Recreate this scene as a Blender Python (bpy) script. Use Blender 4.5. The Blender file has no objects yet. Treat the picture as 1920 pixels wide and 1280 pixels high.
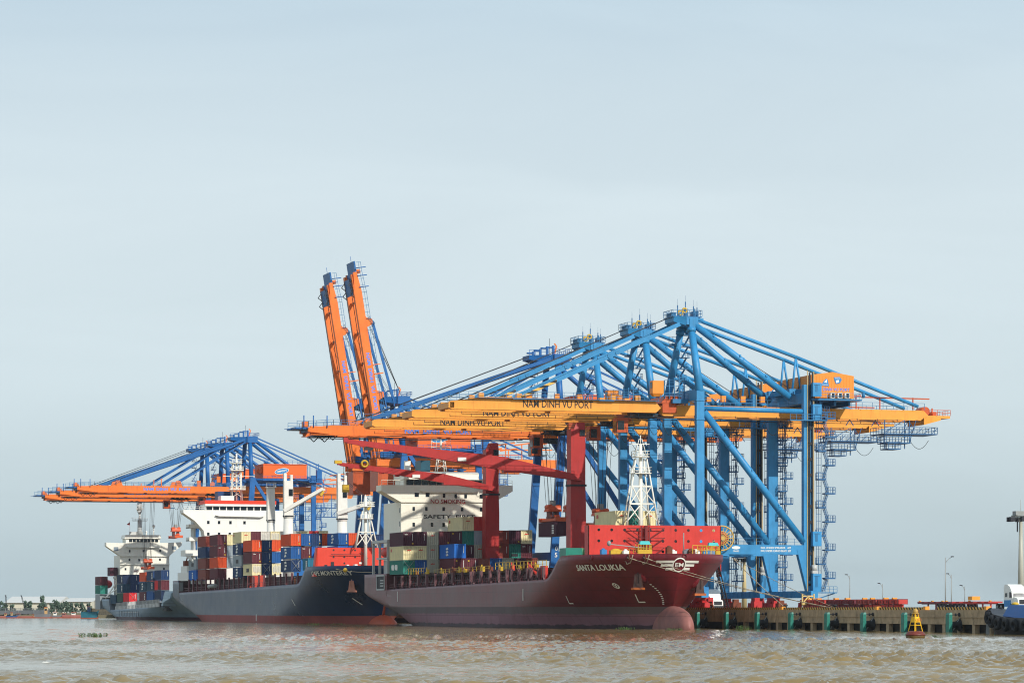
import bpy, math, random
import numpy as np
from mathutils import Vector, Matrix

random.seed(11)
S = bpy.context.scene
COL = S.collection
# World axes: X = landward across the quay, Y = along the quay away from the viewer, Z = up.
# Quay face is the plane X = 0, river surface Z = 0.  All numbers are metres.

# ------------------------------------------------------------------ camera
cam = bpy.data.cameras.new("camera")
cam.lens = 108.75
cam.sensor_width = 36.0
cam.shift_y = 0.2609
cam.clip_start = 1.0
cam.clip_end = 30000.0
camo = bpy.data.objects.new("camera", cam)
COL.objects.link(camo)
camo.location = (-197.2, -506.6, 3.6)
camo.rotation_euler = (math.radians(90), 0, math.radians(-16.38))
S.camera = camo

# ------------------------------------------------------------------ sky, sun, exposure
SUN_AZ = math.radians(24)      # from -Y towards +X
SUN_EL = math.radians(33.6)
w = bpy.data.worlds.new("World")
S.world = w
w.use_nodes = True
nt = w.node_tree
nt.nodes.clear()
out = nt.nodes.new("ShaderNodeOutputWorld")
sky = nt.nodes.new("ShaderNodeTexSky")
sky.sky_type = 'NISHITA'
sky.sun_disc = False
sky.sun_elevation = SUN_EL
sky.sun_rotation = math.pi - SUN_AZ
sky.air_density = 1.0
sky.dust_density = 2.0
sky.ozone_density = 1.5
bg1 = nt.nodes.new("ShaderNodeBackground")
bg1.inputs[1].default_value = 0.09
nt.links.new(sky.outputs[0], bg1.inputs[0])
# thin veil of high cloud, streaky noise over the sky direction
tc = nt.nodes.new("ShaderNodeTexCoord")
mp = nt.nodes.new("ShaderNodeMapping")
mp.inputs['Scale'].default_value = (2.6, 2.6, 13.0)
mp.inputs['Rotation'].default_value = (0.05, 0.12, 0)
nt.links.new(tc.outputs['Generated'], mp.inputs[0])
nz = nt.nodes.new("ShaderNodeTexNoise")
nz.inputs['Scale'].default_value = 1.9
nz.inputs['Detail'].default_value = 8
nz.inputs['Distortion'].default_value = 0.6
nz.inputs['Roughness'].default_value = 0.55
nt.links.new(mp.outputs[0], nz.inputs['Vector'])
cr = nt.nodes.new("ShaderNodeValToRGB")
cr.color_ramp.elements[0].position = 0.34
cr.color_ramp.elements[0].color = (0.89, 0.89, 0.89, 1)
cr.color_ramp.elements[1].position = 0.66
cr.color_ramp.elements[1].color = (1.0, 1.0, 1.0, 1)
nt.links.new(nz.outputs[0], cr.inputs[0])
bg2 = nt.nodes.new("ShaderNodeBackground")
# the veil thins out overhead and greys toward the horizon
sx0 = nt.nodes.new("ShaderNodeSeparateXYZ")
nt.links.new(tc.outputs['Generated'], sx0.inputs[0])
ve = nt.nodes.new("ShaderNodeValToRGB")
ve.color_ramp.elements[0].color = (.455, .565, .60, 1)
ve.color_ramp.elements[1].color = (.40, .52, .68, 1)
for p_, c_ in ((0.03, (.53, .64, .68)), (0.07, (.635, .745, .79)), (0.125, (.655, .76, .81)), (0.165, (.615, .73, .795)), (0.2, (.53, .665, .76))):
    ve.color_ramp.elements.new(p_).color = (*c_, 1)
nt.links.new(sx0.outputs[2], ve.inputs[0])
nt.links.new(ve.outputs[0], bg2.inputs[0])
bg2.inputs[1].default_value = 1.06
mx = nt.nodes.new("ShaderNodeMixShader")
nt.links.new(cr.outputs[0], mx.inputs[0])
nt.links.new(bg1.outputs[0], mx.inputs[1])
nt.links.new(bg2.outputs[0], mx.inputs[2])
nt.links.new(mx.outputs[0], out.inputs[0])

sl = bpy.data.lights.new("sun", 'SUN')
sl.energy = 4.0
sl.angle = math.radians(0.53)
sl.color = (1.0, 0.96, 0.89)
so = bpy.data.objects.new("sun", sl)
COL.objects.link(so)
sd = Vector((math.sin(SUN_AZ) * math.cos(SUN_EL), -math.cos(SUN_AZ) * math.cos(SUN_EL), math.sin(SUN_EL)))
so.location = sd * 400
so.rotation_euler = sd.to_track_quat('Z', 'Y').to_euler()

S.view_settings.view_transform = 'Standard'
S.view_settings.look = 'None'
S.view_settings.exposure = 0.0
S.view_settings.gamma = 1.0
S.cycles.filter_width = 1.1
S.cycles.max_bounces = 5
S.cycles.diffuse_bounces = 2
S.cycles.glossy_bounces = 3
S.cycles.volume_bounces = 0

# ------------------------------------------------------------------ materials
def lin(r, g, b):
    f = lambda c: (c / 255 / 12.92) if c / 255 <= 0.04045 else ((c / 255 + 0.055) / 1.055) ** 2.4
    return (f(r), f(g), f(b))

MATS = {}
ALB = 0.94      # darkens every paint colour to balance sun strength against sky fill
def paint(name, rgb, rough=0.45, var=0.18, scale=0.5, streak=0.0, scol=(70, 45, 35), spec=0.4, bump=0.0, metal=0.0, sscale=(1.6, 1.6, 0.16), bands=None, plates=0.0):
    """weathered paint: colour variation, optional vertical rust streaks"""
    if name in MATS:
        return MATS[name]
    m = bpy.data.materials.new(name)
    m.use_nodes = True
    t = m.node_tree
    b = t.nodes['Principled BSDF']
    c = tuple(v * ALB for v in lin(*rgb))
    tcn = t.nodes.new("ShaderNodeTexCoord")
    n1 = t.nodes.new("ShaderNodeTexNoise")
    n1.inputs['Scale'].default_value = scale
    n1.inputs['Detail'].default_value = 7
    n1.inputs['Roughness'].default_value = 0.65
    t.links.new(tcn.outputs['Object'], n1.inputs['Vector'])
    r1 = t.nodes.new("ShaderNodeValToRGB")
    r1.color_ramp.elements[0].position = 0.3
    r1.color_ramp.elements[1].position = 0.72
    k = 1 - var
    r1.color_ramp.elements[0].color = (c[0] * k, c[1] * k, c[2] * k, 1)
    k2 = 1 + var * 0.5
    r1.color_ramp.elements[1].color = (min(c[0] * k2 + var * 0.015, .9), min(c[1] * k2 + var * 0.015, .9), min(c[2] * k2 + var * 0.015, .9), 1)
    t.links.new(n1.outputs[0], r1.inputs[0])
    col = r1.outputs[0]
    if bands:      # paint bands at given heights above the water, with ragged scum edges
        sz = t.nodes.new("ShaderNodeSeparateXYZ"); t.links.new(tcn.outputs['Object'], sz.inputs[0])
        ma = t.nodes.new("ShaderNodeMath"); ma.operation = 'MULTIPLY_ADD'; ma.inputs[1].default_value = 1.1; ma.inputs[2].default_value = -0.55
        t.links.new(n1.outputs[0], ma.inputs[0])
        mb_ = t.nodes.new("ShaderNodeMath"); mb_.operation = 'ADD'
        t.links.new(sz.outputs[2], mb_.inputs[0]); t.links.new(ma.outputs[0], mb_.inputs[1])
        mr = t.nodes.new("ShaderNodeMapRange"); mr.inputs[1].default_value = 0; mr.inputs[2].default_value = 5
        t.links.new(mb_.outputs[0], mr.inputs[0])
        rb = t.nodes.new("ShaderNodeValToRGB"); rb.color_ramp.interpolation = 'LINEAR'
        for i, (zz, cc) in enumerate(bands):
            e = rb.color_ramp.elements[i] if i < 2 else rb.color_ramp.elements.new(zz / 5)
            e.position = zz / 5; e.color = (*[v * ALB for v in lin(*cc)], 1)
        t.links.new(mr.outputs[0], rb.inputs[0])
        mu = t.nodes.new("ShaderNodeMix"); mu.data_type = 'RGBA'; mu.inputs[0].default_value = 0.72
        t.links.new(col, mu.inputs[6]); t.links.new(rb.outputs[0], mu.inputs[7])
        col = mu.outputs[2]
    if streak > 0:
        mpn = t.nodes.new("ShaderNodeMapping")
        mpn.inputs['Scale'].default_value = sscale
        t.links.new(tcn.outputs['Object'], mpn.inputs[0])
        n2 = t.nodes.new("ShaderNodeTexNoise")
        n2.inputs['Scale'].default_value = 1.3
        n2.inputs['Detail'].default_value = 8
        n2.inputs['Roughness'].default_value = 0.72
        t.links.new(mpn.outputs[0], n2.inputs['Vector'])
        r2 = t.nodes.new("ShaderNodeValToRGB")
        r2.color_ramp.elements[0].position = 0.52
        r2.color_ramp.elements[0].color = (0, 0, 0, 1)
        r2.color_ramp.elements[1].position = 0.72
        r2.color_ramp.elements[1].color = (streak, streak, streak, 1)
        t.links.new(n2.outputs[0], r2.inputs[0])
        mxn = t.nodes.new("ShaderNodeMix")
        mxn.data_type = 'RGBA'
        t.links.new(r2.outputs[0], mxn.inputs[0])
        t.links.new(col, mxn.inputs[6])
        mxn.inputs[7].default_value = (*[v * ALB for v in lin(*scol)], 1)
        col = mxn.outputs[2]
    if plates > 0:   # welded shell plating: slightly different plates and dark seams
        sy = t.nodes.new("ShaderNodeSeparateXYZ"); t.links.new(tcn.outputs['Object'], sy.inputs[0])
        cy_ = t.nodes.new("ShaderNodeCombineXYZ"); t.links.new(sy.outputs[1], cy_.inputs[0]); t.links.new(sy.outputs[2], cy_.inputs[1])
        bk = t.nodes.new("ShaderNodeTexBrick")
        bk.inputs['Scale'].default_value = 1.0; bk.inputs['Brick Width'].default_value = 8.5; bk.inputs['Row Height'].default_value = 2.3
        bk.inputs['Mortar Size'].default_value = 0.055; bk.inputs['Mortar Smooth'].default_value = 0.6; bk.inputs['Bias'].default_value = 0.0
        bk.inputs['Color1'].default_value = (1, 1, 1, 1); bk.inputs['Color2'].default_value = (.82, .82, .82, 1); bk.inputs['Mortar'].default_value = (.45, .45, .45, 1)
        t.links.new(cy_.outputs[0], bk.inputs['Vector'])
        mp_ = t.nodes.new("ShaderNodeMix"); mp_.data_type = 'RGBA'; mp_.blend_type = 'MULTIPLY'; mp_.inputs[0].default_value = plates
        t.links.new(col, mp_.inputs[6]); t.links.new(bk.outputs[0], mp_.inputs[7])
        col = mp_.outputs[2]
        pb = t.nodes.new("ShaderNodeBump"); pb.inputs['Strength'].default_value = 0.25; pb.inputs['Distance'].default_value = 0.06
        n3 = t.nodes.new("ShaderNodeTexNoise"); n3.inputs['Scale'].default_value = .45; n3.inputs['Detail'].default_value = 2
        t.links.new(tcn.outputs['Object'], n3.inputs['Vector']); t.links.new(n3.outputs[0], pb.inputs['Height']); t.links.new(pb.outputs[0], b.inputs['Normal'])
    t.links.new(col, b.inputs['Base Color'])
    rr = t.nodes.new("ShaderNodeMapRange")
    rr.inputs[3].default_value = max(rough - 0.12, 0.05)
    rr.inputs[4].default_value = min(rough + 0.14, 1)
    t.links.new(n1.outputs[0], rr.inputs[0])
    t.links.new(rr.outputs[0], b.inputs['Roughness'])
    b.inputs['Specular IOR Level'].default_value = spec
    b.inputs['Metallic'].default_value = metal
    if bump > 0:
        bp = t.nodes.new("ShaderNodeBump")
        bp.inputs['Strength'].default_value = bump
        bp.inputs['Distance'].default_value = 0.05
        t.links.new(n1.outputs[0], bp.inputs['Height'])
        t.links.new(bp.outputs[0], b.inputs['Normal'])
    MATS[name] = m
    return m

LB = paint("light_blue_paint", (50, 142, 196), var=0.24, streak=0.5, scol=(50, 95, 125), scale=0.3)
LBD = paint("blue_deck_paint", (44, 118, 165), streak=0.3, scol=(40, 60, 80))
STB = paint("stair_blue_paint", (34, 94, 142), streak=0.3, scol=(40, 50, 60))
DB = paint("deep_blue_paint", (10, 98, 166), var=0.24, streak=0.4, scol=(40, 55, 80), scale=0.3)
YO = paint("yellow_orange_paint", (243, 162, 58), var=0.16, streak=0.5, scol=(172, 92, 40), scale=0.25)
OR = paint("orange_paint", (244, 122, 36), var=0.16, streak=0.45, scol=(160, 66, 30), scale=0.25)
ORD = paint("dusty_orange_paint", (200, 84, 30), var=0.25, streak=0.4)
RED = paint("bright_red_paint", (212, 50, 38), var=0.2, streak=0.5, scol=(140, 34, 30), scale=0.3, sscale=(.9, .9, .14))
CRANE_RED = paint("crane_red_paint", (178, 36, 32), var=0.16, streak=0.4, scol=(95, 25, 28), scale=0.3)
TRAILER_RED = paint("trailer_red_paint", (185, 52, 48), var=0.25, streak=0.3)
DARK = paint("dark_steel", (38, 40, 46), rough=0.6)
BLACK = paint("black_rubber", (20, 21, 24), rough=0.75, var=0.35, bump=0.3)
GLASS = paint("dark_window_glass", (22, 34, 42), rough=0.12, var=0.05, spec=0.6)
WHITE = paint("white_paint", (244, 241, 232), var=0.05, streak=0.12, scol=(160, 130, 100), scale=0.2)
CREAM = paint("cream_paint", (250, 243, 224), var=0.05, streak=0.14, scol=(190, 150, 105), scale=0.2)
GREYP = paint("pale_grey_paint", (192, 192, 188), var=0.08, streak=0.15)
MASTW = paint("mast_white_paint", (240, 236, 222), var=0.06, streak=0.2, scol=(170, 130, 90))
YEL = paint("safety_yellow_paint", (212, 170, 40), var=0.15, streak=0.2)
ROPE = paint("mooring_rope", (176, 160, 136), rough=0.9)
WIRE = paint("wire_rope", (52, 52, 54), rough=0.5)
TAN = paint("tan_rail_paint", (190, 165, 115), var=0.2)
BUOY = paint("buoy_yellow_paint", (246, 190, 22), var=0.15, streak=0.25, scol=(170, 80, 30), scale=2)
RUST = paint("rusty_steel", (122, 62, 38), rough=0.8, var=0.4, scale=1.5)
GALV = paint("galvanised_steel", (150, 152, 148), rough=0.5, var=0.1)
TXT_BLACK = paint("black_lettering", (40, 36, 34), rough=0.6, var=0.1)
TXT_BLUE = paint("blue_lettering", (84, 140, 232), rough=0.5, var=0.05)
TXT_WHITE = paint("white_lettering", (240, 238, 228), rough=0.5, var=0.06)
TXT_RED = paint("red_lettering", (165, 38, 38), rough=0.5, var=0.05)
EMB_BLUE = paint("emblem_blue", (45, 130, 190), rough=0.5, var=0.05)

# ------------------------------------------------------------------ mesh helpers
ORIGIN = {}
class MB:
    def __init__(s):
        s.v = []; s.f = []; s.mi = []; s.sm = []; s.cur = 0
    def add(s, vs, fs, smooth=False):
        o = len(s.v)
        s.v.extend([tuple(p) for p in vs])
        for f in fs:
            s.f.append(tuple(i + o for i in f)); s.mi.append(s.cur); s.sm.append(smooth)
        return s
    def mat(s, i):
        s.cur = i; return s
    def box(s, x0, x1, y0, y1, z0, z1):
        vs = [(x0, y0, z0), (x1, y0, z0), (x1, y1, z0), (x0, y1, z0), (x0, y0, z1), (x1, y0, z1), (x1, y1, z1), (x0, y1, z1)]
        return s.add(vs, [(0, 3, 2, 1), (4, 5, 6, 7), (0, 1, 5, 4), (1, 2, 6, 5), (2, 3, 7, 6), (3, 0, 4, 7)])
    def hexa(s, bot, top):
        return s.add(list(bot) + list(top), [(0, 3, 2, 1), (4, 5, 6, 7), (0, 1, 5, 4), (1, 2, 6, 5), (2, 3, 7, 6), (3, 0, 4, 7)])
    def beam(s, p, q, w, h, w2=None, h2=None, up=(0, 0, 1)):
        p = Vector(p); q = Vector(q); d = (q - p).normalized(); u = Vector(up)
        if abs(d.dot(u)) > 0.98: u = Vector((0, 1, 0))
        r = d.cross(u).normalized(); u = r.cross(d).normalized()
        w2 = w if w2 is None else w2; h2 = h if h2 is None else h2
        a = [p + r * sx * w / 2 + u * sz * h / 2 for sx, sz in ((-1, -1), (1, -1), (1, 1), (-1, 1))]
        b = [q + r * sx * w2 / 2 + u * sz * h2 / 2 for sx, sz in ((-1, -1), (1, -1), (1, 1), (-1, 1))]
        return s.add(a + b, [(0, 1, 2, 3), (7, 6, 5, 4), (0, 4, 5, 1), (1, 5, 6, 2), (2, 6, 7, 3), (3, 7, 4, 0)])
    def tube(s, p, q, r, r2=None, n=10):
        p = Vector(p); q = Vector(q); d = (q - p)
        if d.length < 1e-6: return s
        d.normalize(); u = Vector((0, 0, 1)) if abs(d.z) < 0.95 else Vector((1, 0, 0))
        a = d.cross(u).normalized(); b = d.cross(a).normalized()
        r2 = r if r2 is None else r2
        vs = []
        for k in range(n):
            t = 2 * math.pi * k / n
            vs.append(p + (a * math.cos(t) + b * math.sin(t)) * r)
        for k in range(n):
            t = 2 * math.pi * k / n
            vs.append(q + (a * math.cos(t) + b * math.sin(t)) * r2)
        s.add(vs, [(k, k + n, (k + 1) % n + n, (k + 1) % n) for k in range(n)], True)
        o = len(s.v) - 2 * n
        s.f.append(tuple(o + k for k in range(n))); s.mi.append(s.cur); s.sm.append(False)
        s.f.append(tuple(o + n + k for k in reversed(range(n)))); s.mi.append(s.cur); s.sm.append(False)
        return s
    def path(s, pts, r, n=6):
        for a, b in zip(pts, pts[1:]): s.tube(a, b, r, n=n)
        return s
    def prism(s, pts, axis, a0, a1):
        """pts: 2-D outline; axis 'y' -> (x,z) extruded in y; 'x' -> (y,z); 'z' -> (x,y)"""
        f = {'y': lambda p, a: (p[0], a, p[1]), 'x': lambda p, a: (a, p[0], p[1]), 'z': lambda p, a: (p[0], p[1], a)}[axis]
        n = len(pts)
        vs = [f(p, a0) for p in pts] + [f(p, a1) for p in pts]
        fs = [tuple(range(n)), tuple(reversed(range(n, 2 * n)))] + [(i, i + n, (i + 1) % n + n, (i + 1) % n) for i in range(n)]
        return s.add(vs, fs)
    def lathe(s, prof, cx, cy, n=20, axis='z', smooth=True):
        """prof: list of (radius, height)"""
        vs = []
        for r, h in prof:
            for k in range(n):
                t = 2 * math.pi * k / n
                c, d = r * math.cos(t), r * math.sin(t)
                vs.append({'z': (cx + c, cy + d, h), 'y': (cx + c, h, cy + d), 'x': (h, cx + c, cy + d)}[axis])
        fs = []
        for i in range(len(prof) - 1):
            for k in range(n):
                fs.append((i * n + k, i * n + (k + 1) % n, (i + 1) * n + (k + 1) % n, (i + 1) * n + k))
        s.add(vs, fs, smooth)
        return s
    def ring(s, c, R, r, axis='y', n=24, m=8):
        c = Vector(c); vs = []
        for i in range(n):
            t = 2 * math.pi * i / n
            for j in range(m):
                p = 2 * math.pi * j / m
                rad = R + r * math.cos(p); h = r * math.sin(p)
                e = {'y': Vector((rad * math.cos(t), h, rad * math.sin(t))), 'x': Vector((h, rad * math.cos(t), rad * math.sin(t))), 'z': Vector((rad * math.cos(t), rad * math.sin(t), h))}[axis]
                vs.append(c + e)
        return s.add(vs, [(i * m + j, i * m + (j + 1) % m, ((i + 1) % n) * m + (j + 1) % m, ((i + 1) % n) * m + j) for i in range(n) for j in range(m)], True)
    def blob(s, c, rx, ry, rz, n=10, m=7, j=0.0):
        vs = []; fs = []
        for i in range(m + 1):
            ph = math.pi * i / m
            for k in range(n):
                t = 2 * math.pi * k / n
                q = 1 + random.uniform(-j, j)
                vs.append((c[0] + rx * q * math.sin(ph) * math.cos(t), c[1] + ry * q * math.sin(ph) * math.sin(t), c[2] + rz * q * math.cos(ph)))
        for i in range(m):
            for k in range(n):
                fs.append((i * n + k, (i + 1) * n + k, (i + 1) * n + (k + 1) % n, i * n + (k + 1) % n))
        return s.add(vs, fs, True)
    def handrail(s, pts, h=1.1, step=2.0, t=0.06, mid=True):
        for a, b in zip(pts, pts[1:]):
            a = Vector(a); b = Vector(b); L = (b - a).length
            n = max(1, int(round(L / step)))
            for k in range(n + 1):
                p = a.lerp(b, k / n)
                s.beam(p, p + Vector((0, 0, h)), t, t)
            u = Vector((0, 0, h))
            s.beam(a + u, b + u, t, t)
            if mid: s.beam(a + u * 0.5, b + u * 0.5, t * 0.8, t * 0.8)
        return s
    def xf(s, fn, start=0):
        s.v[start:] = [tuple(fn(p)) for p in s.v[start:]]
        return s
    def mesh(s, name, mats, org=(0, 0, 0)):
        me = bpy.data.meshes.new(name)
        me.from_pydata([(p[0] - org[0], p[1] - org[1], p[2] - org[2]) for p in s.v], [], s.f)
        if not isinstance(mats, (list, tuple)): mats = [mats]
        for m in mats: me.materials.append(m)
        me.polygons.foreach_set('material_index', s.mi)
        me.polygons.foreach_set('use_smooth', s.sm)
        me.update()
        return me
    def pieces(s):
        """loose islands grouped into far-apart pieces; list of face-index lists"""
        n = len(s.v); par = list(range(n))
        def fd(a):
            while par[a] != a: par[a] = par[par[a]]; a = par[a]
            return a
        for f in s.f:
            r = fd(f[0])
            for i in f[1:]: par[fd(i)] = r
        rt = [fd(i) for i in range(n)]; ids = sorted(set(rt)); k = len(ids)
        if k < 2 or k > 260: return None
        ix = {r: j for j, r in enumerate(ids)}; isl = np.array([ix[r] for r in rt]); P = np.array(s.v, float)
        lo = np.full((k, 3), np.inf); hi = np.full((k, 3), -np.inf)
        np.minimum.at(lo, isl, P); np.maximum.at(hi, isl, P)
        size = (hi - lo).max(1)
        gap = np.maximum(0, np.maximum(lo[:, None] - hi[None], lo[None] - hi[:, None]))
        near = np.sqrt((gap ** 2).sum(2)) <= np.maximum(.02, .5 * np.maximum(size[:, None], size[None])) * .98
        lab = -np.ones(k, int); c = 0
        for a in range(k):
            if lab[a] >= 0: continue
            todo = [a]; lab[a] = c
            while todo:
                q = todo.pop()
                for b in np.nonzero(near[q] & (lab < 0))[0]: lab[b] = c; todo.append(b)
            c += 1
        if c < 2 or c > 14: return None
        out = [[] for _ in range(c)]
        for j, f in enumerate(s.f): out[lab[isl[f[0]]]].append(j)
        return out
    def part(s, faces):
        m = MB(); mp = {}
        for j in faces:
            t = []
            for i in s.f[j]:
                if i not in mp: mp[i] = len(m.v); m.v.append(s.v[i])
                t.append(mp[i])
            m.f.append(tuple(t)); m.mi.append(s.mi[j]); m.sm.append(s.sm[j])
        return m
    def build(s, name, mats, root=None, parent=None, org=None):
        """far-apart pieces of a part become objects of their own"""
        pc = s.pieces() if root is not None else None
        if pc is None: return s.build1(name, mats, root, parent, org)
        pc.sort(key=lambda a: -len(a))
        return [s.part(a).build1(name, mats, root, parent, org) for a in pc][0]
    def build1(s, name, mats, root=None, parent=None, org=None):
        """one mesh object; vertices are given in world metres"""
        if root is not None: org = ORIGIN[root.name]
        elif org is None:
            a = np.array(s.v); org = (float(a[:, 0].mean()), float(a[:, 1].mean()), float(a[:, 2].min()))
        o = bpy.data.objects.new(name, s.mesh(name, mats, org))
        COL.objects.link(o)
        if root is not None: o.parent = parent or root
        else: o.location = org
        return o

def thing(name, label, cat, loc, group=None):
    o = bpy.data.objects.new(name, None)
    o.empty_display_size = 1.0
    COL.objects.link(o)
    o.location = loc
    ORIGIN[o.name] = tuple(loc)
    o['label'] = label; o['category'] = cat
    if group: o['group'] = group
    return o
def tag(o, label, cat, group=None, kind=None):
    o['label'] = label; o['category'] = cat
    if group: o['group'] = group
    if kind: o['kind'] = kind
    return o
def struct(o):
    o['kind'] = 'structure'; return o
def stuff(o):
    o['kind'] = 'stuff'; return o
def copy_tree(o, parent=None):
    c = o.copy(); COL.objects.link(c)
    if parent: c.parent = parent
    for ch in list(o.children): copy_tree(ch, c)
    return c

FONT_CACHE = {}
def glyphs(body):
    """outline of a line of writing as (verts2d, faces), cap height scaled to about 1, starting at x = 0"""
    if body in FONT_CACHE: return FONT_CACHE[body]
    cu = bpy.data.curves.new("lettering", 'FONT')
    cu.body = body; cu.size = 1.0; cu.resolution_u = 3; cu.offset = 0.014
    ob = bpy.data.objects.new("lettering", cu)
    COL.objects.link(ob)
    bpy.context.view_layer.update()
    me = ob.evaluated_get(bpy.context.evaluated_depsgraph_get()).to_mesh()
    v = [(p.co.x, p.co.y) for p in me.vertices]; f = [tuple(p.vertices) for p in me.polygons]
    ob.evaluated_get(bpy.context.evaluated_depsgraph_get()).to_mesh_clear()
    bpy.data.objects.remove(ob); bpy.data.curves.remove(cu)
    x0 = min(p[0] for p in v); y0 = min(p[1] for p in v); hh = max(p[1] for p in v) - y0
    v = [((p[0] - x0) / hh, (p[1] - y0) / hh) for p in v]
    FONT_CACHE[body] = (v, f)
    return v, f
def write(mb, body, x0, x1, z0, z1, y, bold=0.0):
    """writing on a wall facing -Y"""
    v, f = glyphs(body); wv = max(p[0] for p in v)
    for dx in ((0,) if not bold else (0, bold)):
        mb.add([(x0 + p[0] / wv * (x1 - x0) + dx, y - dx * 0.05, z0 + p[1] * (z1 - z0)) for p in v], f)
    return mb
def write_side(mb, body, y0, y1, z0, z1, x):
    """writing on a wall facing -X, reading from larger Y (y0) to smaller Y (y1)"""
    v, f = glyphs(body); wv = max(p[0] for p in v)
    xs = x if callable(x) else (lambda yy, zz: x)
    pts = []
    for p in v:
        yy = y0 + p[0] / wv * (y1 - y0); zz = z0 + p[1] * (z1 - z0)
        pts.append((xs(yy, zz), yy, zz))
    return mb.add(pts, f)
def ellipse(mb, cx, cz, rx, rz, y, n=28, shear=0.0):
    vs = [(cx + rx * math.cos(2 * math.pi * k / n), y, cz + rz * math.sin(2 * math.pi * k / n) + shear * rx * math.cos(2 * math.pi * k / n)) for k in range(n)]
    return mb.add(vs, [tuple(range(n))])

# ------------------------------------------------------------------ river
CAMP = Vector((-197.2, -506.6, 0)); TH = math.radians(16.38)
CS, SN = math.cos(TH), math.sin(TH)
def far(px, depth):
    """ground point at a bearing (source-photo column) and distance from the viewpoint"""
    k = (px - 960) / 5800
    return (CAMP.x + depth * (k * CS + SN), CAMP.y + depth * (-k * SN + CS))

def make_water():
    rng = np.random.default_rng(5)
    lat = np.concatenate([-np.geomspace(112, 6000, 36)[::-1], np.concatenate([np.arange(-110, -52, .8), np.arange(-52, 52.01, .3), np.arange(52.8, 110.1, .8)]), np.geomspace(112, 6000, 36)])
    dep = [-3000., -1500., -700., -300., -100., 0., 60., 100.]
    d = 118.
    while d < 340: dep.append(d); d += 0.32 + max(0, d - 185) * 0.006
    while d < 9000: dep.append(d); d *= 1.012
    dep = np.array(dep)
    A, D = np.meshgrid(lat, dep)
    X = CAMP.x + A * CS + D * SN
    Y = CAMP.y - A * SN + D * CS
    Z = np.zeros_like(X)
    wind = math.radians(35)
    env = 0.55 + 0.45 * np.sin(X * 0.043 + 1.3 * np.sin(Y * 0.021)) * np.sin(Y * 0.037 + 0.8 * np.sin(X * 0.033))
    for i in range(40):
        L = 1.0 * (3.6 / 1.0) ** rng.random()
        a = wind + rng.normal(0, 0.7)
        k = 2 * math.pi / L
        ph = rng.random() * 6.28
        arg = k * (X * math.cos(a) + Y * math.sin(a)) + ph + 0.6 * np.sin(X * 0.05 + i) * np.sin(Y * 0.06 - i)
        s = np.sin(arg)
        Z += (0.0225 * L ** 0.8) * (s + 0.35 * np.cos(2 * arg))
    Z *= env * 1.0
    fade = np.clip((700 - D) / 400, 0.15, 1) * np.clip((D - 60) / 60, 0, 1) * np.clip((160 - np.abs(A)) / 45, 0, 1)
    Z *= fade
    nr, nc = X.shape
    v = np.stack([X, Y, Z], -1).reshape(-1, 3)
    idx = np.arange(nr * nc).reshape(nr, nc)
    f = np.stack([idx[:-1, :-1], idx[:-1, 1:], idx[1:, 1:], idx[1:, :-1]], -1).reshape(-1, 4)
    me = bpy.data.meshes.new("water")
    me.vertices.add(len(v)); me.vertices.foreach_set('co', v.ravel())
    me.loops.add(len(f) * 4); me.loops.foreach_set('vertex_index', f.ravel())
    me.polygons.add(len(f)); me.polygons.foreach_set('loop_start', np.arange(len(f)) * 4)
    me.update(calc_edges=True)
    me.polygons.foreach_set('use_smooth', np.ones(len(f), bool))
    m = bpy.data.materials.new("river_water"); m.use_nodes = True
    t = m.node_tree; b = t.nodes['Principled BSDF']
    tcn = t.nodes.new("ShaderNodeTexCoord")
    n0 = t.nodes.new("ShaderNodeTexNoise"); n0.inputs['Scale'].default_value = 0.06; n0.inputs['Detail'].default_value = 5
    t.links.new(tcn.outputs['Object'], n0.inputs['Vector'])
    r = t.nodes.new("ShaderNodeValToRGB")
    r.color_ramp.elements[0].position = 0.35; r.color_ramp.elements[0].color = (0.21, 0.142, 0.046, 1)
    r.color_ramp.elements[1].position = 0.7; r.color_ramp.elements[1].color = (0.265, 0.192, 0.082, 1)
    t.links.new(n0.outputs[0], r.inputs[0]); t.links.new(r.outputs[0], b.inputs['Base Color'])
    b.inputs['Roughness'].default_value = 0.08
    b.inputs['Specular IOR Level'].default_value = 0.44
    b.inputs['IOR'].default_value = 1.33
    n1 = t.nodes.new("ShaderNodeTexNoise"); n1.inputs['Scale'].default_value = 1.9; n1.inputs['Detail'].default_value = 5
    t.links.new(tcn.outputs['Object'], n1.inputs['Vector'])
    bp = t.nodes.new("ShaderNodeBump"); bp.inputs['Strength'].default_value = 0.4; bp.inputs['Distance'].default_value = 0.1
    t.links.new(n1.outputs[0], bp.inputs['Height']); t.links.new(bp.outputs[0], b.inputs['Normal'])
    me.materials.append(m)
    o = bpy.data.objects.new("water", me); COL.objects.link(o)
    struct(o)
make_water()

# ------------------------------------------------------------------ ground and quay
CONC = paint("quay_concrete", (186, 160, 126), rough=0.85, var=0.35, scale=0.7, streak=0.85, scol=(52, 44, 36), bump=0.3, sscale=(.6, .6, .25))
CONC2 = paint("apron_concrete", (150, 146, 138), rough=0.9, var=0.2, scale=0.2)
SOFF = paint("dark_concrete", (58, 54, 48), rough=0.9, var=0.3)  # plain dark concrete tone for the wall behind the openings
TEAL = paint("fender_teal_paint", (28, 128, 112), var=0.3, streak=0.35, scol=(60, 90, 80), scale=1.5)
EARTH = paint("bank_earth", (120, 112, 88), rough=0.95, var=0.3, scale=0.05)

g = MB().box(1.4, 1600, -420, 800, -3, 3.44)
struct(g.build("ground", CONC2, org=(0, 0, 0)))

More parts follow.
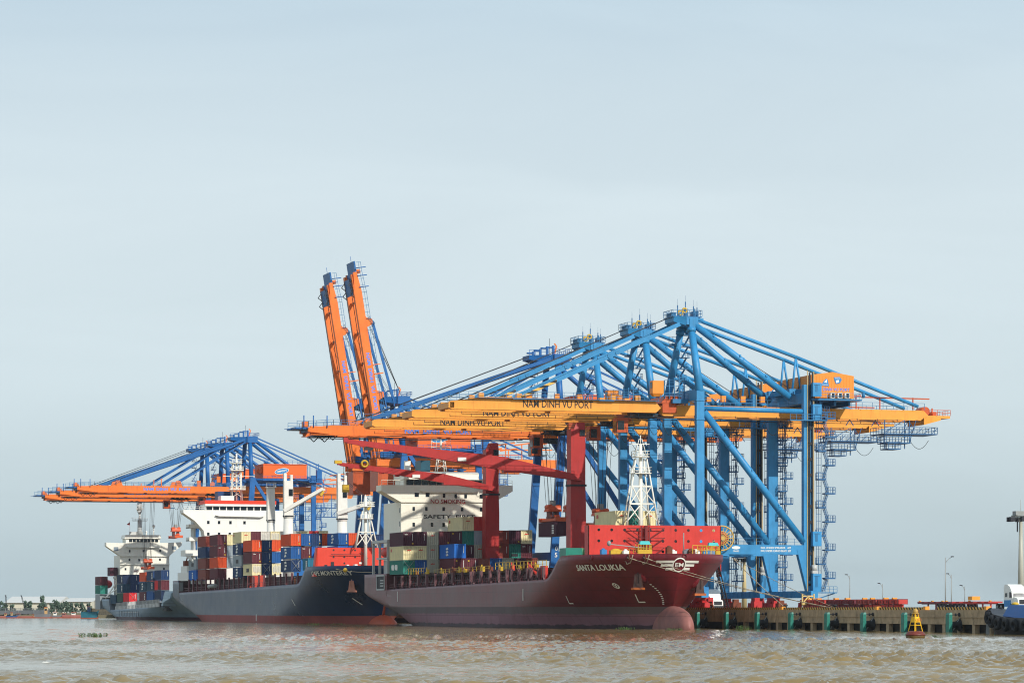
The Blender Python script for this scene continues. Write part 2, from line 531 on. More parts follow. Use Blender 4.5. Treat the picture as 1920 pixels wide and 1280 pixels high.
qr = thing("quay_wall", "long tan concrete quay wall with stained face and dark openings at the waterline", "quay", (0, 0, 3.45))
q = MB().box(0, 1.4, -420, 800, 1.25, 3.45).box(-0.12, 0, -420, 800, 2.3, 2.38)
for y in range(-415, 800, 18): q.box(-0.03, 0, y, y + 0.12, 1.25, 3.3)
q.build("capping_beam", CONC, qr)
def hazard():
    m = bpy.data.materials.new("hazard_stripe_paint"); m.use_nodes = True
    t = m.node_tree; b = t.nodes['Principled BSDF']
    tcn = t.nodes.new("ShaderNodeTexCoord"); sx = t.nodes.new("ShaderNodeSeparateXYZ")
    t.links.new(tcn.outputs['Object'], sx.inputs[0])
    ad = t.nodes.new("ShaderNodeMath"); ad.operation = 'SUBTRACT'
    t.links.new(sx.outputs[1], ad.inputs[0]); t.links.new(sx.outputs[2], ad.inputs[1])
    dv = t.nodes.new("ShaderNodeMath"); dv.operation = 'DIVIDE'; dv.inputs[1].default_value = 1.05
    t.links.new(ad.outputs[0], dv.inputs[0])
    fr = t.nodes.new("ShaderNodeMath"); fr.operation = 'FRACT'; t.links.new(dv.outputs[0], fr.inputs[0])
    gt = t.nodes.new("ShaderNodeMath"); gt.operation = 'GREATER_THAN'; gt.inputs[1].default_value = 0.5
    t.links.new(fr.outputs[0], gt.inputs[0])
    mxn = t.nodes.new("ShaderNodeMix"); mxn.data_type = 'RGBA'
    mxn.inputs[6].default_value = (*lin(40, 38, 34), 1); mxn.inputs[7].default_value = (*lin(225, 175, 85), 1)
    t.links.new(gt.outputs[0], mxn.inputs[0]); t.links.new(mxn.outputs[2], b.inputs['Base Color'])
    b.inputs['Roughness'].default_value = 0.75
    return m
HAZ = hazard()
for (a, b_) in ((-420, -100), (-84.5, -67.6), (-62.4, -45), (-43.5, -3), (-1.5, 62), (63, 110), (111, 160), (161, 800)):
    MB().box(0.05, 0.55, a, b_, 3.45, 3.88).build("kerb", HAZ, qr)
for k, y in enumerate([round(-400 + 5.4 * j, 1) for j in range(80)]):
    MB().box(0.1, 0.85, y, y + 1.0, -3, 1.25).build("pile", CONC, qr)
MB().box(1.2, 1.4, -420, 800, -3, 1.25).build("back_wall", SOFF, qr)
for k, y in enumerate((-85.6, -63.5, -44.4, -2.5, 62.1)):
    MB().box(0.0, 0.7, y, y + 0.9, 3.45, 4.0).build("kerb_end_block", YO, qr)

FY = [36.0, 20.6, 4.9, -11.2, -27.6, -43.0, -59.4, -76.2, -93.3]
FN = ["beside the red ship's bulb, farthest left", "second right of the red ship's bulb", "under the white lorry, third right of the bulb", "fourth right of the red ship's bulb",
      "under the near crane's landing stairs", "below the left end of the stacked red trailers", "directly behind the yellow buoy", "between the yellow buoy and the tug", "next to the tug's tyres"]
fl = None
for i, y in enumerate(FY):
    r = thing("quay_fender", "teal quay fender panel with black rubber, " + FN[i], "fender", (0, y, 0), "teal fenders along the quay wall")
    if i == 0:
        p = MB().box(-2.05, -1.5, y - 0.62, y + 0.62, -0.4, 2.75).hexa([(-2.05, y - .62, 2.75), (-1.5, y - .62, 2.75), (-1.5, y + .62, 2.75), (-2.05, y + .62, 2.75)],
            [(-1.85, y - .55, 3.05), (-1.5, y - .55, 3.05), (-1.5, y + .55, 3.05), (-1.85, y + .55, 3.05)]).box(-2.1, -2.05, y - .62, y + .62, 1.3, 1.38)
        p.build("panel", TEAL, r)
        MB().lathe([(0.0, -1.5), (0.7, -1.5), (0.55, -1.2), (0.62, -0.5), (0.95, -0.12), (0.95, 0.0)], y, 1.15, 18, 'x').build("rubber_cone", BLACK, r)
        MB().tube((-1.5, y, 2.7), (0, y, 2.75), 0.07).tube((-0.75, y, 2.72), (-0.62, y, 2.72), 0.24).tube((-0.2, y, 2.74), (-0.05, y, 2.74), 0.3).build("tie_rod", DARK, r)
        MB().tube((-1.45, y - 0.3, 0.0), (-0.1, y - 0.3, 2.3), 0.07).build("chain", GALV, r)
        fl = r
    else:
        for ch in fl.children:
            c = ch.copy(); COL.objects.link(c); c.parent = r

# ------------------------------------------------------------------ far bank
def far_poly():
    mb = MB()
    a = [far(-1200, 1250), far(2400, 1250), far(2400, 6500), far(-1200, 6500)]
    mb.prism(a, 'z', -3, 1.2)
    b = [far(-1200, 1300), far(900, 1300), far(900, 2500), far(-1200, 2500)]
    mb.prism(b, 'z', 1.2, 1.8)
    struct(mb.build("far_bank", EARTH, org=(0, 0, 0)))
far_poly()
HAZED_LEAF = [paint("leaf_dark_hazed", (84, 106, 90), rough=0.8, var=0.4, scale=0.8), paint("leaf_mid_hazed", (104, 126, 104), rough=0.8, var=0.4, scale=0.8)]  # foliage lightened and greyed: distance haze is painted into the leaf colour
BARK = paint("bark", (96, 82, 66), rough=0.9)
def tree(px, dep, h, wd, label, kind=0, lean=0.0):
    x, y = far(px, dep); z0 = 1.5
    r = thing("tree", label, "tree", (x, y, z0), "trees on the far bank")
    MB().tube((x, y, z0), (x + lean, y, z0 + h * 0.55), 0.22, 0.1, n=7).tube((x + lean, y, z0 + h * .45), (x + lean + wd * .22, y, z0 + h * .78), 0.08, 0.04, n=5).tube((x + lean, y, z0 + h * .5), (x + lean - wd * .22, y, z0 + h * .8), 0.08, 0.04, n=5).build("trunk", BARK, r)
    mb = MB()
    for c in range(22):
        a = random.uniform(0, 6.28); rr = random.uniform(0, wd * .46); hz = random.uniform(0.22, 0.98)
        cw = wd * random.uniform(.14, .3) * (1.15 - .6 * hz); cx, cy, cz = x + lean + rr * math.cos(a) * (1.15 - hz * .6), y + rr * math.sin(a), z0 + h * hz
        mb.mat(random.choice((0, 0, 1)))
        for k in range(44):
            d = Vector((random.gauss(0, 1), random.gauss(0, 1), random.gauss(0, .8))); d = d / max(d.length, .1) * random.uniform(.4, 1.0)
            p = Vector((cx + d.x * cw, cy + d.y * cw, cz + d.z * h * 0.13))
            s = random.uniform(.2, .42) * (h / 6) ** .5
            u = Vector((random.uniform(-1, 1), random.uniform(-1, 1), random.uniform(-1, 1))).normalized() * s
            v = Vector((random.uniform(-1, 1), random.uniform(-1, 1), random.uniform(-1, 1))).normalized() * s * .7
            mb.add([p - u, p + v, p + u, p - v], [(0, 1, 2, 3)])
    mb.build("crown", HAZED_LEAF, r)
TR = [(-14, 7, 4.5, "bushy tree at the photo's far left edge"), (3, 6.4, 4.5, "rounded tree just left of the thin lattice boom"), (9, 5, 3.2, "small tree under the thin dark boom"),
      (22, 4.6, 3.0, "low bush before the left end of the pale shed"), (48, 6.2, 3.0, "bushy tree right of the leaning boom"), (56, 6.0, 3.2, "twin crowned tree left of the tall one"),
      (81, 8.6, 3.2, "tallest tree standing up before the pale shed"), (75, 5.2, 2.6, "low tree tucked beside the tallest tree"), (96, 5.4, 3.6, "broad low tree right of the tallest tree"),
      (106, 6.4, 3.6, "wide dark tree in the middle of the thicket"), (116, 5.6, 3.4, "dense tree behind the grey barge"), (125, 6.2, 2.8, "pointed tree before the shed's pale gable"),
      (134, 5.4, 3.0, "feathery tree left of the teal coaster"), (143, 5.2, 3.2, "low tree behind the pink barges"), (154, 5.6, 3.2, "tree behind the teal coaster's cabin"), (166, 5.0, 3.0, "bush behind the grey ship's stern")]
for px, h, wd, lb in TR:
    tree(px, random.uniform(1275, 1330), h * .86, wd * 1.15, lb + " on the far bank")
SHED = paint("shed_cladding", (216, 208, 186), var=0.06, scale=0.1); SHR = paint("shed_roof", (208, 206, 198), var=0.05)
def shed(pa, pb, dep, zb, h, ridge, label):
    xa, ya = far(pa, dep); xb, yb = far(pb, dep)
    r = thing("warehouse", label, "warehouse", ((xa + xb) / 2, (ya + yb) / 2, zb))
    d = Vector((xb - xa, yb - ya, 0)).normalized(); n = Vector((-d.y, d.x, 0)) * 45
    A, B = Vector((xa, ya, zb)), Vector((xb, yb, zb)); u = Vector((0, 0, 1))
    MB().hexa([A, B, B + n, A + n], [A + u * h, B + u * h, B + n + u * h, A + n + u * h]).build("wall", SHED, r)
    o = u * (h + 0.02)
    MB().add([A + o - n * .02, B + o - n * .02, B + n + o, A + n + o, A + n * .5 + u * ridge, B + n * .5 + u * ridge], [(0, 1, 5, 4), (3, 4, 5, 2), (0, 4, 3), (1, 2, 5)]).build("roof", SHR, r)
    k = MB()
    for t in range(1, 9):
        p = A.lerp(B, t / 9.5) - n * 0.003
        k.hexa([p, p + d * 2.2, p + d * 2.2 - n * .002, p - n * .002], [p + u * 1.4, p + d * 2.2 + u * 1.4, p + d * 2.2 - n * .002 + u * 1.4, p - n * .002 + u * 1.4])
    k.build("door_row", GREYP, r)
shed(8, 112, 1420, 1.8, 4.6, 7.6, "long pale warehouse with low white roof behind the far trees")
shed(118, 172, 1390, 1.8, 5.0, 6.8, "shorter cream warehouse gable behind the right end of the thicket")
JET = paint("jetty_deck", (92, 96, 100), rough=0.9, var=0.2)
x0, y0 = far(-60, 1235); x1, y1 = far(86, 1262)
jr = thing("jetty", "dark low jetty deck on piles along the far bank at left", "jetty", (x0, y0, 0))
MB().beam((x0, y0, 2.1), (x1, y1, 2.4), 5, 1.5).handrail([(x0, y0, 2.8), (x1, y1, 3.1)], 0.9, 6, .12).build("deck", JET, jr)
pl = MB()
for k in range(14):
    p = Vector((x0, y0, 0)).lerp(Vector((x1, y1, 0)), k / 13); pl.tube(p - Vector((0, 0, 2)), p + Vector((0, 0, 1.5)), .4, n=8)
stuff(pl.build("pile_row", JET, jr))

BOATC = {k: paint("boat_" + k, v, var=0.2) for k, v in dict(teal=(36, 108, 126), pink=(172, 112, 106), grey=(120, 122, 128), blue=(48, 88, 140), sand=(205, 165, 110), rust=(165, 85, 60)).items()}
def boat(px, dep, L, H, hull, cab, label, cabpos=0.0, cabh=2.0, boot='rust'):
    x, y = far(px, dep)
    r = thing("boat", label, "boat", (x, y, 0), "small craft moored off the far bank")
    d = Vector((CS, -SN, 0)); n = Vector((SN, CS, 0)); W = L * 0.13
    def P(a, b, z): v = Vector((x, y, 0)) + d * a * L / 2 + n * b * W; return (v.x, v.y, z)
    def shell(zb, zt, fl): 
        return [P(-.96, -1 * fl, zb), P(.8, -1 * fl, zb), P(1.0 * fl, 0, zb), P(.8, 1 * fl, zb), P(-.96, 1 * fl, zb)], [P(-1, -1, zt), P(.85, -1, zt), P(1.1, 0, zt + H * .25), P(.85, 1, zt), P(-1, 1, zt)]
    def ext(b, t): 
        mb = MB(); mb.add(b + t, [(0, 1, 2, 3, 4), (9, 8, 7, 6, 5)] + [(i, i + 5, (i + 1) % 5 + 5, (i + 1) % 5) for i in range(5)]); return mb
    ext(*shell(.35, H, .92)).build("hull", BOATC[hull], r)
    ext(*shell(-.8, .35, .9)).build("boot_top", BOATC[boot], r)
    def bx(a0, a1, b0, z0, z1, m, nm):
        mb = MB(); mb.hexa([P(a0, -b0, z0), P(a1, -b0, z0), P(a1, b0, z0), P(a0, b0, z0)], [P(a0, -b0, z1), P(a1, -b0, z1), P(a1, b0, z1), P(a0, b0, z1)]); mb.build(nm, m, r)
    bx(cabpos - .16, cabpos + .16, .7, H, H + cabh, cab, "cabin")
    bx(cabpos - .2, cabpos + .2, .8, H + cabh, H + cabh + .2, BOATC['rust'], "cabin_roof")
    bx(cabpos - .13, cabpos + .13, .72, H + cabh * .5, H + cabh * .8, GLASS, "window")
    MB().tube(P(cabpos, 0, H + cabh), P(cabpos, 0, H + cabh + 2.2), .07, n=6).build("mast", GALV, r)
boat(22, 1215, 4.6, 1.0, 'blue', BOATC['sand'], "small blue boat with sand coloured cabin below the dark boom", 0, 1.1)
boat(8, 1228, 5.2, .9, 'pink', BOATC['sand'], "pale pink sampan at the photo's left edge", .2, .8)
boat(44, 1225, 8, .8, 'pink', BOATC['grey'], "low pink barge left of the grey workboat", -.5, .8)
boat(60, 1230, 5, .7, 'sand', BOATC['sand'], "low sand coloured sampan between two barges", .3, .6)
boat(80, 1220, 6.5, 1.6, 'grey', BOATC['sand'], "grey workboat with tall sand coloured wheelhouse", .4, 2.6)
boat(98, 1222, 7.5, 1.1, 'grey', WHITE, "grey barge with white cabin right of the workboat", .3, 1.2)
boat(118, 1226, 9, 1.0, 'pink', BOATC['pink'], "pink barge with low pink cover, mid river bank", .1, .7)
boat(138, 1224, 9, 1.2, 'pink', WHITE, "pink barge with white cabin left of the teal coaster", .0, 1.0)
boat(168, 1150, 6.4, 2.6, 'teal', BOATC['blue'], "teal coaster with blue deckhouse beside the grey ship's stern", -.1, 1.7)
for px, tip, zt, lb in ((12, 0, 9.3, "thin upright dark derrick boom on the far bank"), (48, -7, 9.2, "thin dark boom leaning left over the far trees")):
    x, y = far(px + .5, 1265)
    r = thing("derrick", lb, "crane", (x, y, 1.5))
    d = Vector((CS, -SN, 0)); b = Vector((x, y, 2.6)); e = b + d * (tip * .22 - .3) * 1.0 + Vector((0, 0, zt - 2.6)); e2 = b + d * (tip / 4.6 * 1.0 - .4) + Vector((0, 0, zt - 2.6))
    m = MB()
    for s in (-.3, .3):
        m.tube(b + d * s, e2 + d * s * .4, .1, n=6)
    for k in range(7): m.tube(b.lerp(e2, k / 7) + d * .3 * (-1) ** k, b.lerp(e2, (k + 1) / 7) - d * .3 * (-1) ** k, .06, n=5)
    m.build("boom", DARK, r)
    MB().box(x - 1, x + 1, y - 1, y + 1, 1.5, 3.2).tube((x, y, 3.2), (x, y, 3.9), .35).build("carriage", DARK, r)

# ------------------------------------------------------------------ ships: hulls
def clamp(v, a=0.0, b=1.0): return max(a, min(b, v))
def lerp(a, b, t): return a + (b - a) * t
def interp(tab, x):
    if x <= tab[0][0]: return tab[0][1]
    for (a, va), (b, vb) in zip(tab, tab[1:]):
        if x <= b: return lerp(va, vb, (x - a) / (b - a) if b > a else 1)
    return tab[-1][1]

class Hull:
    """cx: centreline X, yb: Y of the bow, L length, B half beam, zk knuckle height"""
    def __init__(s, cx, yb, L, B, zk, stem, deck, zboot, rise):
        s.cx, s.yb, s.L, s.B, s.zk, s.stem, s.deck, s.zboot, s.rise = cx, yb, L, B, zk, stem, deck, zboot, rise
    def ys(s, z): return interp(s.stem, z)
    def ye(s, z): return s.L - max(0, 6.5 - z) * s.rise
    def half(s, y, z):
        t = clamp(z / s.zk)
        Le = lerp(66, 26, t ** 0.8); p = lerp(1.8, 2.3, t); q = lerp(1.0, 1.75, t ** 1.3)
        u = clamp((y - s.ys(min(z, s.zk))) / Le)
        f = (1 - (1 - u) ** p) ** (1 / q)
        Ls = lerp(52, 2.0, clamp(z / 7.2)); r = clamp((s.ye(z) - y) / Ls)
        w0 = clamp((z - 1.5) / 5.5) * 0.96
        g = w0 + (1 - w0) * (1 - (1 - r) ** 2.2) ** (1 / 1.4)
        return s.B * min(f, g)
    def side(s, Y, z): return s.cx - s.half(Y - s.yb, z)
    def front(s, X, z):
        """Y of the bow shell at offset X"""
        b = abs(X - s.cx); a0, a1 = s.ys(min(z, s.zk)), 70
        for _ in range(40):
            m = (a0 + a1) / 2
            if s.half(m, z) < b: a0 = m
            else: a1 = m
        return s.yb + a1
    def build(s, root, mats, extra=()):
        st = list(np.unique(np.round(np.concatenate([np.array([0, .15, .4, .8, 1.3, 2, 3, 4.2, 5.6, 7.2, 9, 11, 13.5, 16, 19, 22, 26, 30, 35, 40, 46, 54, 62, 72]), np.linspace(72, s.L - 56, 12), s.L - np.array([48, 40, 33, 27, 22, 17, 13, 9, 6, 4, 2.4, 1.2, .5, 0]), np.array(extra)]), 3)))
        mb = MB(); rings = []; NL = 13
        yst, yet = s.ys(99), s.ye(99)
        for y0 in st:
            zt = s.deck(y0)
            zs = [-2.5, -0.6, s.zboot * .5, s.zboot] + [lerp(s.zboot, zt, k / (NL - 4)) for k in range(1, NL - 3)]
            if zt > s.zk + .3: zs[-2] = s.zk; zs[-3] = s.zk - (s.zk - zs[-4]) * .35
            P = []; Q = []
            for z in zs:
                y = y0
                if y0 < 60: y = y0 + (s.ys(min(z, s.zk)) - 0.0) * (1 - y0 / 60)
                if y0 > s.L - 56: y = y0 - (s.L - s.ye(z)) * (y0 - s.L + 56) / 56
                b = s.half(y, z)
                P.append((s.cx - b, s.yb + y, z)); Q.append((s.cx + b, s.yb + y, z))
            rings.append((P, Q))
        n = len(zs)
        for P, Q in rings: mb.v.extend(P + Q)
        def face(a, m, sm=True): mb.f.append(a); mb.mi.append(m); mb.sm.append(sm)
        for i in range(len(rings) - 1):
            a, b = i * 2 * n, (i + 1) * 2 * n
            for k in range(n - 1):
                m = 1 if k < 3 else 0
                face((a + k, a + k + 1, b + k + 1, b + k), m)
                face((a + n + k, b + n + k, b + n + k + 1, a + n + k + 1), m)
            face((a + n - 1, a + 2 * n - 1, b + 2 * n - 1, b + n - 1), 2, False)
        e = (len(rings) - 1) * 2 * n
        for k in range(n - 1): face((e + k, e + k + 1, e + n + k + 1, e + n + k), 1 if k < 3 else 0, False)
        return mb.build("hull", mats, root)

def hullpaint(name, rgb, scol, rough, streak=.35, scale=.12, bands=None, spec=.23):
    m = paint(name, rgb, rough=rough, var=.3, scale=scale, streak=streak, scol=scol, spec=spec, sscale=(.3, .3, .1), bands=bands, plates=.8)
    return m
H1 = hullpaint("hull_dark_red", (112, 25, 33), (72, 30, 34), .32, .65)
H1B = hullpaint("boot_top_mauve", (146, 104, 112), (112, 76, 72), .6, .5, .35, ((0, (30, 38, 40)), (.6, (34, 42, 44)), (.8, (146, 104, 114)), (2.5, (150, 108, 118)), (2.8, (98, 96, 92)), (4.2, (88, 86, 84))))
H2 = hullpaint("hull_navy", (7, 42, 80), (24, 58, 84), .3, .5)
H2B = hullpaint("boot_top_pink", (172, 86, 80), (120, 80, 66), .6)
H3 = hullpaint("hull_grey", (122, 146, 164), (90, 100, 108), .4, .3)
H3B = hullpaint("boot_top_plum", (70, 34, 50), (60, 40, 46), .5)
DECKR = paint("deck_maroon", (92, 40, 40), rough=.7, var=.3)
DECKM = paint("coaming_maroon", (54, 26, 30), rough=.7, var=.35)
POST1 = paint("post_mauve", (112, 70, 74), rough=.55, var=.2, streak=.3)
BULB1 = hullpaint("bulb_pink", (160, 104, 96), (112, 84, 60), .5, .6, .6)
BULB2 = hullpaint("bulb_orange", (196, 84, 48), (150, 84, 60), .5)

# ------------------------------------------------------------------ red container ship in front
CX = -16.5
def deck1(y):
    if y < 25: return 13.25
    if y < 36: return 13.25 - 4.2 * (1 - math.cos((y - 25) / 11 * math.pi)) / 2
    if y < 158: return lerp(9.05, 7.85, (y - 36) / 122)
    return 11.4
hl1 = Hull(CX, 0, 180, 14.3, 12.2, [(-3, 9.5), (0, 8.8), (4.2, 7.6), (8.4, 5.2), (12.2, 3.4), (14, 3.4)], deck1, 4.0, 1.9)
s1 = thing("container_ship", "dark red container ship SANTA LOUKIA moored at the quay, bow toward the viewer", "ship", (CX, 90, 0), "container ships along the quay")
hl1.build(s1, [H1, H1B, DECKR], (26, 28, 30, 32, 34, 36, 157.9, 158.1))
# bulb
b = MB(); prof = []
for k in range(13):
    t = math.pi * k / 12
    prof.append((math.sin(t), math.cos(t)))
vs = []; n = 24
for i, (r, c) in enumerate(prof):
    for k in range(n):
        a = 2 * math.pi * k / n
        yy = 8 - 9.1 * c if c > 0 else 8 - 10 * c
        vs.append((CX + 2.2 * r ** .8 * math.cos(a), yy, 0.2 + 3.95 * r ** .75 * math.sin(a)))
b.add(vs, [(i * n + k, (i + 1) * n + k, (i + 1) * n + (k + 1) % n, i * n + (k + 1) % n) for i in range(12) for k in range(n)], True)
b.build("bulbous_bow", BULB1, s1)
# name, emblem, draught marks and anchors on the bow shell
def hull_text(hl, body, y0, y1, z0, z1, off=0.07):
    v, f = glyphs(body); wv = max(p[0] for p in v); mb = MB(); pts = []
    for p in v:
        yy = y0 + p[0] / wv * (y1 - y0); zz = z0 + p[1] * (z1 - z0); yy -= p[1] * (z1 - z0) * .42
        pts.append((hl.side(yy, zz) - off - .06, yy, zz))
    mb.add(pts, f)
    mb.add([(p[0] - .01, p[1] - .14, p[2]) for p in pts], f); return mb
hull_text(hl1, "SANTA LOUKIA", 22.0, 10.1, 10.4, 11.45).build("ship_name", TXT_WHITE, s1)
def bow_patch(mb, pts, z, hl, off=.1):
    """outline (x offset, z) laid on the bow shell"""
    mb.add([(x, hl.front(x, zz) - off, zz) for x, zz in pts], [tuple(range(len(pts)))])
em = MB()
ex, ez = -16.7, 11.0
for sgn in (-1, 1):
    for k in range(3):
        zt = ez + 1.05 - k * .62; x_in = 1.0; x_out = 3.9 - k * .85
        nseg = 6
        for j in range(nseg):
            a, c = lerp(x_in, x_out, j / nseg), lerp(x_in, x_out, (j + 1) / nseg)
            bow_patch(em, [(ex + sgn * a, zt), (ex + sgn * c, zt), (ex + sgn * c, zt - .42), (ex + sgn * a, zt - .42)], 0, hl1)
em.build("emblem_wings", TXT_WHITE, s1)
em = MB()
for k in range(28):
    a, c = 2 * math.pi * k / 28, 2 * math.pi * (k + 1) / 28
    bow_patch(em, [(ex + 1.25 * math.cos(a), ez + .3 + 1.25 * math.sin(a)), (ex + 1.25 * math.cos(c), ez + .3 + 1.25 * math.sin(c)), (ex + 1.05 * math.cos(c), ez + .3 + 1.05 * math.sin(c)), (ex + 1.05 * math.cos(a), ez + .3 + 1.05 * math.sin(a))], 0, hl1, .14)
v, f = glyphs("EM"); wv = max(p[0] for p in v)
em.add([(lambda x, z: (x, hl1.front(x, z) - .14, z))(ex - .75 + p[0] / wv * 1.5, ez - .05 + p[1] * .7) for p in v], f)
em.build("emblem_ring", TXT_WHITE, s1)
mk = MB()
for z0 in np.arange(4.4, 8.0, .34):
    y = 8.1 + .15 * (z0 - 6.6) ** 2; mk.add([(hl1.side(y + a, z0 + c) - .06, y + a, z0 + c) for a, c in ((.2, 0), (-.1, 0), (-.1, .16), (.2, .16))], [(0, 1, 2, 3)])
for (y, z, r) in ((15, 7.7, .5),):
    for k in range(16):
        a, c = 2 * math.pi * k / 16, 2 * math.pi * (k + 1) / 16
        P = [(y - r * 1.3 * math.cos(t) * q, z + r * math.sin(t) * q) for t, q in ((a, 1), (c, 1), (c, .72), (a, .72))]
        mk.add([(hl1.side(yy, zz) - .06, yy, zz) for yy, zz in P], [(0, 1, 2, 3)])
    for P in ([(y - .4, z - .4), (y - .25, z - .4), (y + .4, z + .35), (y + .25, z + .4)], [(y + .4, z - .4), (y + .25, z - .4), (y - .4, z + .35), (y - .25, z + .4)]):
        mk.add([(hl1.side(yy, zz) - .06, yy, zz) for yy, zz in P], [(0, 1, 2, 3)])
for y, z in ((31.5, 4.7), (12.8, 4.9)):
    mk.add([(hl1.side(yy, zz) - .06, yy, zz) for yy, zz in ((y + .5, z), (y + .3, z), (y - .3, z + 1.3), (y - .1, z + 1.3))], [(0, 1, 2, 3)])
    mk.add([(hl1.side(yy, zz) - .06, yy, zz) for yy, zz in ((y + .5, z - .2), (y - .9, z - .2), (y - .9, z), (y + .5, z))], [(0, 1, 2, 3)])
for y in (52, 148):
    mk.add([(hl1.side(yy, zz) - .06, yy, zz) for yy, zz in ((y + .2, 5.2), (y - .2, 5.2), (y - .2, 7.4), (y + .2, 7.4))], [(0, 1, 2, 3)])
mk.build("draught_mark", TXT_WHITE, s1)
def anchor(hl, root, Y, z, side=-1, m=paint("anchor_brown", (74, 50, 44), var=.35, scale=2), pocket=True):
    x = hl.cx + side * hl.half(Y - hl.yb, z)
    if pocket:
        MB().blob((x - side * .55, Y, z + 1.3), 1.5, 1.35, 1.9, 14, 10).build("anchor_pocket", H1 if hl is hl1 else H2, root)
    mb = MB(); px = x + side * .75; py = Y - .5
    mb.prism([(-.95, -1.5), (.95, -1.5), (.8, -1.0), (.55, 1.0), (.2, 1.0), (.22, -.7), (-.22, -.7), (-.2, 1.0), (-.55, 1.0), (-.8, -1.0)], 'y', -.25, .25)
    mb.box(-.12, .12, -.15, .15, -.8, 1.3)
    a = math.radians(-38) * (1 if side < 0 else -.2)
    mb.xf(lambda p: (px + p[0] * math.cos(a) - p[1] * math.sin(a), py + p[0] * math.sin(a) + p[1] * math.cos(a), z + p[2]))
    anc = mb.build("anchor", m, root)
    MB().box(-1.15, 1.15, -.4, .4, -1.75, -1.35).xf(lambda p: (px + p[0] * math.cos(a) - p[1] * math.sin(a), py + p[0] * math.sin(a) + p[1] * math.cos(a), z + p[2])).build("anchor_crown", paint("rust_orange", (190, 100, 44), var=.3) if hl is hl1 else m, root, anc)
anchor(hl1, s1, 9.2, 8.7, -1)
anchor(hl1, s1, 9.6, 7.7, 1)
# fairleads on the bulwark with their mooring ropes leaving
for Y in (8.1, 5.9):
    x = hl1.side(Y, 12.6) - .02
    MB().ring((x, Y, 12.6), .5, .13, 'x', 18, 6).lathe([(.0, x - .06), (.42, x - .06)], Y, 12.6, 14, 'x', False).build("fairlead", RUST, s1)
for Y in (16.0, 11.2):
    x = hl1.side(Y, 12.2) - .02
    MB().ring((x, Y, 12.7), .4, .1, 'x', 16, 6).build("fairlead", H1, s1)
x = CX + .6
MB().ring((x, hl1.front(x, 12.7) - .05, 12.75), .42, .1, 'y', 16, 6).build("fairlead", H1, s1)
rp = MB()
for Y in (8.1, 5.9):
    x = hl1.side(Y, 12.6) - .2
    rp.path([(x, Y + .4, 13.1), (x - .1, Y + .9, 12.1), (x, Y + .3, 11.4), (x, Y - 1.6, 11.7), (x + .1, Y - 2.6, 13.0)], .09)
rp.build("rope_net", ROPE, s1)
# side stanchions between deck and hatch level
sp = [131, 124, 117, 110.5, 108.3, 103, 96, 89.5, 87.2, 82, 75.5, 69.5, 63.8, 60.5, 55.5, 50, 47.6, 42.8, 39.6, 138, 145, 151]
for Y in sp:
    zb, zt = deck1(Y) - .05, lerp(11.35, 10.75, (Y - 36) / 120)
    wv = .8 if int(Y * 2) % 3 else .4
    MB().box(CX - 14.3, CX - 13.85, Y - wv / 2, Y + wv / 2, zb, zt).hexa([(CX - 14.3, Y - wv / 2 - .25, zb), (CX - 13.9, Y - wv / 2 - .25, zb), (CX - 13.9, Y + wv / 2 + .35, zb), (CX - 14.3, Y + wv / 2 + .35, zb)],
        [(CX - 14.3, Y - wv / 2, zb + .45), (CX - 13.9, Y - wv / 2, zb + .45), (CX - 13.9, Y + wv / 2, zb + .45), (CX - 14.3, Y + wv / 2, zb + .45)]).build("stanchion", POST1, s1)
MB().box(CX - 11.9, CX + 11.9, 38, 158, 7, 10.6).box(CX - 12.6, CX + 12.6, 38, 158, 10.6, 10.95).build("hatch_coaming", DECKM, s1)
pr_ = MB()
for Y in np.arange(40, 156, 3.1): pr_.beam((CX - 13.6, Y, 8), (CX - 12.0, Y, 10.6), .12, .12).box(CX - 12.05, CX - 11.9, Y, Y + .2, 7.6, 10.6)
pr_.handrail([(CX - 13.9, 39, 8.95), (CX - 13.9, 157, 7.9)], 1.0, 3.0, .07)
pr_.build("walkway_rail", H1, s1)
for k, Y in enumerate((41, 53, 65, 77, 88, 100, 112, 124)):
    MB().box(CX - 12.4, CX + 12.4, Y, Y + 10.6, 10.95, 11.25).build("hatch_cover", DECKM, s1)
y_ = MB()
y_.handrail([(CX - 13.4, 40, 11.3), (CX - 13.4, 74, 11.3)], 1.3, 2.4, .1).handrail([(CX - 8, 40, 11.3), (CX + 11, 40, 11.3)], 1.2, 2.4, .08)
y_.handrail([(CX - 13.4, 129, 11.0), (CX - 13.4, 142, 11.0)], 1.3, 2.0, .1).handrail([(CX - 13.0, 80, 11.2), (CX - 13.0, 122, 10.9)], .9, 3, .07)
y_.build("yellow_railing", YEL, s1)
kit = [(47, YEL, .9), (58, YEL, .7), (63, RED, 1.1), (71, YEL, .8), (84, YEL, 1.0), (92, RUST, .8), (97, YEL, .7), (106, RUST, .9), (115, YEL, .8), (127, YEL, 1.0), (136, RUST, .7), (52, RED, 1.0), (78, RUST, .9), (101, YEL, .9)]
for Y, m, h in kit:
    MB().box(CX - 13.2, CX - 12.7, Y, Y + .6, 11, 11 + h).tube((CX - 13.1, Y + .9, 11), (CX - 13.1, Y + .9, 11 + h * 1.4), .12).blob((CX - 12.9, Y + 1.6, 11.2), .35, .5, .3, 8, 6).build("deck_fitting", m, s1)
MB().beam((CX - 13.5, 50, 11.5), (CX - 13.3, 43, 8.9), .5, .3).box(CX - 13.7, CX - 13.1, 40, 43, 9, 11.6).build("gangway", RED, s1)
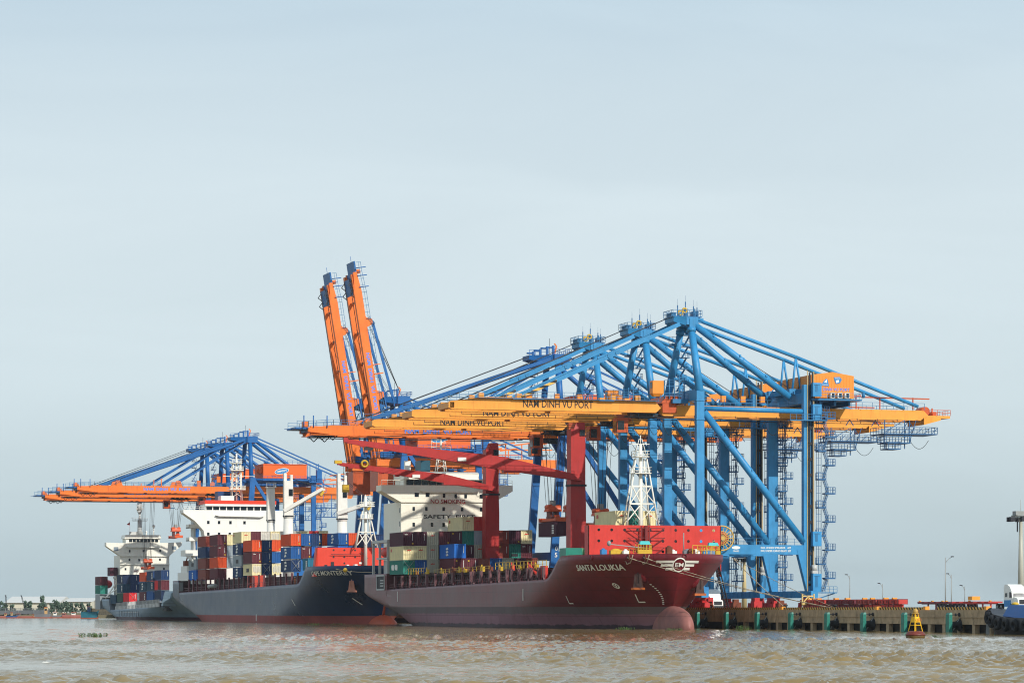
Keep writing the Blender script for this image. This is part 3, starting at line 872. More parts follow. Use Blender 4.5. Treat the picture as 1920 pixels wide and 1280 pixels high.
# stern mooring port and stern house
MB().box(CX - 14.36, CX - 14.2, 159.5, 166.5, 8.0, 10.9).build("mooring_port", DARK, s1)  # flat dark box, its colour stands in for the shade inside the opening
rm = MB()
for a, c in (((159.4, 7.9), (166.6, 7.9)), ((166.6, 7.9), (166.6, 11.0)), ((166.6, 11.0), (159.4, 11.0)), ((159.4, 11.0), (159.4, 7.9))):
    rm.beam((CX - 14.42, a[0], a[1]), (CX - 14.42, c[0], c[1]), .2, .3)
for z in (8.6, 9.2, 9.8): rm.box(CX - 14.4, CX - 14.37, 160.5, 163.5, z, z + .25)
rm.build("port_frame", GREYP, s1)
fr = MB()
for Y in (158.5, 166, 172):
    fr.box(CX - 14.0, CX - 13.5, Y, Y + .5, 11.4, 18.3)
fr.box(CX - 14.1, CX - 12.5, 158.4, 172.6, 18.3, 18.9).box(CX - 14.1, CX - 11, 158.4, 168, 14.6, 15.0).build("boat_deck_frame", GREYP, s1)
MB().box(CX - 13.2, CX - 11, 160, 165, 11.4, 14.4).build("winch_house", GREYP, s1)
MB().blob((CX - 12.6, 164, 16.2), 1.3, 3.6, 1.25, 14, 10).build("lifeboat", RED, s1)
MB().box(CX - 13.3, CX - 11.9, 156.2, 158.2, 17.2, 17.6).blob((CX - 12.6, 157.6, 18.6), .5, .5, .5).build("rescue_davit", OR, s1)
# house
def facade(root, x0, x1, yf, depth, z0, z1, wings, roof, mat, mat2, wins, bridge, side_y=None):
    """accommodation block: main block, bridge wing prism, windows"""
    p = MB().box(x0, x1, yf, yf + depth, z0, z1)
    p.build("deckhouse", mat, root)
    MB().prism(wings, 'y', yf - .35, yf + 4.5).build("bridge_wing", mat2, root)
    for wx, wz, ww, wh in wins:
        MB().box(wx - ww / 2, wx + ww / 2, yf - .06, yf + .1, wz - wh / 2, wz + wh / 2).build("window", GLASS, root)
    bx0, bx1, bz0, bz1, nb = bridge
    for k in range(nb):
        a = bx0 + (bx1 - bx0) * k / nb; c = bx0 + (bx1 - bx0) * (k + 1) / nb - .25
        MB().hexa([(a, yf + .9, bz0), (c, yf + .9, bz0), (c, yf + 1.2, bz0), (a, yf + 1.2, bz0)], [(a, yf + .55, bz1), (c, yf + .55, bz1), (c, yf + 1.2, bz1), (a, yf + 1.2, bz1)]).build("bridge_window", GLASS, root)
YF = 161.0
wz1 = [(-31.3, 31.1), (-31.3, 29.8), (-26.7, 27.3), (-5.3, 27.5), (-.9, 30.0), (-.9, 31.3)]
g1 = CREAM
wi = []
for X, z, ww in ((-23.2, 28.7, .95), (-20.7, 28.7, .9), (-16.9, 28.6, .55), (-14.2, 28.5, .55), (-11.9, 28.5, .6), (-8.2, 28.5, .9)): wi.append((X, z + .3, ww, .9))
for X in (-23.8, -20.9, -16.9, -12.6, -8.2): wi.append((X, 25.9, .55, .85))
for X in (-23.8, -19.6, -16.9): wi.append((X, 22.4, .55, .85))
facade(s1, -26.7, -4.6, YF, 16, 8, 27.4, wz1, None, CREAM, CREAM, [(a, z, c, d) for a, z, c, d in wi if z < 27], (-25.2, -7.6, 31.2, 32.3, 10))
for X, z, ww, wh in wi[:6]:
    MB().box(X - ww / 2, X + ww / 2, YF - .42, YF - .2, z - wh / 2, z + wh / 2).build("window", GLASS, s1)
MB().box(-26.6, -5.4, YF - .37, YF - .05, 28.25, 30.0).build("bridge_front", g1, s1)
MB().box(-25.8, -7.0, YF + 1.2, YF + 9, 31.0, 32.7).prism([(YF + .2, 32.5), (YF + .4, 33.9), (YF + 1.4, 34.3), (YF + 9.5, 34.3), (YF + 9.5, 32.5)], 'x', -26.0, -8.6).build("wheelhouse", CREAM, s1)
ws = MB().handrail([(-31.2, YF - .2, 31.15), (-25.8, YF - .2, 31.15)], 1.1, 1.4, .08).handrail([(-7, YF - .2, 31.3), (-1, YF - .2, 31.3)], 1.1, 1.4, .08)
ws.prism([(-22.5, 29.95), (-21.8, 29.6), (-10, 29.6), (-9.3, 29.95)], 'y', YF - 1.0, YF - .37)
ws.build("wing_railing", CREAM, s1)
m = MB()
for a in ((-17.3, YF + 4), (-15.1, YF + 4), (-17.3, YF + 6), (-15.1, YF + 6)):
    m.tube((a[0], a[1], 34.3), (lerp(a[0], -16.2, .5), lerp(a[1], YF + 5, .5), 38.5), .12, n=6)
for z in (35.2, 36.3, 37.4):
    m.beam((-17.1, YF + 4.2, z), (-15.3, YF + 4.2, z + .9), .09, .09).beam((-15.3, YF + 4.2, z), (-17.1, YF + 4.2, z + .9), .09, .09)
m.tube((-16.2, YF + 5, 38), (-16.2, YF + 5, 43.2), .22).box(-19, -13.5, YF + 4.6, YF + 5.4, 39.0, 39.15)
for z in (40, 41, 42): m.beam((-18.4, YF + 5, z), (-14.0, YF + 5, z), .1, .1)
for x in (-18.4, -17.2, -15.2, -14.0): m.tube((x, YF + 5, 39), (x, YF + 5, 42.3), .05, n=5)
m.build("radar_mast", MASTW, s1)
MB().box(-20.6, -18.4, YF + 6, YF + 11, 34.3, 37.0).build("funnel", paint("funnel_teal", (18, 78, 96)), s1)
MB().box(-24.5, -23.2, YF + 5, YF + 6, 34.3, 36.8).build("deck_locker", WHITE, s1)
sd_ = MB()
for z in (13, 16, 19, 22, 25): sd_.box(-26.75, -26.7, YF + 1.2, YF + 1.6, z, z + 1.1)
sd_.build("side_window", GLASS, s1)
write(MB(), "NO SMOKING", -20.0, -12.0, 27.12 - .05, 27.12 + .95, YF - .42).build("no_smoking_lettering", TXT_RED, s1)
write(MB(), "SAFETY  FIRST", -21.5, -9.6, 23.75, 24.65, YF - .06).build("safety_lettering", TXT_BLACK, s1)
# deck cranes of the red ship
def red_crane(root, x0, x1, y0, dy, zb, zt, zturn, pivz, tip, deep, jlen_tip=.7, hook=False):
    ym = y0 + dy / 2; xm = (x0 + x1) / 2
    mb = MB().hexa([(x0 - .1, y0 - .1, zb), (x1 + .1, y0 - .1, zb), (x1 + .1, y0 + dy + .1, zb), (x0 - .1, y0 + dy + .1, zb)], [(x0 - .1, y0 - .1, zturn - 4), (x1 + .1, y0 - .1, zturn - 4), (x1 + .1, y0 + dy + .1, zturn - 4), (x0 - .1, y0 + dy + .1, zturn - 4)])
    mb.hexa([(x0 - .1, y0 - .1, zturn - 4), (x1 + .1, y0 - .1, zturn - 4), (x1 + .1, y0 + dy + .1, zturn - 4), (x0 - .1, y0 + dy + .1, zturn - 4)], [(x0, y0, zturn - .3), (x1, y0, zturn - .3), (x1, y0 + dy, zturn - .3), (x0, y0 + dy, zturn - .3)])
    base = mb.build("deck_crane", CRANE_RED, root)
    MB().box(x0 - .2, x1 + .2, y0 - .2, y0 + dy + .2, zturn - .3, zturn + .1).build("slewing_ring", DARK, root, base)
    up = MB().box(x0, x1, y0, y0 + dy, zturn + .1, zt - 1.4)
    up.hexa([(x0 + .6, y0, zt - 1.4), (x1, y0, zt - 1.4), (x1, y0 + dy, zt - 1.4), (x0 + .6, y0 + dy, zt - 1.4)], [(x0 + 1.2, y0 + .2, zt), (x1 - .1, y0 + .2, zt), (x1 - .1, y0 + dy - .2, zt), (x0 + 1.2, y0 + dy - .2, zt)])
    up.build("crane_tower", CRANE_RED, root, base)
    MB().box(x1 - 1.2, x1 - .1, y0 - .12, y0 + .3, zt - 2.7, zt - 1.5).build("sheave_housing", DARK, root, base)
    MB().box(x1 - 1.0, x1 - .35, y0 - .18, y0 - .12, zt - 2.6, zt - 1.7).build("operator_window", GLASS, root, base)
    # jib: twin tapered box
    j = MB(); P = Vector((x1 - .9, y0 - .5, pivz)); T = Vector(tip); M = P.lerp(T, .34); M.z += .5
    j.beam(P, M, 1.2, 1.0, 1.5, deep); j.beam(M, T, 1.5, deep, .7, jlen_tip)
    j.box(M.x - .1, M.x + 3.6, M.y - .8, M.y + .8, M.z - deep / 2 - .5, M.z - deep / 2 + .4)
    for t in (.45, .6, .75, .9):
        p = M.lerp(T, t); j.box(p.x - .5, p.x + .5, p.y - .35, p.y + .35, p.z - deep * .45 * (1.2 - t) - .35, p.z)
    j.box(T.x - .6, T.x + .2, T.y - .4, T.y + .4, T.z - .2, T.z + .7)
    j.build("jib", CRANE_RED, root, base)
    p = P.lerp(T, .52)
    MB().box(p.x - .85, p.x + .85, p.y - .95, p.y - .78, p.z - .35, p.z + .35).build("maker_plate", TXT_WHITE, root, base)
    wv = MB()
    for dz in (0, .5): wv.tube((x0 + 1.4, y0 + .5, zt - .4 - dz), (T.x + .3, T.y, T.z + .5), .045, n=4)
    if hook:
        wv.tube((T.x + .8, T.y, T.z), (T.x + .8, T.y, T.z - 4.5), .05, n=4).tube((T.x + 1.6, T.y, T.z), (T.x + 1.6, T.y, T.z - 4.5), .05, n=4)
    wv.build("luffing_rope", WIRE, root, base)
    if hook:
        MB().ring((T.x + 5.2, T.y - .9, T.z + .1), .65, .22, 'y', 20, 6).box(T.x - 1.2, T.x + .3, T.y - .5, T.y + .5, T.z + .1, T.z + .8).box(T.x + .5, T.x + 1.9, T.y - .4, T.y + .4, T.z - 6, T.z - 4.4).build("hook_block", YEL, root, base)
    else:
        MB().box(T.x + 3.5, T.x + 5.2, T.y - .3, T.y + .3, T.z - 1.7, T.z - .7).build("hook_block", DARK, root, base)
    return base
red_crane(s1, -12.9, -10.0, 140.5, 2.6, 10.9, 39.7, 28.6, 29.6, (-45.6, 139.8, 34.6), 1.9, .7, True)
red_crane(s1, -13.0, -10.0, 78.6, 2.8, 10.9, 40.6, 28.2, 29.4, (-58.8, 78.0, 36.1), 2.6, .8, False)
# forecastle: red breakwater, lattice mast, winches, platforms
PY = 25.0
holes = []
pm = MB()
xs = [-26.6 + 2.0 + k * 2.45 for k in range(10)]
zr = [17.9, 15.9, 14.0]
def plate_with_holes(mb, x0, x1, z0, z1, y, hs, r=.27, n=10):
    """front sheet with round openings, built cell by cell"""
    xg = sorted({x0, x1, *[round((a + b) / 2, 3) for a, b in zip(xs, xs[1:])]}); zg = [z0, 14.95, 16.9, z1]
    for i in range(len(xg) - 1):
        for k in range(3):
            a, b2, c, d = xg[i], xg[i + 1], zg[k], zg[k + 1]
            hc = [h for h in hs if a < h[0] < b2 and c < h[1] < d]
            if not hc:
                mb.add([(a, y, c), (b2, y, c), (b2, y, d), (a, y, d)], [(0, 1, 2, 3)]); continue
            hx, hz = hc[0]; ring = []; outer = []
            for t in range(16):
                an = 2 * math.pi * t / 16
                ca, sa = math.cos(an), math.sin(an)
                ring.append((hx + r * ca, y, hz + r * sa))
                s_ = min([(b2 - hx) / ca if ca > 1e-6 else 1e9, (a - hx) / ca if ca < -1e-6 else 1e9, (d - hz) / sa if sa > 1e-6 else 1e9, (c - hz) / sa if sa < -1e-6 else 1e9])
                outer.append((hx + s_ * ca, y, hz + s_ * sa))
            vs = ring + outer + [(b2, y, d), (a, y, d), (a, y, c), (b2, y, c)]
            fs = [(t, (t + 1) % 16, (t + 1) % 16 + 16, t + 16) for t in range(16)]
            crn = {0: 32, 1: 33, 2: 34, 3: 35}
            def side_of(p):
                return 'r' if abs(p[0] - b2) < 1e-6 else 'l' if abs(p[0] - a) < 1e-6 else 't' if abs(p[2] - d) < 1e-6 else 'b'
            for t in range(16):
                s1_, s2_ = side_of(outer[t]), side_of(outer[(t + 1) % 16])
                if s1_ != s2_:
                    key = {('r', 't'): 32, ('t', 'l'): 33, ('l', 'b'): 34, ('b', 'r'): 35}.get((s1_, s2_))
                    if key: fs.append((t + 16, (t + 1) % 16 + 16, key))
            mb.add(vs, fs)
hs = [(x, z) for i, x in enumerate(xs) for z in zr if not (z == 14.0 and i in (0, 7, 8))]
plate_with_holes(pm, -26.6, -1.1, 12.4, 18.75, PY, hs)
pm.box(-26.6, -26.45, PY, PY + 2.2, 9.5, 18.7).box(-1.25, -1.1, PY, PY + 2.2, 9.5, 18.7)
for x in [(a + b) / 2 for a, b in zip(xs, xs[1:])]: pm.box(x - .05, x + .05, PY + .02, PY + 1.6, 12.4, 18.7)
pm.build("breakwater", RED, s1)
m = MB()
fx, fy, fz = -15.8, PY + 2.5, 18.7
m.tube((fx, fy, 12), (fx, fy, 33.5), .48, .3, n=12)
for dx, dy in ((-3.1, -1.2), (3.1, -1.2), (-2.6, 2.4), (2.6, 2.4)):
    m.tube((fx + dx, fy + dy, fz - .2), (fx + dx * .34, fy + dy * .34, 31.0), .17, .13, n=8)
for z, k in ((22.7, .78), (25.9, .55)):
    for dx in (-3.1, 3.1): m.beam((fx, fy - .2, z), (fx + dx * k * 1.02, fy - 1.2 * k, z), .26, .3)
    for dx in (-3.1, 3.1): m.beam((fx, fy - .2, z - 3.2), (fx + dx * k, fy - 1.2 * k, z - .2), .16, .16).beam((fx + dx * min(1, k + .25), fy - 1.2, z - 3.3), (fx, fy - .2, z - .1), .16, .16)
for z, rr in ((28.2, 1.6), (31.2, 1.3)):
    m.box(fx - rr, fx + rr, fy - rr, fy + rr, z, z + .14).handrail([(fx - rr, fy - rr, z), (fx + rr, fy - rr, z), (fx + rr, fy + rr, z), (fx - rr, fy + rr, z), (fx - rr, fy - rr, z)], 1.1, 1.2, .07)
m.tube((fx, fy, 33), (fx, fy, 35.2), .08).beam((fx - 1.7, fy, 33.6), (fx + 1.7, fy, 33.6), .1, .1)
for dx in (-1.2, 1.2): m.tube((fx + dx, fy, 31.3), (fx + dx * .2, fy, 34.6), .07, n=5)
m.build("foremast", MASTW, s1)
t_ = MB()
for k in range(4):
    z = 18.2 - k * 1.75
    t_.beam((fx - 3.6, PY - .7, z), (fx + 3.6, PY - .7, z), .1, .12)
    for sg in (-1, 1): t_.beam((fx + sg * 3.5, PY - .7, z), (fx + sg * .9, PY - .7, z - 1.7), .13, .13)
t_.box(fx - 1.0, fx - .8, PY - .8, PY - .5, 12.4, 18.6).box(fx + .5, fx + .7, PY - .8, PY - .5, 12.4, 18.6).box(fx - .25, fx + .25, PY - .9, PY - .4, 12.4, 18.7)
t_.build("ladder_bracket", paint("dark_red_steel", (120, 28, 28)), s1)
for i, (x, y, m, dx, h) in enumerate(((-25.2, 20, EMB_BLUE, .5, .9), (-23.2, 19, YEL, 1.1, .8), (-21.7, 18, TXT_WHITE, .5, .7), (-15.9, 9, TXT_WHITE, .6, .5), (-13.5, 8, BOATC['grey'], .8, .6), (-11.6, 9, TXT_WHITE, .6, .6), (-6.0, 18, EMB_BLUE, 1.1, .7), (-13.0, 7.5, RUST, .6, .7), (-16.8, 8.5, RUST, .5, 1.2))):
    y = max(y, hl1.front(x, 13) + 1.0)
    MB().box(x - dx, x + dx, y, y + 1, 12.6, 13.3 + h).blob((x, y + .5, 13.3 + h), dx * .8, .5, .3, 8, 6).build("deck_machinery", m, s1)
for x, y in ((-20.2, 12), (-4.2, 20.5)):
    y = max(y, hl1.front(x, 13) + .8)
    mb = MB().box(x - 1.3, x + 1.3, y - .05, y, 13.25, 14.1); mb.handrail([(x - 1.3, y, 13.8), (x + 1.3, y, 13.8), (x + 1.3, y + 1.4, 13.8), (x - 1.3, y + 1.4, 13.8)], 1.2, .55, .09)
    mb.build("lookout_platform", YEL, s1)
    MB().hexa([(x - 1, y - .1, 15.0), (x + 1, y - .1, 15.0), (x + 1, y + .9, 15.0), (x - 1, y + .9, 15.0)], [(x - .8, y + .1, 15.6), (x + .8, y + .1, 15.6), (x + .8, y + .8, 15.6), (x - .8, y + .8, 15.6)]).build("canopy", paint("turquoise_canvas", (80, 190, 190), rough=.8), s1)
MB().handrail([(-13.8, hl1.front(-13.8, 13) + 1, 13.25), (-7.6, hl1.front(-7.6, 13) + 1, 13.25), (-7.6, 19, 13.25)], 1.5, 1.5, .1).handrail([(-22.4, 21, 13.25), (-18.6, 14, 13.25)], 1.1, 1.0, .08).build("yellow_railing", YEL, s1)
MB().tube((-14.4, 8, 13), (-14.4, 8, 17.0), .09).beam((-24.5, 19.5, 15.2), (-17.5, 19.5, 14.5), .15, .15).blob((-24.5, 19.4, 15.3), .4, .4, .5, 8, 6).build("derrick_post", GALV, s1)
GRN = paint("pale_green_paint", (120, 190, 130), streak=.3)
MB().box(-27.4, -24.2, 36, 40, 11.0, 14.8).build("deck_locker", paint("teal_paint", (30, 135, 115)), s1)
MB().box(-24.0, -19, 38, 40, 11.0, 14.8).build("deck_locker", GRN, s1)

# ------------------------------------------------------------------ dark navy ship in the middle
def deck2(y):
    if y < 26: return 14.0
    if y < 38: return 14.0 - 4.2 * (1 - math.cos((y - 26) / 12 * math.pi)) / 2
    if y < 205: return lerp(9.8, 8.5, (y - 38) / 167)
    return 12.1
hl2 = Hull(CX, 210, 217, 14.3, 12.8, [(-3, 9.5), (0, 8.8), (4.2, 7.6), (8.4, 5.2), (12.8, 3.4), (15, 3.4)], deck2, 1.9, 1.9)
s2 = thing("container_ship", "dark navy container ship CAPE MONTEREY with white house behind the red ship", "ship", (CX, 318, 0), "container ships along the quay")
hl2.build(s2, [H2, H2B, DECKR], (27, 29, 32, 34, 36, 38, 204.9, 205.1))
b = MB(); vs = []
for i, (r, c) in enumerate(prof):
    for k in range(n):
        a = 2 * math.pi * k / n
        vs.append((CX + 2.6 * r ** .8 * math.cos(a), 219 - (11 if c > 0 else 14) * c, -1.2 + 3.4 * r ** .75 * math.sin(a)))
b.add(vs, [(i * n + k, (i + 1) * n + k, (i + 1) * n + (k + 1) % n, i * n + (k + 1) % n) for i in range(12) for k in range(n)], True)
b.tube((CX - .25, 217.4, 1.5), (CX - .25, 215.5, 5.4), .45, .12)
b.build("bulbous_bow", BULB2, s2)
hull_text(hl2, "CAPE MONTEREY", 234.6, 218.2, 11.75, 12.8).build("ship_name", TXT_WHITE, s2)
anchor(hl2, s2, 220.4, 9.4, -1, paint("anchor_salmon", (196, 130, 108), var=.2))
mk = MB()
for y, z in ((256, 5.0), (224, 5.2), (218, 5.4)):
    mk.add([(hl2.side(yy, zz) - .06, yy, zz) for yy, zz in ((y + .6, z + 1.0), (y + .2, z + 1.0), (y - 1.2, z - .6), (y - .8, z - .6))], [(0, 1, 2, 3)])
for y in (300, 395): mk.add([(hl2.side(yy, zz) - .06, yy, zz) for yy, zz in ((y + .4, .4), (y - .4, .4), (y - .4, 2.2), (y + .4, 2.2))], [(0, 1, 2, 3)])
mk.build("draught_mark", TXT_WHITE, s2)
for Y in np.concatenate([np.arange(250, 404, 6.8)]):
    Y = float(Y); zb = deck2(Y - 210) - .05
    MB().box(CX - 14.3, CX - 13.9, Y - .3, Y + .3, zb, 12.3 + (.35 if Y < 300 else 0)).build("stanchion", paint("post_maroon", (104, 46, 54), var=.2), s2)
for Y, wd in ((306, 1.6), (312, 1.6), (298, 1.2)):
    MB().box(CX - 14.0, CX - 12.4, Y, Y + wd, 9.1, 12.5).build("lashing_bridge", paint("lashing_red", (205, 70, 50)), s2)
MB().box(CX - 11.4, CX + 11.4, 246, 372, 7, 12.0).build("hatch_coaming", DECKM, s2)
wr = MB().handrail([(CX - 14, 248, 9.7), (CX - 14, 412, 8.5)], 1.2, 3.5, .09)
wr.build("walkway_rail", paint("rail_maroon", (110, 50, 58)), s2)
MB().tube((CX - 14.1, 358, 10.2), (CX - 14.1, 368, 10.0), .55).build("gangway", GALV, s2)
MB().box(CX - 14.36, CX - 14.2, 408, 414, 8.9, 11.6).build("mooring_port", DARK, s2)  # dark box painted in place of a shaded recess
MB().box(CX - 13.5, CX - 8, 406, 416, 12, 16.4).box(CX - 13.8, CX - 13.2, 402, 420, 12, 14.5).build("stern_house", WHITE, s2)
MB().box(CX - 13.4, CX - 12.2, 410, 413, 16.4, 18.0).tube((CX - 13, 411, 17), (CX - 12, 411, 21), .2).build("stern_crane", RUST, s2)
# red breakwater
pm = MB().box(-29.6, -4, 232, 232.3, 11.5, 18.6).box(-29.6, -29.4, 232.3, 234, 11.5, 18.6)
pm.hexa([(-30.4, 232.5, 11.5), (-29.6, 232, 11.5), (-29.6, 234, 11.5), (-30.4, 235, 11.5)], [(-29.8, 232.4, 18.6), (-29.6, 232, 18.6), (-29.6, 234, 18.6), (-29.8, 234, 18.6)])
pm.build("breakwater", paint("breakwater_red", (226, 66, 44), var=.08, streak=.15, scol=(150, 50, 40)), s2)
o_ = MB()
for x in (-25.6, -22.9, -20.2, -17.6):
    for z in (18.0, 16.3): o_.lathe([(0, 231.93), (.24, 231.93)], x, z, 12, 'y', False)
o_.lathe([(0, 231.93), (.24, 231.93)], -22.9, 14.8, 12, 'y', False).box(-26.3, -25.5, 231.9, 231.98, 14.1, 15.1)
o_.box(-27.9, -27.2, 231.9, 231.98, 14.1, 14.4)
o_.build("lightening_hole", DARK, s2)
o_ = MB().beam((-26.4, 231.5, 16.95), (-18.6, 231.5, 16.9), .12, .12)
for k in range(2): o_.beam((-18.9, 231.6, 17.6 - k * 2), (-17.0, 231.6, 15.9 - k * 2), .14, .14)
o_.build("pipe_rail", DARK, s2)
MB().box(-19.2, -18.5, 231.8, 231.95, 14.6, 15.1).box(-23, -22.4, 229, 231, 14, 14.4).box(-21, -20.3, 229, 231, 14, 14.5).build("notice_plate", TXT_WHITE, s2)
# house
YF = 390.0
q2 = [(-34.0, 32.6), (-34.0, 31.7), (-30.6, 29.4), (-28.0, 26.6), (-27.6, 24.5), (-4.0, 24.5), (-3.6, 31.0), (-3.6, 32.6)]
MB().box(-27.2, -3.8, YF + .4, YF + 15, 11, 24.6).build("deckhouse", WHITE, s2)
MB().prism(q2, 'y', YF, YF + 5).build("bridge_wing", WHITE, s2)
for X, z in ((-26.6, 29.0), (-23.4, 29.0), (-20.0, 29.0), (-15.8, 29.0), (-7.0, 29.2), (-26.6, 25.6), (-23.4, 25.6), (-20.2, 25.6)):
    MB().box(X - .35, X + .35, YF - .06, YF + .1, z - .45, z + .45).build("window", GLASS, s2)
MB().box(-27.2, -6.6, YF + .8, YF + 8, 32.3, 33.8).build("wheelhouse", WHITE, s2)
MB().box(-27.6, -6.2, YF + .3, YF + 8.5, 34.45, 35.5).build("bridge_band", paint("signal_red_paint", (236, 62, 30), var=.06), s2)
MB().box(-27.4, -6.4, YF + .35, YF + 8.3, 33.8, 34.45).build("bridge_band_white", WHITE, s2)
for k in range(10):
    a = -27.0 + k * 2.05; c = a + 1.7
    MB().hexa([(a, YF + .75, 32.45), (c, YF + .75, 32.45), (c, YF + .9, 32.45), (a, YF + .9, 32.45)], [(a, YF + .55, 33.7), (c, YF + .55, 33.7), (c, YF + .9, 33.7), (a, YF + .9, 33.7)]).build("bridge_window", GLASS, s2)
MB().prism([(-24.5, 31.1), (-23.6, 30.8), (-11, 30.6), (-10, 31)], 'y', YF - .9, YF).handrail([(-33.8, YF, 32.6), (-27.6, YF, 32.6)], 1.0, 1.5, .1).build("wing_walkway", WHITE, s2)
for z in (27.4, 23.6, 19.8):
    MB().box(-31.6, -28.4, YF + 4, YF + 9, z, z + .25).box(-31.6, -31.5, YF + 4, YF + 9, z, z + 1.1).box(-31.6, -28.6, YF + 4, YF + 4.1, z + .25, z + 1.1).build("side_balcony", WHITE, s2)
MB().box(-32.8, -28.4, YF + 3.4, YF + 11, 19.2, 20.9).prism([(-32.6, 19.2), (-28.4, 15.4), (-28.4, 16.2), (-31.6, 19.2)], 'y', YF + 3.6, YF + 4.2).build("boat_platform", WHITE, s2)
MB().box(-30.2, -29.6, YF + 4.2, YF + 8.8, 11, 30).build("stair_tower", GREYP, s2)
m = MB(); bx, by = -17.4, YF + 4
for dx, dy in ((-1.5, -1), (1.5, -1), (-1.5, 1), (1.5, 1)): m.tube((bx + dx, by + dy, 35.5), (bx + dx * .75, by + dy * .75, 46.6), .16, n=6)
for z in (36.6, 38.4, 40.2, 42, 43.8): m.beam((bx - 1.4, by - .9, z), (bx + 1.3, by - .9, z + 1.8), .12, .12).beam((bx + 1.4, by - .9, z), (bx - 1.3, by - .9, z + 1.8), .12, .12)
for z, r in ((38.7, 2.4), (44.4, 1.9), (46.6, 1.5)): m.box(bx - r, bx + r, by - r, by + r, z, z + .2).handrail([(bx - r, by - r, z), (bx + r, by - r, z), (bx + r, by + r, z)], 1.2, 1.2, .1)
m.beam((bx - 4, by, 42.8), (bx + 5.2, by, 42.8), .14, .14).tube((bx, by, 35.5), (bx, by, 49.5), .25)
m.build("radar_mast", MASTW, s2)
MB().box(-22.4, -18.5, YF + 2, YF + 7, 35.5, 36.9).build("deck_locker", WHITE, s2)
MB().box(-22.4, -16, YF + 7, YF + 12, 35.5, 38.4).build("funnel", paint("funnel_navy", (24, 60, 110)), s2)
# white posts and cranes
PW = paint("crane_post_white", (232, 228, 218), var=.1, streak=.25, scol=(170, 140, 110))
def white_post(x, y, wd, zb, zt, crane, jt=None):
    mb = MB().tube((x, y, zb), (x, y, zt - 11), wd * .62, wd * .5, n=16)
    base = mb.tube((x, y, zt - 11), (x, y, zt - 10.6), wd * .56, n=16).build("deck_crane", PW, s2)
    t = MB().hexa([(x - wd / 2, y - .9, zt - 10.6), (x + wd / 2, y - .9, zt - 10.6), (x + wd / 2, y + .9, zt - 10.6), (x - wd / 2, y + .9, zt - 10.6)], [(x - wd * .5, y - .8, zt - 1.2), (x + wd * .45, y - .8, zt - 1.2), (x + wd * .45, y + .8, zt - 1.2), (x - wd * .5, y + .8, zt - 1.2)])
    if crane:
        t.box(x - wd * .5, x - wd * .2, y - .6, y + .6, zt - 1.2, zt + .8).box(x + wd * .2, x + wd * .45, y - .6, y + .6, zt - 1.2, zt + .4)
    t.build("crane_tower", PW, s2, base)
    MB().tube((x, y, zt - 10.7), (x, y, zt - 10.4), wd * .6, n=16).build("slewing_ring", DARK, s2, base)
    if crane:
        MB().box(x + wd * .0, x + wd * .42, y - 1.0, y - .8, zt - 5.2, zt - 3.4).build("operator_window", GLASS, s2, base)
        j = MB()
        for dy, dx in ((-.9, 0), (.9, .9)):
            P = Vector((x - wd * .55 + dx, y + dy, zt - 9.2)); T = Vector((jt[0] + dx, jt[1] + dy, jt[2]))
            j.beam(P, T, .55, .95, .5, .8)
        P = Vector((x - wd * .55, y, zt - 9.2)); T = Vector(jt)
        for k in (.25, .6, .95): j.beam(P.lerp(T, k) - Vector((0, .9, 0)), P.lerp(T, k) + Vector((.9, .9, 0)), .35, .4)
        j.build("jib", PW, s2, base)
        MB().beam((jt[0] + .2, jt[1] - .3, jt[2] - .8), (jt[0] - .6, jt[1] - .3, jt[2] - 1.9), 1.2, .6).build("hook_block", YEL, s2, base)
        MB().tube((x, y, zt - .4), T, .06, n=4).tube((x + .4, y, zt - .4), (T.x + .8, T.y, T.z), .06, n=4).build("luffing_rope", WIRE, s2, base)
    else:
        MB().handrail([(x - 1.4, y - 1.2, zt - 1.2), (x + 1.4, y - 1.2, zt - 1.2), (x + 1.4, y + 1, zt - 1.2)], 1.1, .9, .09).box(x - 1.4, x + 1.4, y - 1.2, y + 1.2, zt - 1.4, zt - 1.2).build("post_platform", PW, s2, base)
white_post(-17.2, 346, 2.2, 11, 39.0, False)
white_post(-22.4, 299, 2.5, 11, 38.8, True, (-13.6, 297, 35.6))
white_post(-18.4, 253.6, 2.5, 11, 36.8, True, (-11.9, 251, 30.4))
m = MB(); fx, fy = -17.8, 231
m.tube((fx, fy, 14), (fx, fy, 31.2), .45, .3, n=10)
for dx, dy in ((-2.7, -1), (2.7, -1), (-2.2, 2), (2.2, 2)): m.tube((fx + dx, fy + dy, 18.6), (fx + dx * .3, fy + dy * .3, 27.6), .2, .14, n=6)
for dx in (-2.6, 2.6): m.beam((fx + dx * .9, fy - .9, 19.2), (fx, fy - .4, 22), .18, .18).beam((fx + dx * .65, fy - .7, 22), (fx, fy - .4, 19.2), .18, .18).beam((fx, fy - .4, 22.4), (fx + dx * .7, fy - .7, 22.4), .25, .25)
for z, r in ((25.6, 1.6), (28.6, 1.9)): m.box(fx - r, fx + r, fy - r, fy + r, z, z + .18).handrail([(fx - r, fy - r, z), (fx + r, fy - r, z), (fx + r, fy + r, z)], 1.1, 1.2, .1)
for dx in (-1, 0, 1.1): m.tube((fx + dx, fy, 28.8), (fx + dx, fy, 31.6), .09, n=5)
m.build("foremast", MASTW, s2)

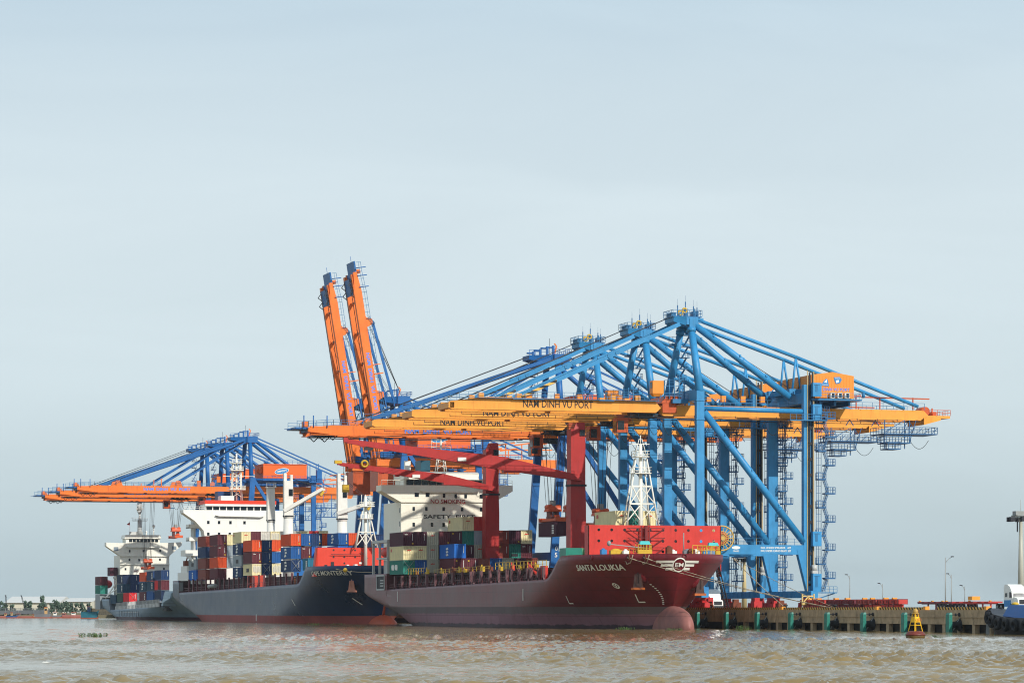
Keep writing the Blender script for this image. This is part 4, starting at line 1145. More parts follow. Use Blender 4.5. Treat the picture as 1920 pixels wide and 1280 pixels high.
# ------------------------------------------------------------------ grey ship, farthest
def deck3(y):
    if y < 10: return 8.9
    if y < 18: return 8.9 - 4.6 * (y - 10) / 8
    if y < 121: return lerp(4.3, 3.1, (y - 18) / 103)
    if y < 137: return 7.0
    if y < 140: return lerp(7.0, 4.0, (y - 137) / 3)
    return 3.8
hl3 = Hull(CX, 440, 158, 12.5, 8.5, [(-3, 8), (0, 7), (8.5, 2), (12, 2)], deck3, 1.0, 2.6)
s3 = thing("container_ship", "small grey container ship with white house, farthest along the quay at left", "ship", (CX, 520, 0), "container ships along the quay")
hl3.build(s3, [H3, H3B, paint("deck_grey", (110, 116, 122))], (10, 18, 18.2, 120.9, 121.1, 137, 140))
lt = MB()
for k, y in enumerate((538, 533, 530, 527, 523.6, 520, 516.5, 513.6, 510, 506, 502.5, 499, 495)):
    lt.box(hl3.side(y, 1.6) - .08, hl3.side(y, 1.6) - .02, y, y + .5 + (k % 3) * .4, .95 + (k % 2) * .3, 2.9)
lt.build("faded_lettering", paint("grey_lettering", (70, 82, 96)), s3)
lt = MB().add([(hl3.side(y, z) - .07, y, z) for y, z in ((545, 2.2), (500, 2.55), (500, 2.65), (545, 2.3))], [(0, 1, 2, 3)]).add([(hl3.side(y, z) - .07, y, z) for y, z in ((550, .75), (485, 1.15), (485, 1.25), (550, .85))], [(0, 1, 2, 3)])
lt.build("hull_line", TXT_WHITE, s3)
rr = MB()
for Y in np.arange(462, 548, 2.7):
    zz = deck3(Y - 440)
    rr.box(CX - 12.4, CX - 12.0, Y, Y + .5, zz, zz + 2.4).box(CX - 12.35, CX - 12.2, Y + .6, Y + 2.2, zz, zz + 1.2)
rr.build("bulwark_frame", GREYP, s3)
MB().box(CX - 9.8, CX + 9.8, 462, 548, 3, 5.6).build("hatch_coaming", DARK, s3)
YF = 574.0
q3 = [(-27.8, 26.9), (-27.8, 25.6), (-22.9, 22.2), (-5.5, 22.3), (-1.1, 26.0), (-1.1, 27.2), (-6, 26.9), (-23, 26.7)]
wm = paint("house_cream_far", (250, 245, 230), var=.05, streak=.14, scol=(180, 150, 115))
MB().box(-22.9, -5.5, YF + .3, YF + 14, 3.5, 22.4).build("deckhouse", wm, s3)
MB().prism(q3, 'y', YF, YF + 4).build("bridge_wing", wm, s3)
for z in (22.2, 19.2): MB().box(-23.0, -5.4, YF - .25, YF + .3, z - .12, z + .12).build("deck_ledge", wm, s3)
MB().prism([(-21, 25.5), (-20.5, 25.1), (-9.2, 25.1), (-8.6, 25.8), (-14, 25.5)], 'y', YF - .9, YF).build("front_walkway", wm, s3)
MB().box(-20.8, -8.8, YF + .6, YF + 8, 26.7, 29.4).prism([(-21.4, 28.3), (-8.3, 28.3), (-8.7, 29.6), (-21, 29.6)], 'y', YF + .1, YF + 8.4).build("wheelhouse", wm, s3)
for k in range(8):
    a = -19.7 + k * 1.32
    MB().box(a, a + 1.05, YF + .5, YF + .65, 27.1, 28.15).build("bridge_window", GLASS, s3)
for X, z in ((-19.6, 23.9), (-14.7, 24), (-8.8, 24.1), (-19.6, 20.8), (-16.2, 20.8), (-12.3, 20.9), (-8.8, 21), (-21, 17.6), (-7.4, 17.8)):
    MB().box(X - .3, X + .3, YF - .05 + (.3 if z < 22 else 0), YF + .4, z - .4, z + .4).build("window", GLASS, s3)
MB().box(-25.2, -23.6, YF - .04, YF + .1, 24.0, 25.3).box(-4.6, -3.0, YF - .04, YF + .1, 24.4, 25.7).build("wing_opening", paint("shade_blue_grey", (140, 155, 165)), s3)
write(MB(), "NO", -17.9, -16.4, 16.55, 17.2, YF + .25).build("no_lettering", TXT_RED, s3)
m = MB(); bx, by = -15.4, YF + 4
m.tube((bx, by, 29.5), (bx, by, 35.2), .85, .7, n=10).tube((bx, by, 35.2), (bx, by, 37), .35).box(bx - 2.6, bx + 2.6, by - .8, by + .8, 34.6, 34.8)
m.tube((bx, by, 37), (bx, by, 38.2), .4, 1.0).tube((bx, by, 38.2), (bx, by, 41.2), 1.0, .85, n=8).tube((bx, by, 41.2), (bx, by, 42), .5)
for z in (38.9, 40.0): m.beam((bx - 1.3, by - .5, z), (bx + 1.3, by - .5, z), .4, .35)
m.beam((bx - 3.2, by, 35.7), (bx + .2, by, 35.7), .1, .1).handrail([(bx - 2.6, by - .8, 34.8), (bx + 2.6, by - .8, 34.8)], .9, 1, .07).box(bx - 3.4, bx + 1.2, by + .4, by + 2.4, 29.5, 30.8)
m.build("radar_mast", paint("mast_grey", (205, 206, 202)), s3)
MB().tube((-10.4, YF + 4, 29.5), (-10.4, YF + 4, 32.4), .25).blob((-10.4, YF + 4, 32.8), .55, .55, .6).tube((-13, YF + 4, 29.5), (-13, YF + 4, 30.4), .2).blob((-13, YF + 4, 30.7), .4, .4, .4).build("satellite_dome", WHITE, s3)
fl_ = MB().add([(-20.4, YF + 2, 33.2), (-19.2, YF + 2, 34.2), (-19.2, YF + 2, 33.0)], [(0, 1, 2)]).tube((-19.2, YF + 2, 29.5), (-19.2, YF + 2, 34.6), .04, n=4)
fl_.build("flag", TXT_RED, s3)
MB().blob((-25.2, 588, 12.4), 1.7, 3.0, 1.5, 14, 10).build("lifeboat", paint("lifeboat_red", (232, 44, 40)), s3)
dv = MB().beam((-26.8, 583, 7), (-22.2, 580, 14.6), .35, .35).beam((-24.4, 580, 14.8), (-21.6, 580, 10.8), .4, .4).beam((-21.8, 580, 7.5), (-22.0, 580, 13.4), .5, .5).box(-27.4, -21.8, 578, 584, 7.6, 8.0).beam((-26.4, 583, 8), (-22.4, 579, 11.5), .3, .3)
dv.build("boat_davit", WHITE, s3)
MB().box(-28.5, -24, 584, 595, 3.5, 8.8).build("stern_house", paint("stern_house_grey", (150, 156, 160)), s3)
MB().handrail([(-28.2, 598, 3.9), (-28.2, 582, 4)], 2.6, 4, .12).build("stern_rail", DARK, s3)
MB().hexa([(-28.9, 456.5, 4.5), (-6, 456.5, 4.5), (-6, 457, 4.5), (-28.9, 457, 4.5)], [(-28.0, 455, 9.2), (-6, 455, 9.2), (-6, 455.5, 9.2), (-28, 455.5, 9.2)]).build("breakwater", H3, s3)

# ------------------------------------------------------------------ containers
CC = dict(maroon=(104, 42, 52), plum=(84, 38, 56), brown=(142, 74, 62), rust=(150, 62, 48), red=(205, 48, 42), vivid=(228, 38, 46), orange=(226, 84, 34), cream=(240, 226, 176), beige=(190, 186, 164), taupe=(165, 150, 138),
          white=(222, 218, 204), grey=(162, 172, 178), teal=(38, 132, 116), darkgreen=(36, 84, 70), navy=(20, 58, 104), deepnavy=(18, 46, 82), blue=(26, 92, 158), bright=(24, 108, 196), tealblue=(22, 72, 98), cyan=(30, 120, 150))
CNAME = dict(maroon="maroon", plum="dark plum", brown="brown", rust="rust red", red="red", vivid="bright scarlet", orange="orange", cream="cream", beige="grey beige", taupe="taupe", white="off-white", grey="pale grey", teal="teal", darkgreen="dark green",
             navy="navy", deepnavy="deep navy", blue="mid blue", bright="bright blue", tealblue="dark teal blue", cyan="cyan blue")
CM = {k: paint("container_" + k, v, rough=.55, var=.12, streak=.22, scale=.6, scol=(90, 60, 50), spec=.35) for k, v in CC.items()}
ORD_ = ["first", "second", "third", "fourth", "fifth", "sixth", "seventh", "eighth", "ninth", "tenth", "eleventh", "twelfth"]
def corrug(mb, x0, x1, y0, y1, z0, z1, face, pitch=.55, dep=.1):
    """corrugated sheet; face: '-x' side wall or '-y' end wall or '+x'"""
    a, b2 = (y0, y1) if 'x' in face else (x0, x1)
    k = max(2, int((b2 - a) / pitch)); vs = []
    for i in range(k):
        s0 = a + (b2 - a) * i / k; p = (b2 - a) / k
        for off, d in ((0, 0), (p * .3, 0), (p * .5, dep), (p * .8, dep)):
            for z in (z0, z1):
                vs.append((x0 + d, s0 + off, z) if face == '-x' else (x1 - d, s0 + off, z) if face == '+x' else (s0 + off, y0 + d, z))
    for z in (z0, z1): vs.append((x0, b2, z) if face == '-x' else (x1, b2, z) if face == '+x' else (b2, y0, z))
    m = len(vs) // 2
    mb.add(vs, [(2 * i, 2 * i + 2, 2 * i + 3, 2 * i + 1) for i in range(m - 1)])
def make_container_mesh(L, W=2.58, H=3.02):
    b = MB(); c = .14
    for x in (0, W - c):
        for y in (0, L - c): b.box(x, x + c, y, y + c, 0, H)
    for z in (0, H - .12):
        for x in (0, W - c): b.box(x + .01, x + c - .01, c, L - c, z, z + .12)
    for y in (0, L - c):
        b.box(c, W - c, y + .01, y + c - .01, 0, .16).box(c, W - c, y + .01, y + c - .01, H - .14, H)
    corrug(b, .04, W - .04, c, L - c, .12, H - .12, '-x'); corrug(b, .04, W - .04, c, L - c, .12, H - .12, '+x')
    b.add([(c, L - .06, .1), (W - c, L - .06, .1), (W - c, L - .06, H - .1), (c, L - .06, H - .1)], [(0, 1, 2, 3)])
    b.add([(.02, .02, H - .03), (W - .02, .02, H - .03), (W - .02, L - .02, H - .03), (.02, L - .02, H - .03)], [(0, 1, 2, 3)])
    b.add([(.05, .05, .05), (W - .05, .05, .05), (W - .05, L - .05, .05), (.05, L - .05, .05)], [(3, 2, 1, 0)])
    body = b.mesh("container_body", CM['maroon'])
    e = MB(); corrug(e, c, W - c, .05, 1, .16, H - .14, '-y', .4, .1)
    wall = e.mesh("end_wall", CM['maroon'])
    d = MB(); d.box(c, W / 2 - .02, .05, .1, .17, H - .15).box(W / 2 + .02, W - c, .05, .1, .17, H - .15)
    for k in range(4): d.box(c, W - c, .025, .05, .35 + k * .68, .41 + k * .68)
    for x in (.5, .95, W - 1.0, W - .55): d.tube((x, .02, .2), (x, .02, H - .16), .035, n=5)
    door = d.mesh("door", CM['maroon'])
    return body, wall, door
CME = {12: make_container_mesh(12.2), 6: make_container_mesh(6.06)}
stk = MB().box(0, .34, 0, .012, 0, .34).mesh("caution_sticker", YEL)
CBASE = {}
def container(col, x, y, z, L=12, end='wall', label="", group="", extra=None):
    key = (col, L, end)
    body, wall, door = CME[L]
    o = bpy.data.objects.new("shipping_container", None); COL.objects.link(o); o.empty_display_size = 1
    o.location = (x, y, z); tag(o, label, "container", group)
    ORIGIN[o.name] = (x, y, z)
    def sub(nm, me, mat):
        c = bpy.data.objects.new(nm, me); COL.objects.link(c); c.parent = o
        c.material_slots[0].link = 'OBJECT'; c.material_slots[0].material = mat
        return c
    sub("body", body, CM[col]); sub("end_wall" if end == 'wall' else "door", wall if end == 'wall' else door, CM[col])
    for e in (extra or []):
        if e == 'sticker':
            c = bpy.data.objects.new("caution_sticker", stk); COL.objects.link(c); c.parent = o; c.location = (1.95, -.01, .35)
        elif e == 'stickertop':
            c = bpy.data.objects.new("caution_sticker", stk); COL.objects.link(c); c.parent = o; c.location = (.35, -.01, 2.3)
        elif e == 'tex':
            write(MB(), "tex", x + .3, x + 1.0, z + 2.35, z + 2.65, y - .01).build("lettering", TXT_WHITE, o)
        elif e == 'bar':
            MB().box(x + 2.0, x + 2.1, y - .01, y, z + 1.1, z + 2.6).build("id_strip", TXT_WHITE, o)
        elif e == 'redmark':
            MB().prism([(x + .8, z + 2.1), (x + 1.2, z + 2.3), (x + 1.5, z + 2.15), (x + 1.75, z + 2.3), (x + 1.75, z + 2.05), (x + .85, z + 2.0)], 'y', y - .012, y).build("red_mark", paint("mark_red", (205, 60, 40)), o)
        elif e == 'sidered':
            MB().prism([(y + 11.3, z + 2.5), (y + 10.3, z + 2.55), (y + 10.2, z + 1.9), (y + 11.2, z + 1.85)], 'x', x - .012, x + .03).build("red_mark", paint("mark_red", (205, 60, 40)), o)
        elif e == 'sidewhite':
            mb = MB()
            for yy, ww in ((y + 8.4, 1.9), (y + 5.4, 1.9)):
                mb.prism([(yy, z + .9), (yy + ww, z + 1.0), (yy + ww + .3, z + 1.6), (yy + ww, z + 2.1), (yy, z + 2.1), (yy - .3, z + 1.5)], 'x', x - .012, x + .03)
            mb.build("white_patch", TXT_WHITE, o)
        elif e == 'sidemark':
            mb = MB()
            for dz, dy in ((2.2, 5.4), (1.4, 5.0), (.6, 5.6)):
                mb.prism([(y + dy, z + dz), (y + dy + 2.2, z + dz - .15), (y + dy + 2.4, z + dz + .35), (y + dy + .4, z + dz + .5)], 'x', x - .012, x + .03)
            mb.build("white_mark", TXT_WHITE, o)
        elif e == 'sidevert':
            mb = MB()
            for k in range(4): mb.prism([(y + 1.2, z + .5 + k * .5), (y + 2.6, z + .5 + k * .5), (y + 2.6, z + .85 + k * .5), (y + 1.2, z + .85 + k * .5)], 'x', x - .012, x + .03)
            mb.build("white_mark", TXT_WHITE, o)
        elif e == 'emblemside':
            mb = MB()
            for k in range(3): mb.prism([(y + 5.0, z + .6 + k * .65), (y + 6.6, z + .5 + k * .65), (y + 7.0, z + .85 + k * .65), (y + 5.6, z + 1.05 + k * .65)], 'x', x - .012, x + .03)
            mb.build("white_mark", TXT_WHITE, o)
        elif e == 'reeferside':
            MB().box(x - .02, x + .03, y + 4.6, y + 7.8, z + .9, z + 1.9).build("vent_panel", DARK, o)
        elif e == 'reeferfront':
            MB().box(x + .5, x + 1.9, y - .02, y + .04, z + .35, z + .95).build("vent_grille", DARK, o)
        elif e == 'xbrace':
            MB().tube((x + .1, y - .1, z + .1), (x + 2.4, y - .1, z + 2.9), .05, n=5).tube((x + 2.4, y - .1, z + .1), (x + .1, y - .1, z + 2.9), .05, n=5).build("lashing_rod", GALV, o)
        elif e == 'frost':
            mb = MB()
            for k in range(11):
                xx = x + .25 + k * .2; mb.box(xx, xx + .1, y - .012, y, z + .3 + random.random() * .7, z + 2.3 + random.random() * .4)
            mb.build("faded_stripe", paint("faded_white", (240, 238, 226)), o)
    return o
TIER = {1: "bottom tier", 2: "second tier", 3: "third tier", 4: "top tier"}
def stack(rows, x0, pitch, zb, zp, ysh, where, group, dz=0.0):
    """rows: {(tier, column): (colour, y, length, end, extras)}"""
    for (t, c), v in rows.items():
        col, y, L, end, ex_ = v
        lb = f"{CNAME[col]} container, {TIER[t]}, {ORD_[c]} from left, {where}"
        container(col, x0 + c * pitch, y, zb + (t - 1) * zp + c * dz, L, end, lb, group, ex_)

G1 = "containers stacked on the red ship"
W1 = "on the red ship before its house"
A, F_ = 145.2, 132.4
R1 = {(1, 0): ('teal', A, 12, 'wall', ['xbrace', 'sidewhite']), (1, 1): ('blue', A, 12, 'wall', ['bar']), (1, 2): ('beige', A, 12, 'door', ['redmark']),
      (2, 0): ('cream', A, 12, 'wall', ['redmark', 'sidered']), (2, 1): ('cream', A, 12, 'wall', ['redmark']), (2, 2): ('beige', A, 12, 'wall', ['redmark']), (2, 4): ('maroon', A, 12, 'door', []), (2, 5): ('plum', A, 12, 'wall', ['stickertop', 'bar']), (2, 6): ('beige', A, 12, 'wall', ['redmark']),
      (2, 8): ('rust', A, 12, 'wall', ['stickertop', 'bar']), (2, 9): ('teal', A, 12, 'wall', ['reeferfront']), (2, 10): ('maroon', A, 12, 'wall', ['tex', 'bar']),
      (3, 0): ('plum', A, 12, 'wall', ['tex', 'sticker', 'bar']), (3, 1): ('plum', A, 12, 'wall', ['bar']), (3, 2): ('beige', A, 12, 'wall', ['redmark']), (3, 3): ('maroon', A, 12, 'wall', ['sticker']), (3, 4): ('plum', A, 12, 'wall', ['stickertop', 'bar']),
      (3, 5): ('teal', A, 12, 'wall', []), (3, 6): ('grey', A, 12, 'door', []), (3, 8): ('rust', A, 12, 'wall', ['bar']), (3, 9): ('plum', A, 12, 'wall', ['sticker']), (3, 10): ('cream', A, 12, 'wall', ['redmark']),
      (4, 4): ('taupe', A, 12, 'wall', ['sidered']), (4, 5): ('cream', A, 12, 'wall', ['redmark']), (4, 6): ('red', A, 12, 'door', [])}
R1[(4, 4)] = ('taupe', A + .3, 12, 'wall', ['sidered'])
R1.pop((4, 4)); R1[(4, 5)] = ('cream', A, 12, 'wall', ['redmark', 'sidered'])
stack(R1, -30.25, 2.67, 11.15, 3.08, 0, W1, G1, .06)
R1f = {(1, 3): ('maroon', F_, 12, 'wall', ['stickertop', 'bar']), (1, 4): ('maroon', F_, 12, 'wall', ['stickertop', 'bar']), (1, 5): ('brown', F_, 12, 'door', []), (1, 6): ('blue', F_, 6, 'wall', ['bar']), (1, 7): ('beige', F_, 6, 'wall', ['xbrace', 'redmark']), (1, 8): ('plum', F_, 12, 'wall', ['stickertop']), (1, 9): ('rust', F_, 12, 'wall', ['stickertop']),
       (2, 3): ('bright', F_, 12, 'wall', ['bar', 'emblemside'])}
stack(R1f, -30.25, 2.67, 11.35, 3.08, 0, "in the front bay on the red ship", G1, .02)
R1b = {(1, 0): ('cream', 30, 12, 'wall', ['redmark', 'sidered']), (1, 1): ('teal', 30, 12, 'wall', ['xbrace']), (1, 2): ('cream', 30, 12, 'wall', ['redmark'])}
for (t, c), (col, y, L, end, ex_) in R1b.items():
    container(col, -19.8 + c * 2.67, y, 18.5, L, end, f"{CNAME[col]} container, {ORD_[c]} from left, behind the red bow breakwater", G1, ex_)
MB().box(-20.2, -5, 30, 43, 11, 18.4).build("bow_hatch_stand", DECKM, s1)

G2 = "containers stacked on the navy ship"
X2 = -30.3
def st(lst, where, zb=12.0, zp=3.2, x0=X2, dz=.05): stack(lst, x0, 2.7, zb, zp, 0, where, G2, dz)
st({(1, 0): ('bright', 389.5, 12, 'wall', ['emblemside']), (2, 0): ('grey', 389.5, 12, 'wall', ['reeferside'])}, "sternmost stack of the navy ship")
st({(1, 0): ('brown', 374.8, 12, 'wall', []), (2, 0): ('brown', 374.8, 12, 'wall', []), (3, 0): ('navy', 374.8, 12, 'wall', []), (4, 0): ('rust', 374.8, 12, 'wall', [])}, "next stack forward of the navy ship's stern")
st({(1, 0): ('maroon', 356.6, 12, 'wall', []), (2, 0): ('orange', 356.6, 12, 'wall', []), (3, 0): ('maroon', 356.6, 12, 'wall', ['tex', 'sticker', 'bar']), (4, 0): ('maroon', 356.6, 12, 'wall', ['sticker', 'bar']),
    (4, 1): ('cream', 356.6, 12, 'wall', []), (3, 1): ('grey', 356.6, 12, 'wall', []), (2, 1): ('grey', 356.6, 12, 'wall', [])}, "left front stack under the navy ship's house")
st({(1, 0): ('navy', 322.5, 12, 'wall', ['sidemark']), (2, 0): ('grey', 322.5, 12, 'wall', ['reeferside']), (3, 0): ('navy', 322.5, 12, 'wall', ['sidemark']), (4, 0): ('cream', 322.5, 12, 'wall', ['redmark', 'sidered']), (4, 1): ('maroon', 322.5, 12, 'wall', []),
    (4, 2): ('white', 322.5, 12, 'wall', ['frost']), (4, 3): ('cream', 322.5, 12, 'wall', ['frost']), (4, 4): ('white', 322.5, 12, 'wall', []), (4, 5): ('white', 322.5, 12, 'wall', []), (4, 6): ('cream', 322.5, 12, 'wall', []), (4, 7): ('red', 322.5, 12, 'wall', ['bar']), (4, 8): ('cream', 322.5, 12, 'wall', [])}, "central tall bay of the navy ship")
st({(1, 0): ('cream', 308.0, 12, 'wall', ['frost', 'reeferside']), (1, 1): ('navy', 308.0, 12, 'wall', ['xbrace', 'bar']), (1, 2): ('cream', 308.0, 12, 'wall', ['frost']),
    (2, 0): ('maroon', 308.0, 12, 'wall', ['tex', 'sticker', 'bar']), (2, 1): ('navy', 308.0, 12, 'wall', ['sticker', 'bar']), (2, 2): ('blue', 308.0, 12, 'wall', []),
    (3, 0): ('orange', 308.0, 12, 'wall', ['sticker', 'bar']), (3, 1): ('navy', 308.0, 12, 'wall', ['sticker', 'bar']), (3, 2): ('orange', 308.0, 12, 'wall', ['sticker'])}, "bay below the navy ship's white mast", 12.6)
st({(1, 0): ('navy', 259.4, 12, 'wall', ['xbrace', 'sidemark', 'bar']), (2, 0): ('blue', 259.4, 12, 'wall', ['bar', 'sidemark']), (2, 1): ('maroon', 259.4, 12, 'wall', ['tex', 'sticker', 'bar']), (2, 2): ('bright', 259.4, 12, 'wall', []), (3, 0): ('orange', 259.4, 12, 'wall', ['sticker', 'bar']), (3, 1): ('blue', 259.4, 12, 'wall', ['sticker', 'bar']), (3, 2): ('navy', 259.4, 12, 'wall', ['sticker', 'bar']), (3, 3): ('orange', 259.4, 12, 'wall', [])}, "foremost left bay of the navy ship", 13.0, 3.28)
container('cyan', X2, 239.6, 13.1, 6, 'wall', "small cyan container low beside the navy ship's red breakwater", G2, ['sidevert'])
for c, col, ex_ in ((0, 'blue', ['bar', 'sticker', 'sidemark']), (1, 'orange', ['sticker']), (2, 'deepnavy', []), (3, 'navy', [])):
    container(col, -21.4 + c * 2.7, 245 - (5 if c > 1 else 0), 19.5 - (.4 if c > 1 else 0), 12, 'wall', f"{CNAME[col]} container, upper row, {ORD_[c]} from left, above the navy ship's red breakwater", G2, ex_)
for c, col in ((0, 'bright'), (1, 'blue'), (2, 'plum'), (3, 'blue')):
    container(col, -21.4 + c * 2.7, 245 - (5 if c > 1 else 0), 16.3 - (.4 if c > 1 else 0), 12, 'wall', f"{CNAME[col]} container, lower row, {ORD_[c]} from left, above the navy ship's red breakwater", G2, ['tex'] if c == 2 else [])
MB().box(-21.6, -8, 242, 256, 9, 15.9).build("bow_hatch_stand", DECKM, s2)

G3 = "containers stacked on the grey ship"
X3 = -28.5
def g3(col, c, y, z, lab, ex_=None, L=12): container(col, X3 + c * 2.66, y, z, L, 'wall', lab, G3, ex_)
g3('tealblue', 0, 549, 5.4, "dark teal blue container, lowest beside the grey ship's boat davit")
g3('darkgreen', 0, 534.3, 6.0, "dark green container, bottom of the grey ship's aft bay")
g3('tealblue', 0, 534.3, 9.1, "dark teal blue container with white lettering, middle of the grey ship's aft bay", ['sidevert'])
g3('deepnavy', 0, 534.3, 12.2, "deep navy container with white lettering, top of the grey ship's aft bay", ['sidevert'])
for c in (1, 2):
    g3('navy', c, 534.3, 9.1, f"navy container, middle tier, {ORD_[c]} from left, grey ship's aft bay", ['bar'])
    g3('navy', c, 534.3, 12.2, f"navy container, top tier, {ORD_[c]} from left, grey ship's aft bay", ['bar'])
g3('vivid', 0, 520.7, 6.0, "bright scarlet fronted container, low, between dark red ones on the grey ship", ['bar', 'xbrace'])
g3('maroon', 0, 488.2, 6.1, "maroon container with white letters, bottom tier, middle of the grey ship", ['sidevert'])
g3('tealblue', 0, 488.2, 9.3, "dark teal blue container with white mark, middle of the grey ship", ['sidemark'])
g3('orange', 0, 488.2, 12.5, "brown orange container, top tier, under the orange spreader on the grey ship")
g3('blue', 0, 474.3, 6.3, "mid blue container with crossed lashing rods, bottom, right part of the grey ship", ['xbrace'])
g3('tealblue', 0, 474.3, 9.5, "dark teal blue container with white letters, middle, right part of the grey ship", ['sidevert', 'xbrace'])
g3('navy', 0, 474.3, 12.7, "navy container with white letters, top, right part of the grey ship", ['sidevert', 'bar'])
g3('navy', 0, 459, 12.8, "navy container, top, farthest right on the grey ship", ['bar'])
g3('vivid', 0, 465.2, 9.6, "short scarlet container, middle tier, right end of the grey ship", [], 6)
g3('maroon', 0, 459, 9.6, "short maroon container right of the scarlet one on the grey ship", [], 6)
g3('deepnavy', 0, 459, 6.4, "deep navy container, bottom, right end of the grey ship")
g3('maroon', 0, 583, 12.0, "maroon container, upper, at the grey ship's stern", [], 12)
g3('teal', 0, 583, 8.9, "teal container, lower, at the grey ship's stern", [], 12)
g3('plum', 1, 578, 15.2, "dark plum container high behind the grey ship's red lifeboat", [], 6)

# ------------------------------------------------------------------ quay cranes
BOGIE = paint("bogie_red_paint", (196, 40, 40), var=.25, streak=.3)
HOUSEO = paint("machine_house_orange", (240, 146, 46), var=.06, streak=.12, scol=(190, 110, 50), scale=.15)
HOUSED = paint("machine_house_deep_orange", (236, 100, 26), var=.06, streak=.12, scol=(170, 80, 40), scale=.15)
def flanged(p, q, r, n=4):
    b = MB().tube(p, q, r, n=16); p = Vector(p); q = Vector(q); d = (q - p).normalized() * .12
    for k in range(1, n): c = p.lerp(q, k / n); b.tube(c - d, c + d, r + .07, n=16)
    for k in range(3): c = p.lerp(q, .2 + .27 * k) + Vector((0, -r, r * .6)); b.box(c.x - .15, c.x + .15, c.y - .1, c.y + .1, c.z - .1, c.z + .35)
    return b
def bogies(root, m, hf, xs_):
    for x in xs_:
        for sg in (-1, 1):
            y = m + sg * hf
            b = MB().box(x - .75, x + .75, y - 1.6, y + 1.6, 5.0, 5.75)
            for dy in (-3.2, 3.2): b.beam((x, y, 5.4), (x, y + dy * .85, 4.7), .9, .8)
            b.build("equaliser_beam", DB if root['category'] == 'x' else BOGIE, root)
            for dy in (-3.4, -1.2, 1.2, 3.4):
                MB().box(x - .5, x + .5, y + dy - .8, y + dy + .8, 3.9, 4.8).tube((x - .55, y + dy - .4, 4.0), (x + .55, y + dy - .4, 4.0), .42, n=12).tube((x - .55, y + dy + .45, 4.0), (x + .55, y + dy + .45, 4.0), .42, n=12).build("bogie", BOGIE, root)
def stairs(root, mat, x0, x1, y, z0, z1, step=4.6):
    """zigzag stair tower with landings, in the plane y"""
    b = MB(); z = z0; k = 0
    while z < z1 - .5:
        zn = min(z + step / 2, z1); a, c = (x0 + .75, x1 - .75) if k % 2 == 0 else (x1 - .75, x0 + .75)
        for dy in (-.4, .4):
            b.beam((a, y + dy, z), (c, y + dy, zn), .06, .12).beam((a, y + dy, z + 1), (c, y + dy, zn + 1), .07, .07).beam((a, y + dy, z + .5), (c, y + dy, zn + .5), .05, .05)
        for t in np.linspace(.08, .92, 7): b.box(lerp(a, c, t) - .12, lerp(a, c, t) + .12, y - .4, y + .4, lerp(z, zn, t), lerp(z, zn, t) + .05)
        e0, e1 = (x1 - 1.6, x1 + .5) if k % 2 == 0 else (x0 - .5, x0 + 1.1)
        b.box(e0, e1, y - .8, y + .8, zn - .26, zn)
        ex_ = e1 if k % 2 == 0 else e0
        b.handrail([(e0, y - .7, zn), (e1, y - .7, zn), (ex_, y + .7, zn)] if k % 2 == 0 else [(e1, y - .7, zn), (e0, y - .7, zn), (e0, y + .7, zn)], 1.1, .6, .08)
        z = zn; k += 1
    for x in (x0 - .4, x0 + .1, x0 + .6): b.beam((x, y + .6, z0), (x, y + .6, z1), .08, .08)
    for zz in np.arange(z0, z1, 1.35): b.beam((x0 - .4, y + .6, zz), (x0 + .6, y + .6, zz), .06, .06)
    b.build("stair_tower", mat, root)
def festoon(root, y, x0, x1, z):
    b = MB().tube((x0, y, z), (x1, y, z), .06, n=5)
    for x in np.arange(x0, x1, 4.2): b.box(x, x + .07, y - .05, y + .05, z, z + .5)
    b.build("trolley_rail", DARK, root)
def loops(mb, x0, x1, y, z, sag, n, r=.05):
    for i in range(n):
        a, c = lerp(x0, x1, i / n), lerp(x0, x1, (i + 1) / n); pts = []
        for t in np.linspace(0, 1, 8): pts.append((lerp(a, c, t), y, z - sag * 4 * t * (1 - t)))
        mb.path(pts, r, 4)
    return mb
def trolley(root, x, m, zr, ho):
    t = MB().box(x - .5, x + 5.5, m - 3.0, m - 2.6, zr - .1, zr + .3).box(x - .5, x + 5.5, m + 2.6, m + 3.0, zr - .1, zr + .3).box(x - .5, x, m - 2.6, m + 2.6, zr - .1, zr + .3).box(x + 5, x + 5.5, m - 2.6, m + 2.6, zr - .1, zr + .3).box(x + 1.2, x + 4.0, m - 1.2, m + 1.2, zr - .3, zr + .3).box(x + 1.2, x + 4, m - 2.6, m + 2.6, zr, zr + .2)
    for k in range(4): t.tube((x + k * 1.5, m - 1.8, zr + .7), (x + k * 1.5, m + 1.8, zr + .7), .35, n=10)
    tr = t.build("trolley", DARK, root)
    MB().box(x - 3.4, x - 1.2, m - 1.4, m + 1.2, zr - 3.1, zr - .3).build("operator_cab", ho, root, tr)
    w_ = MB().box(x - 3.5, x - 3.38, m - 1.2, m + 1.0, zr - 2.8, zr - 1.0).box(x - 3.3, x - 2.0, m - 1.46, m - 1.38, zr - 2.6, zr - .9).box(x - 3.3, x - 1.4, m - 1.2, m + 1.0, zr - 3.18, zr - 3.08)
    w_.build("cab_window", GLASS, root, tr)
    loops(MB(), x - 1, x + 11, m - 3.2, zr - .6, 3.0, 4).build("festoon_cable", WIRE, root, tr)
    MB().handrail([(x - 1.2, m - 3, zr - .1), (x + 6.5, m - 3, zr - .1)], 1, 1.5, .06).box(x - 1.1, x + .2, m - 1.4, m + 1.2, zr - 3.1, zr - 2.9).build("trolley_walkway", LBD, root, tr)

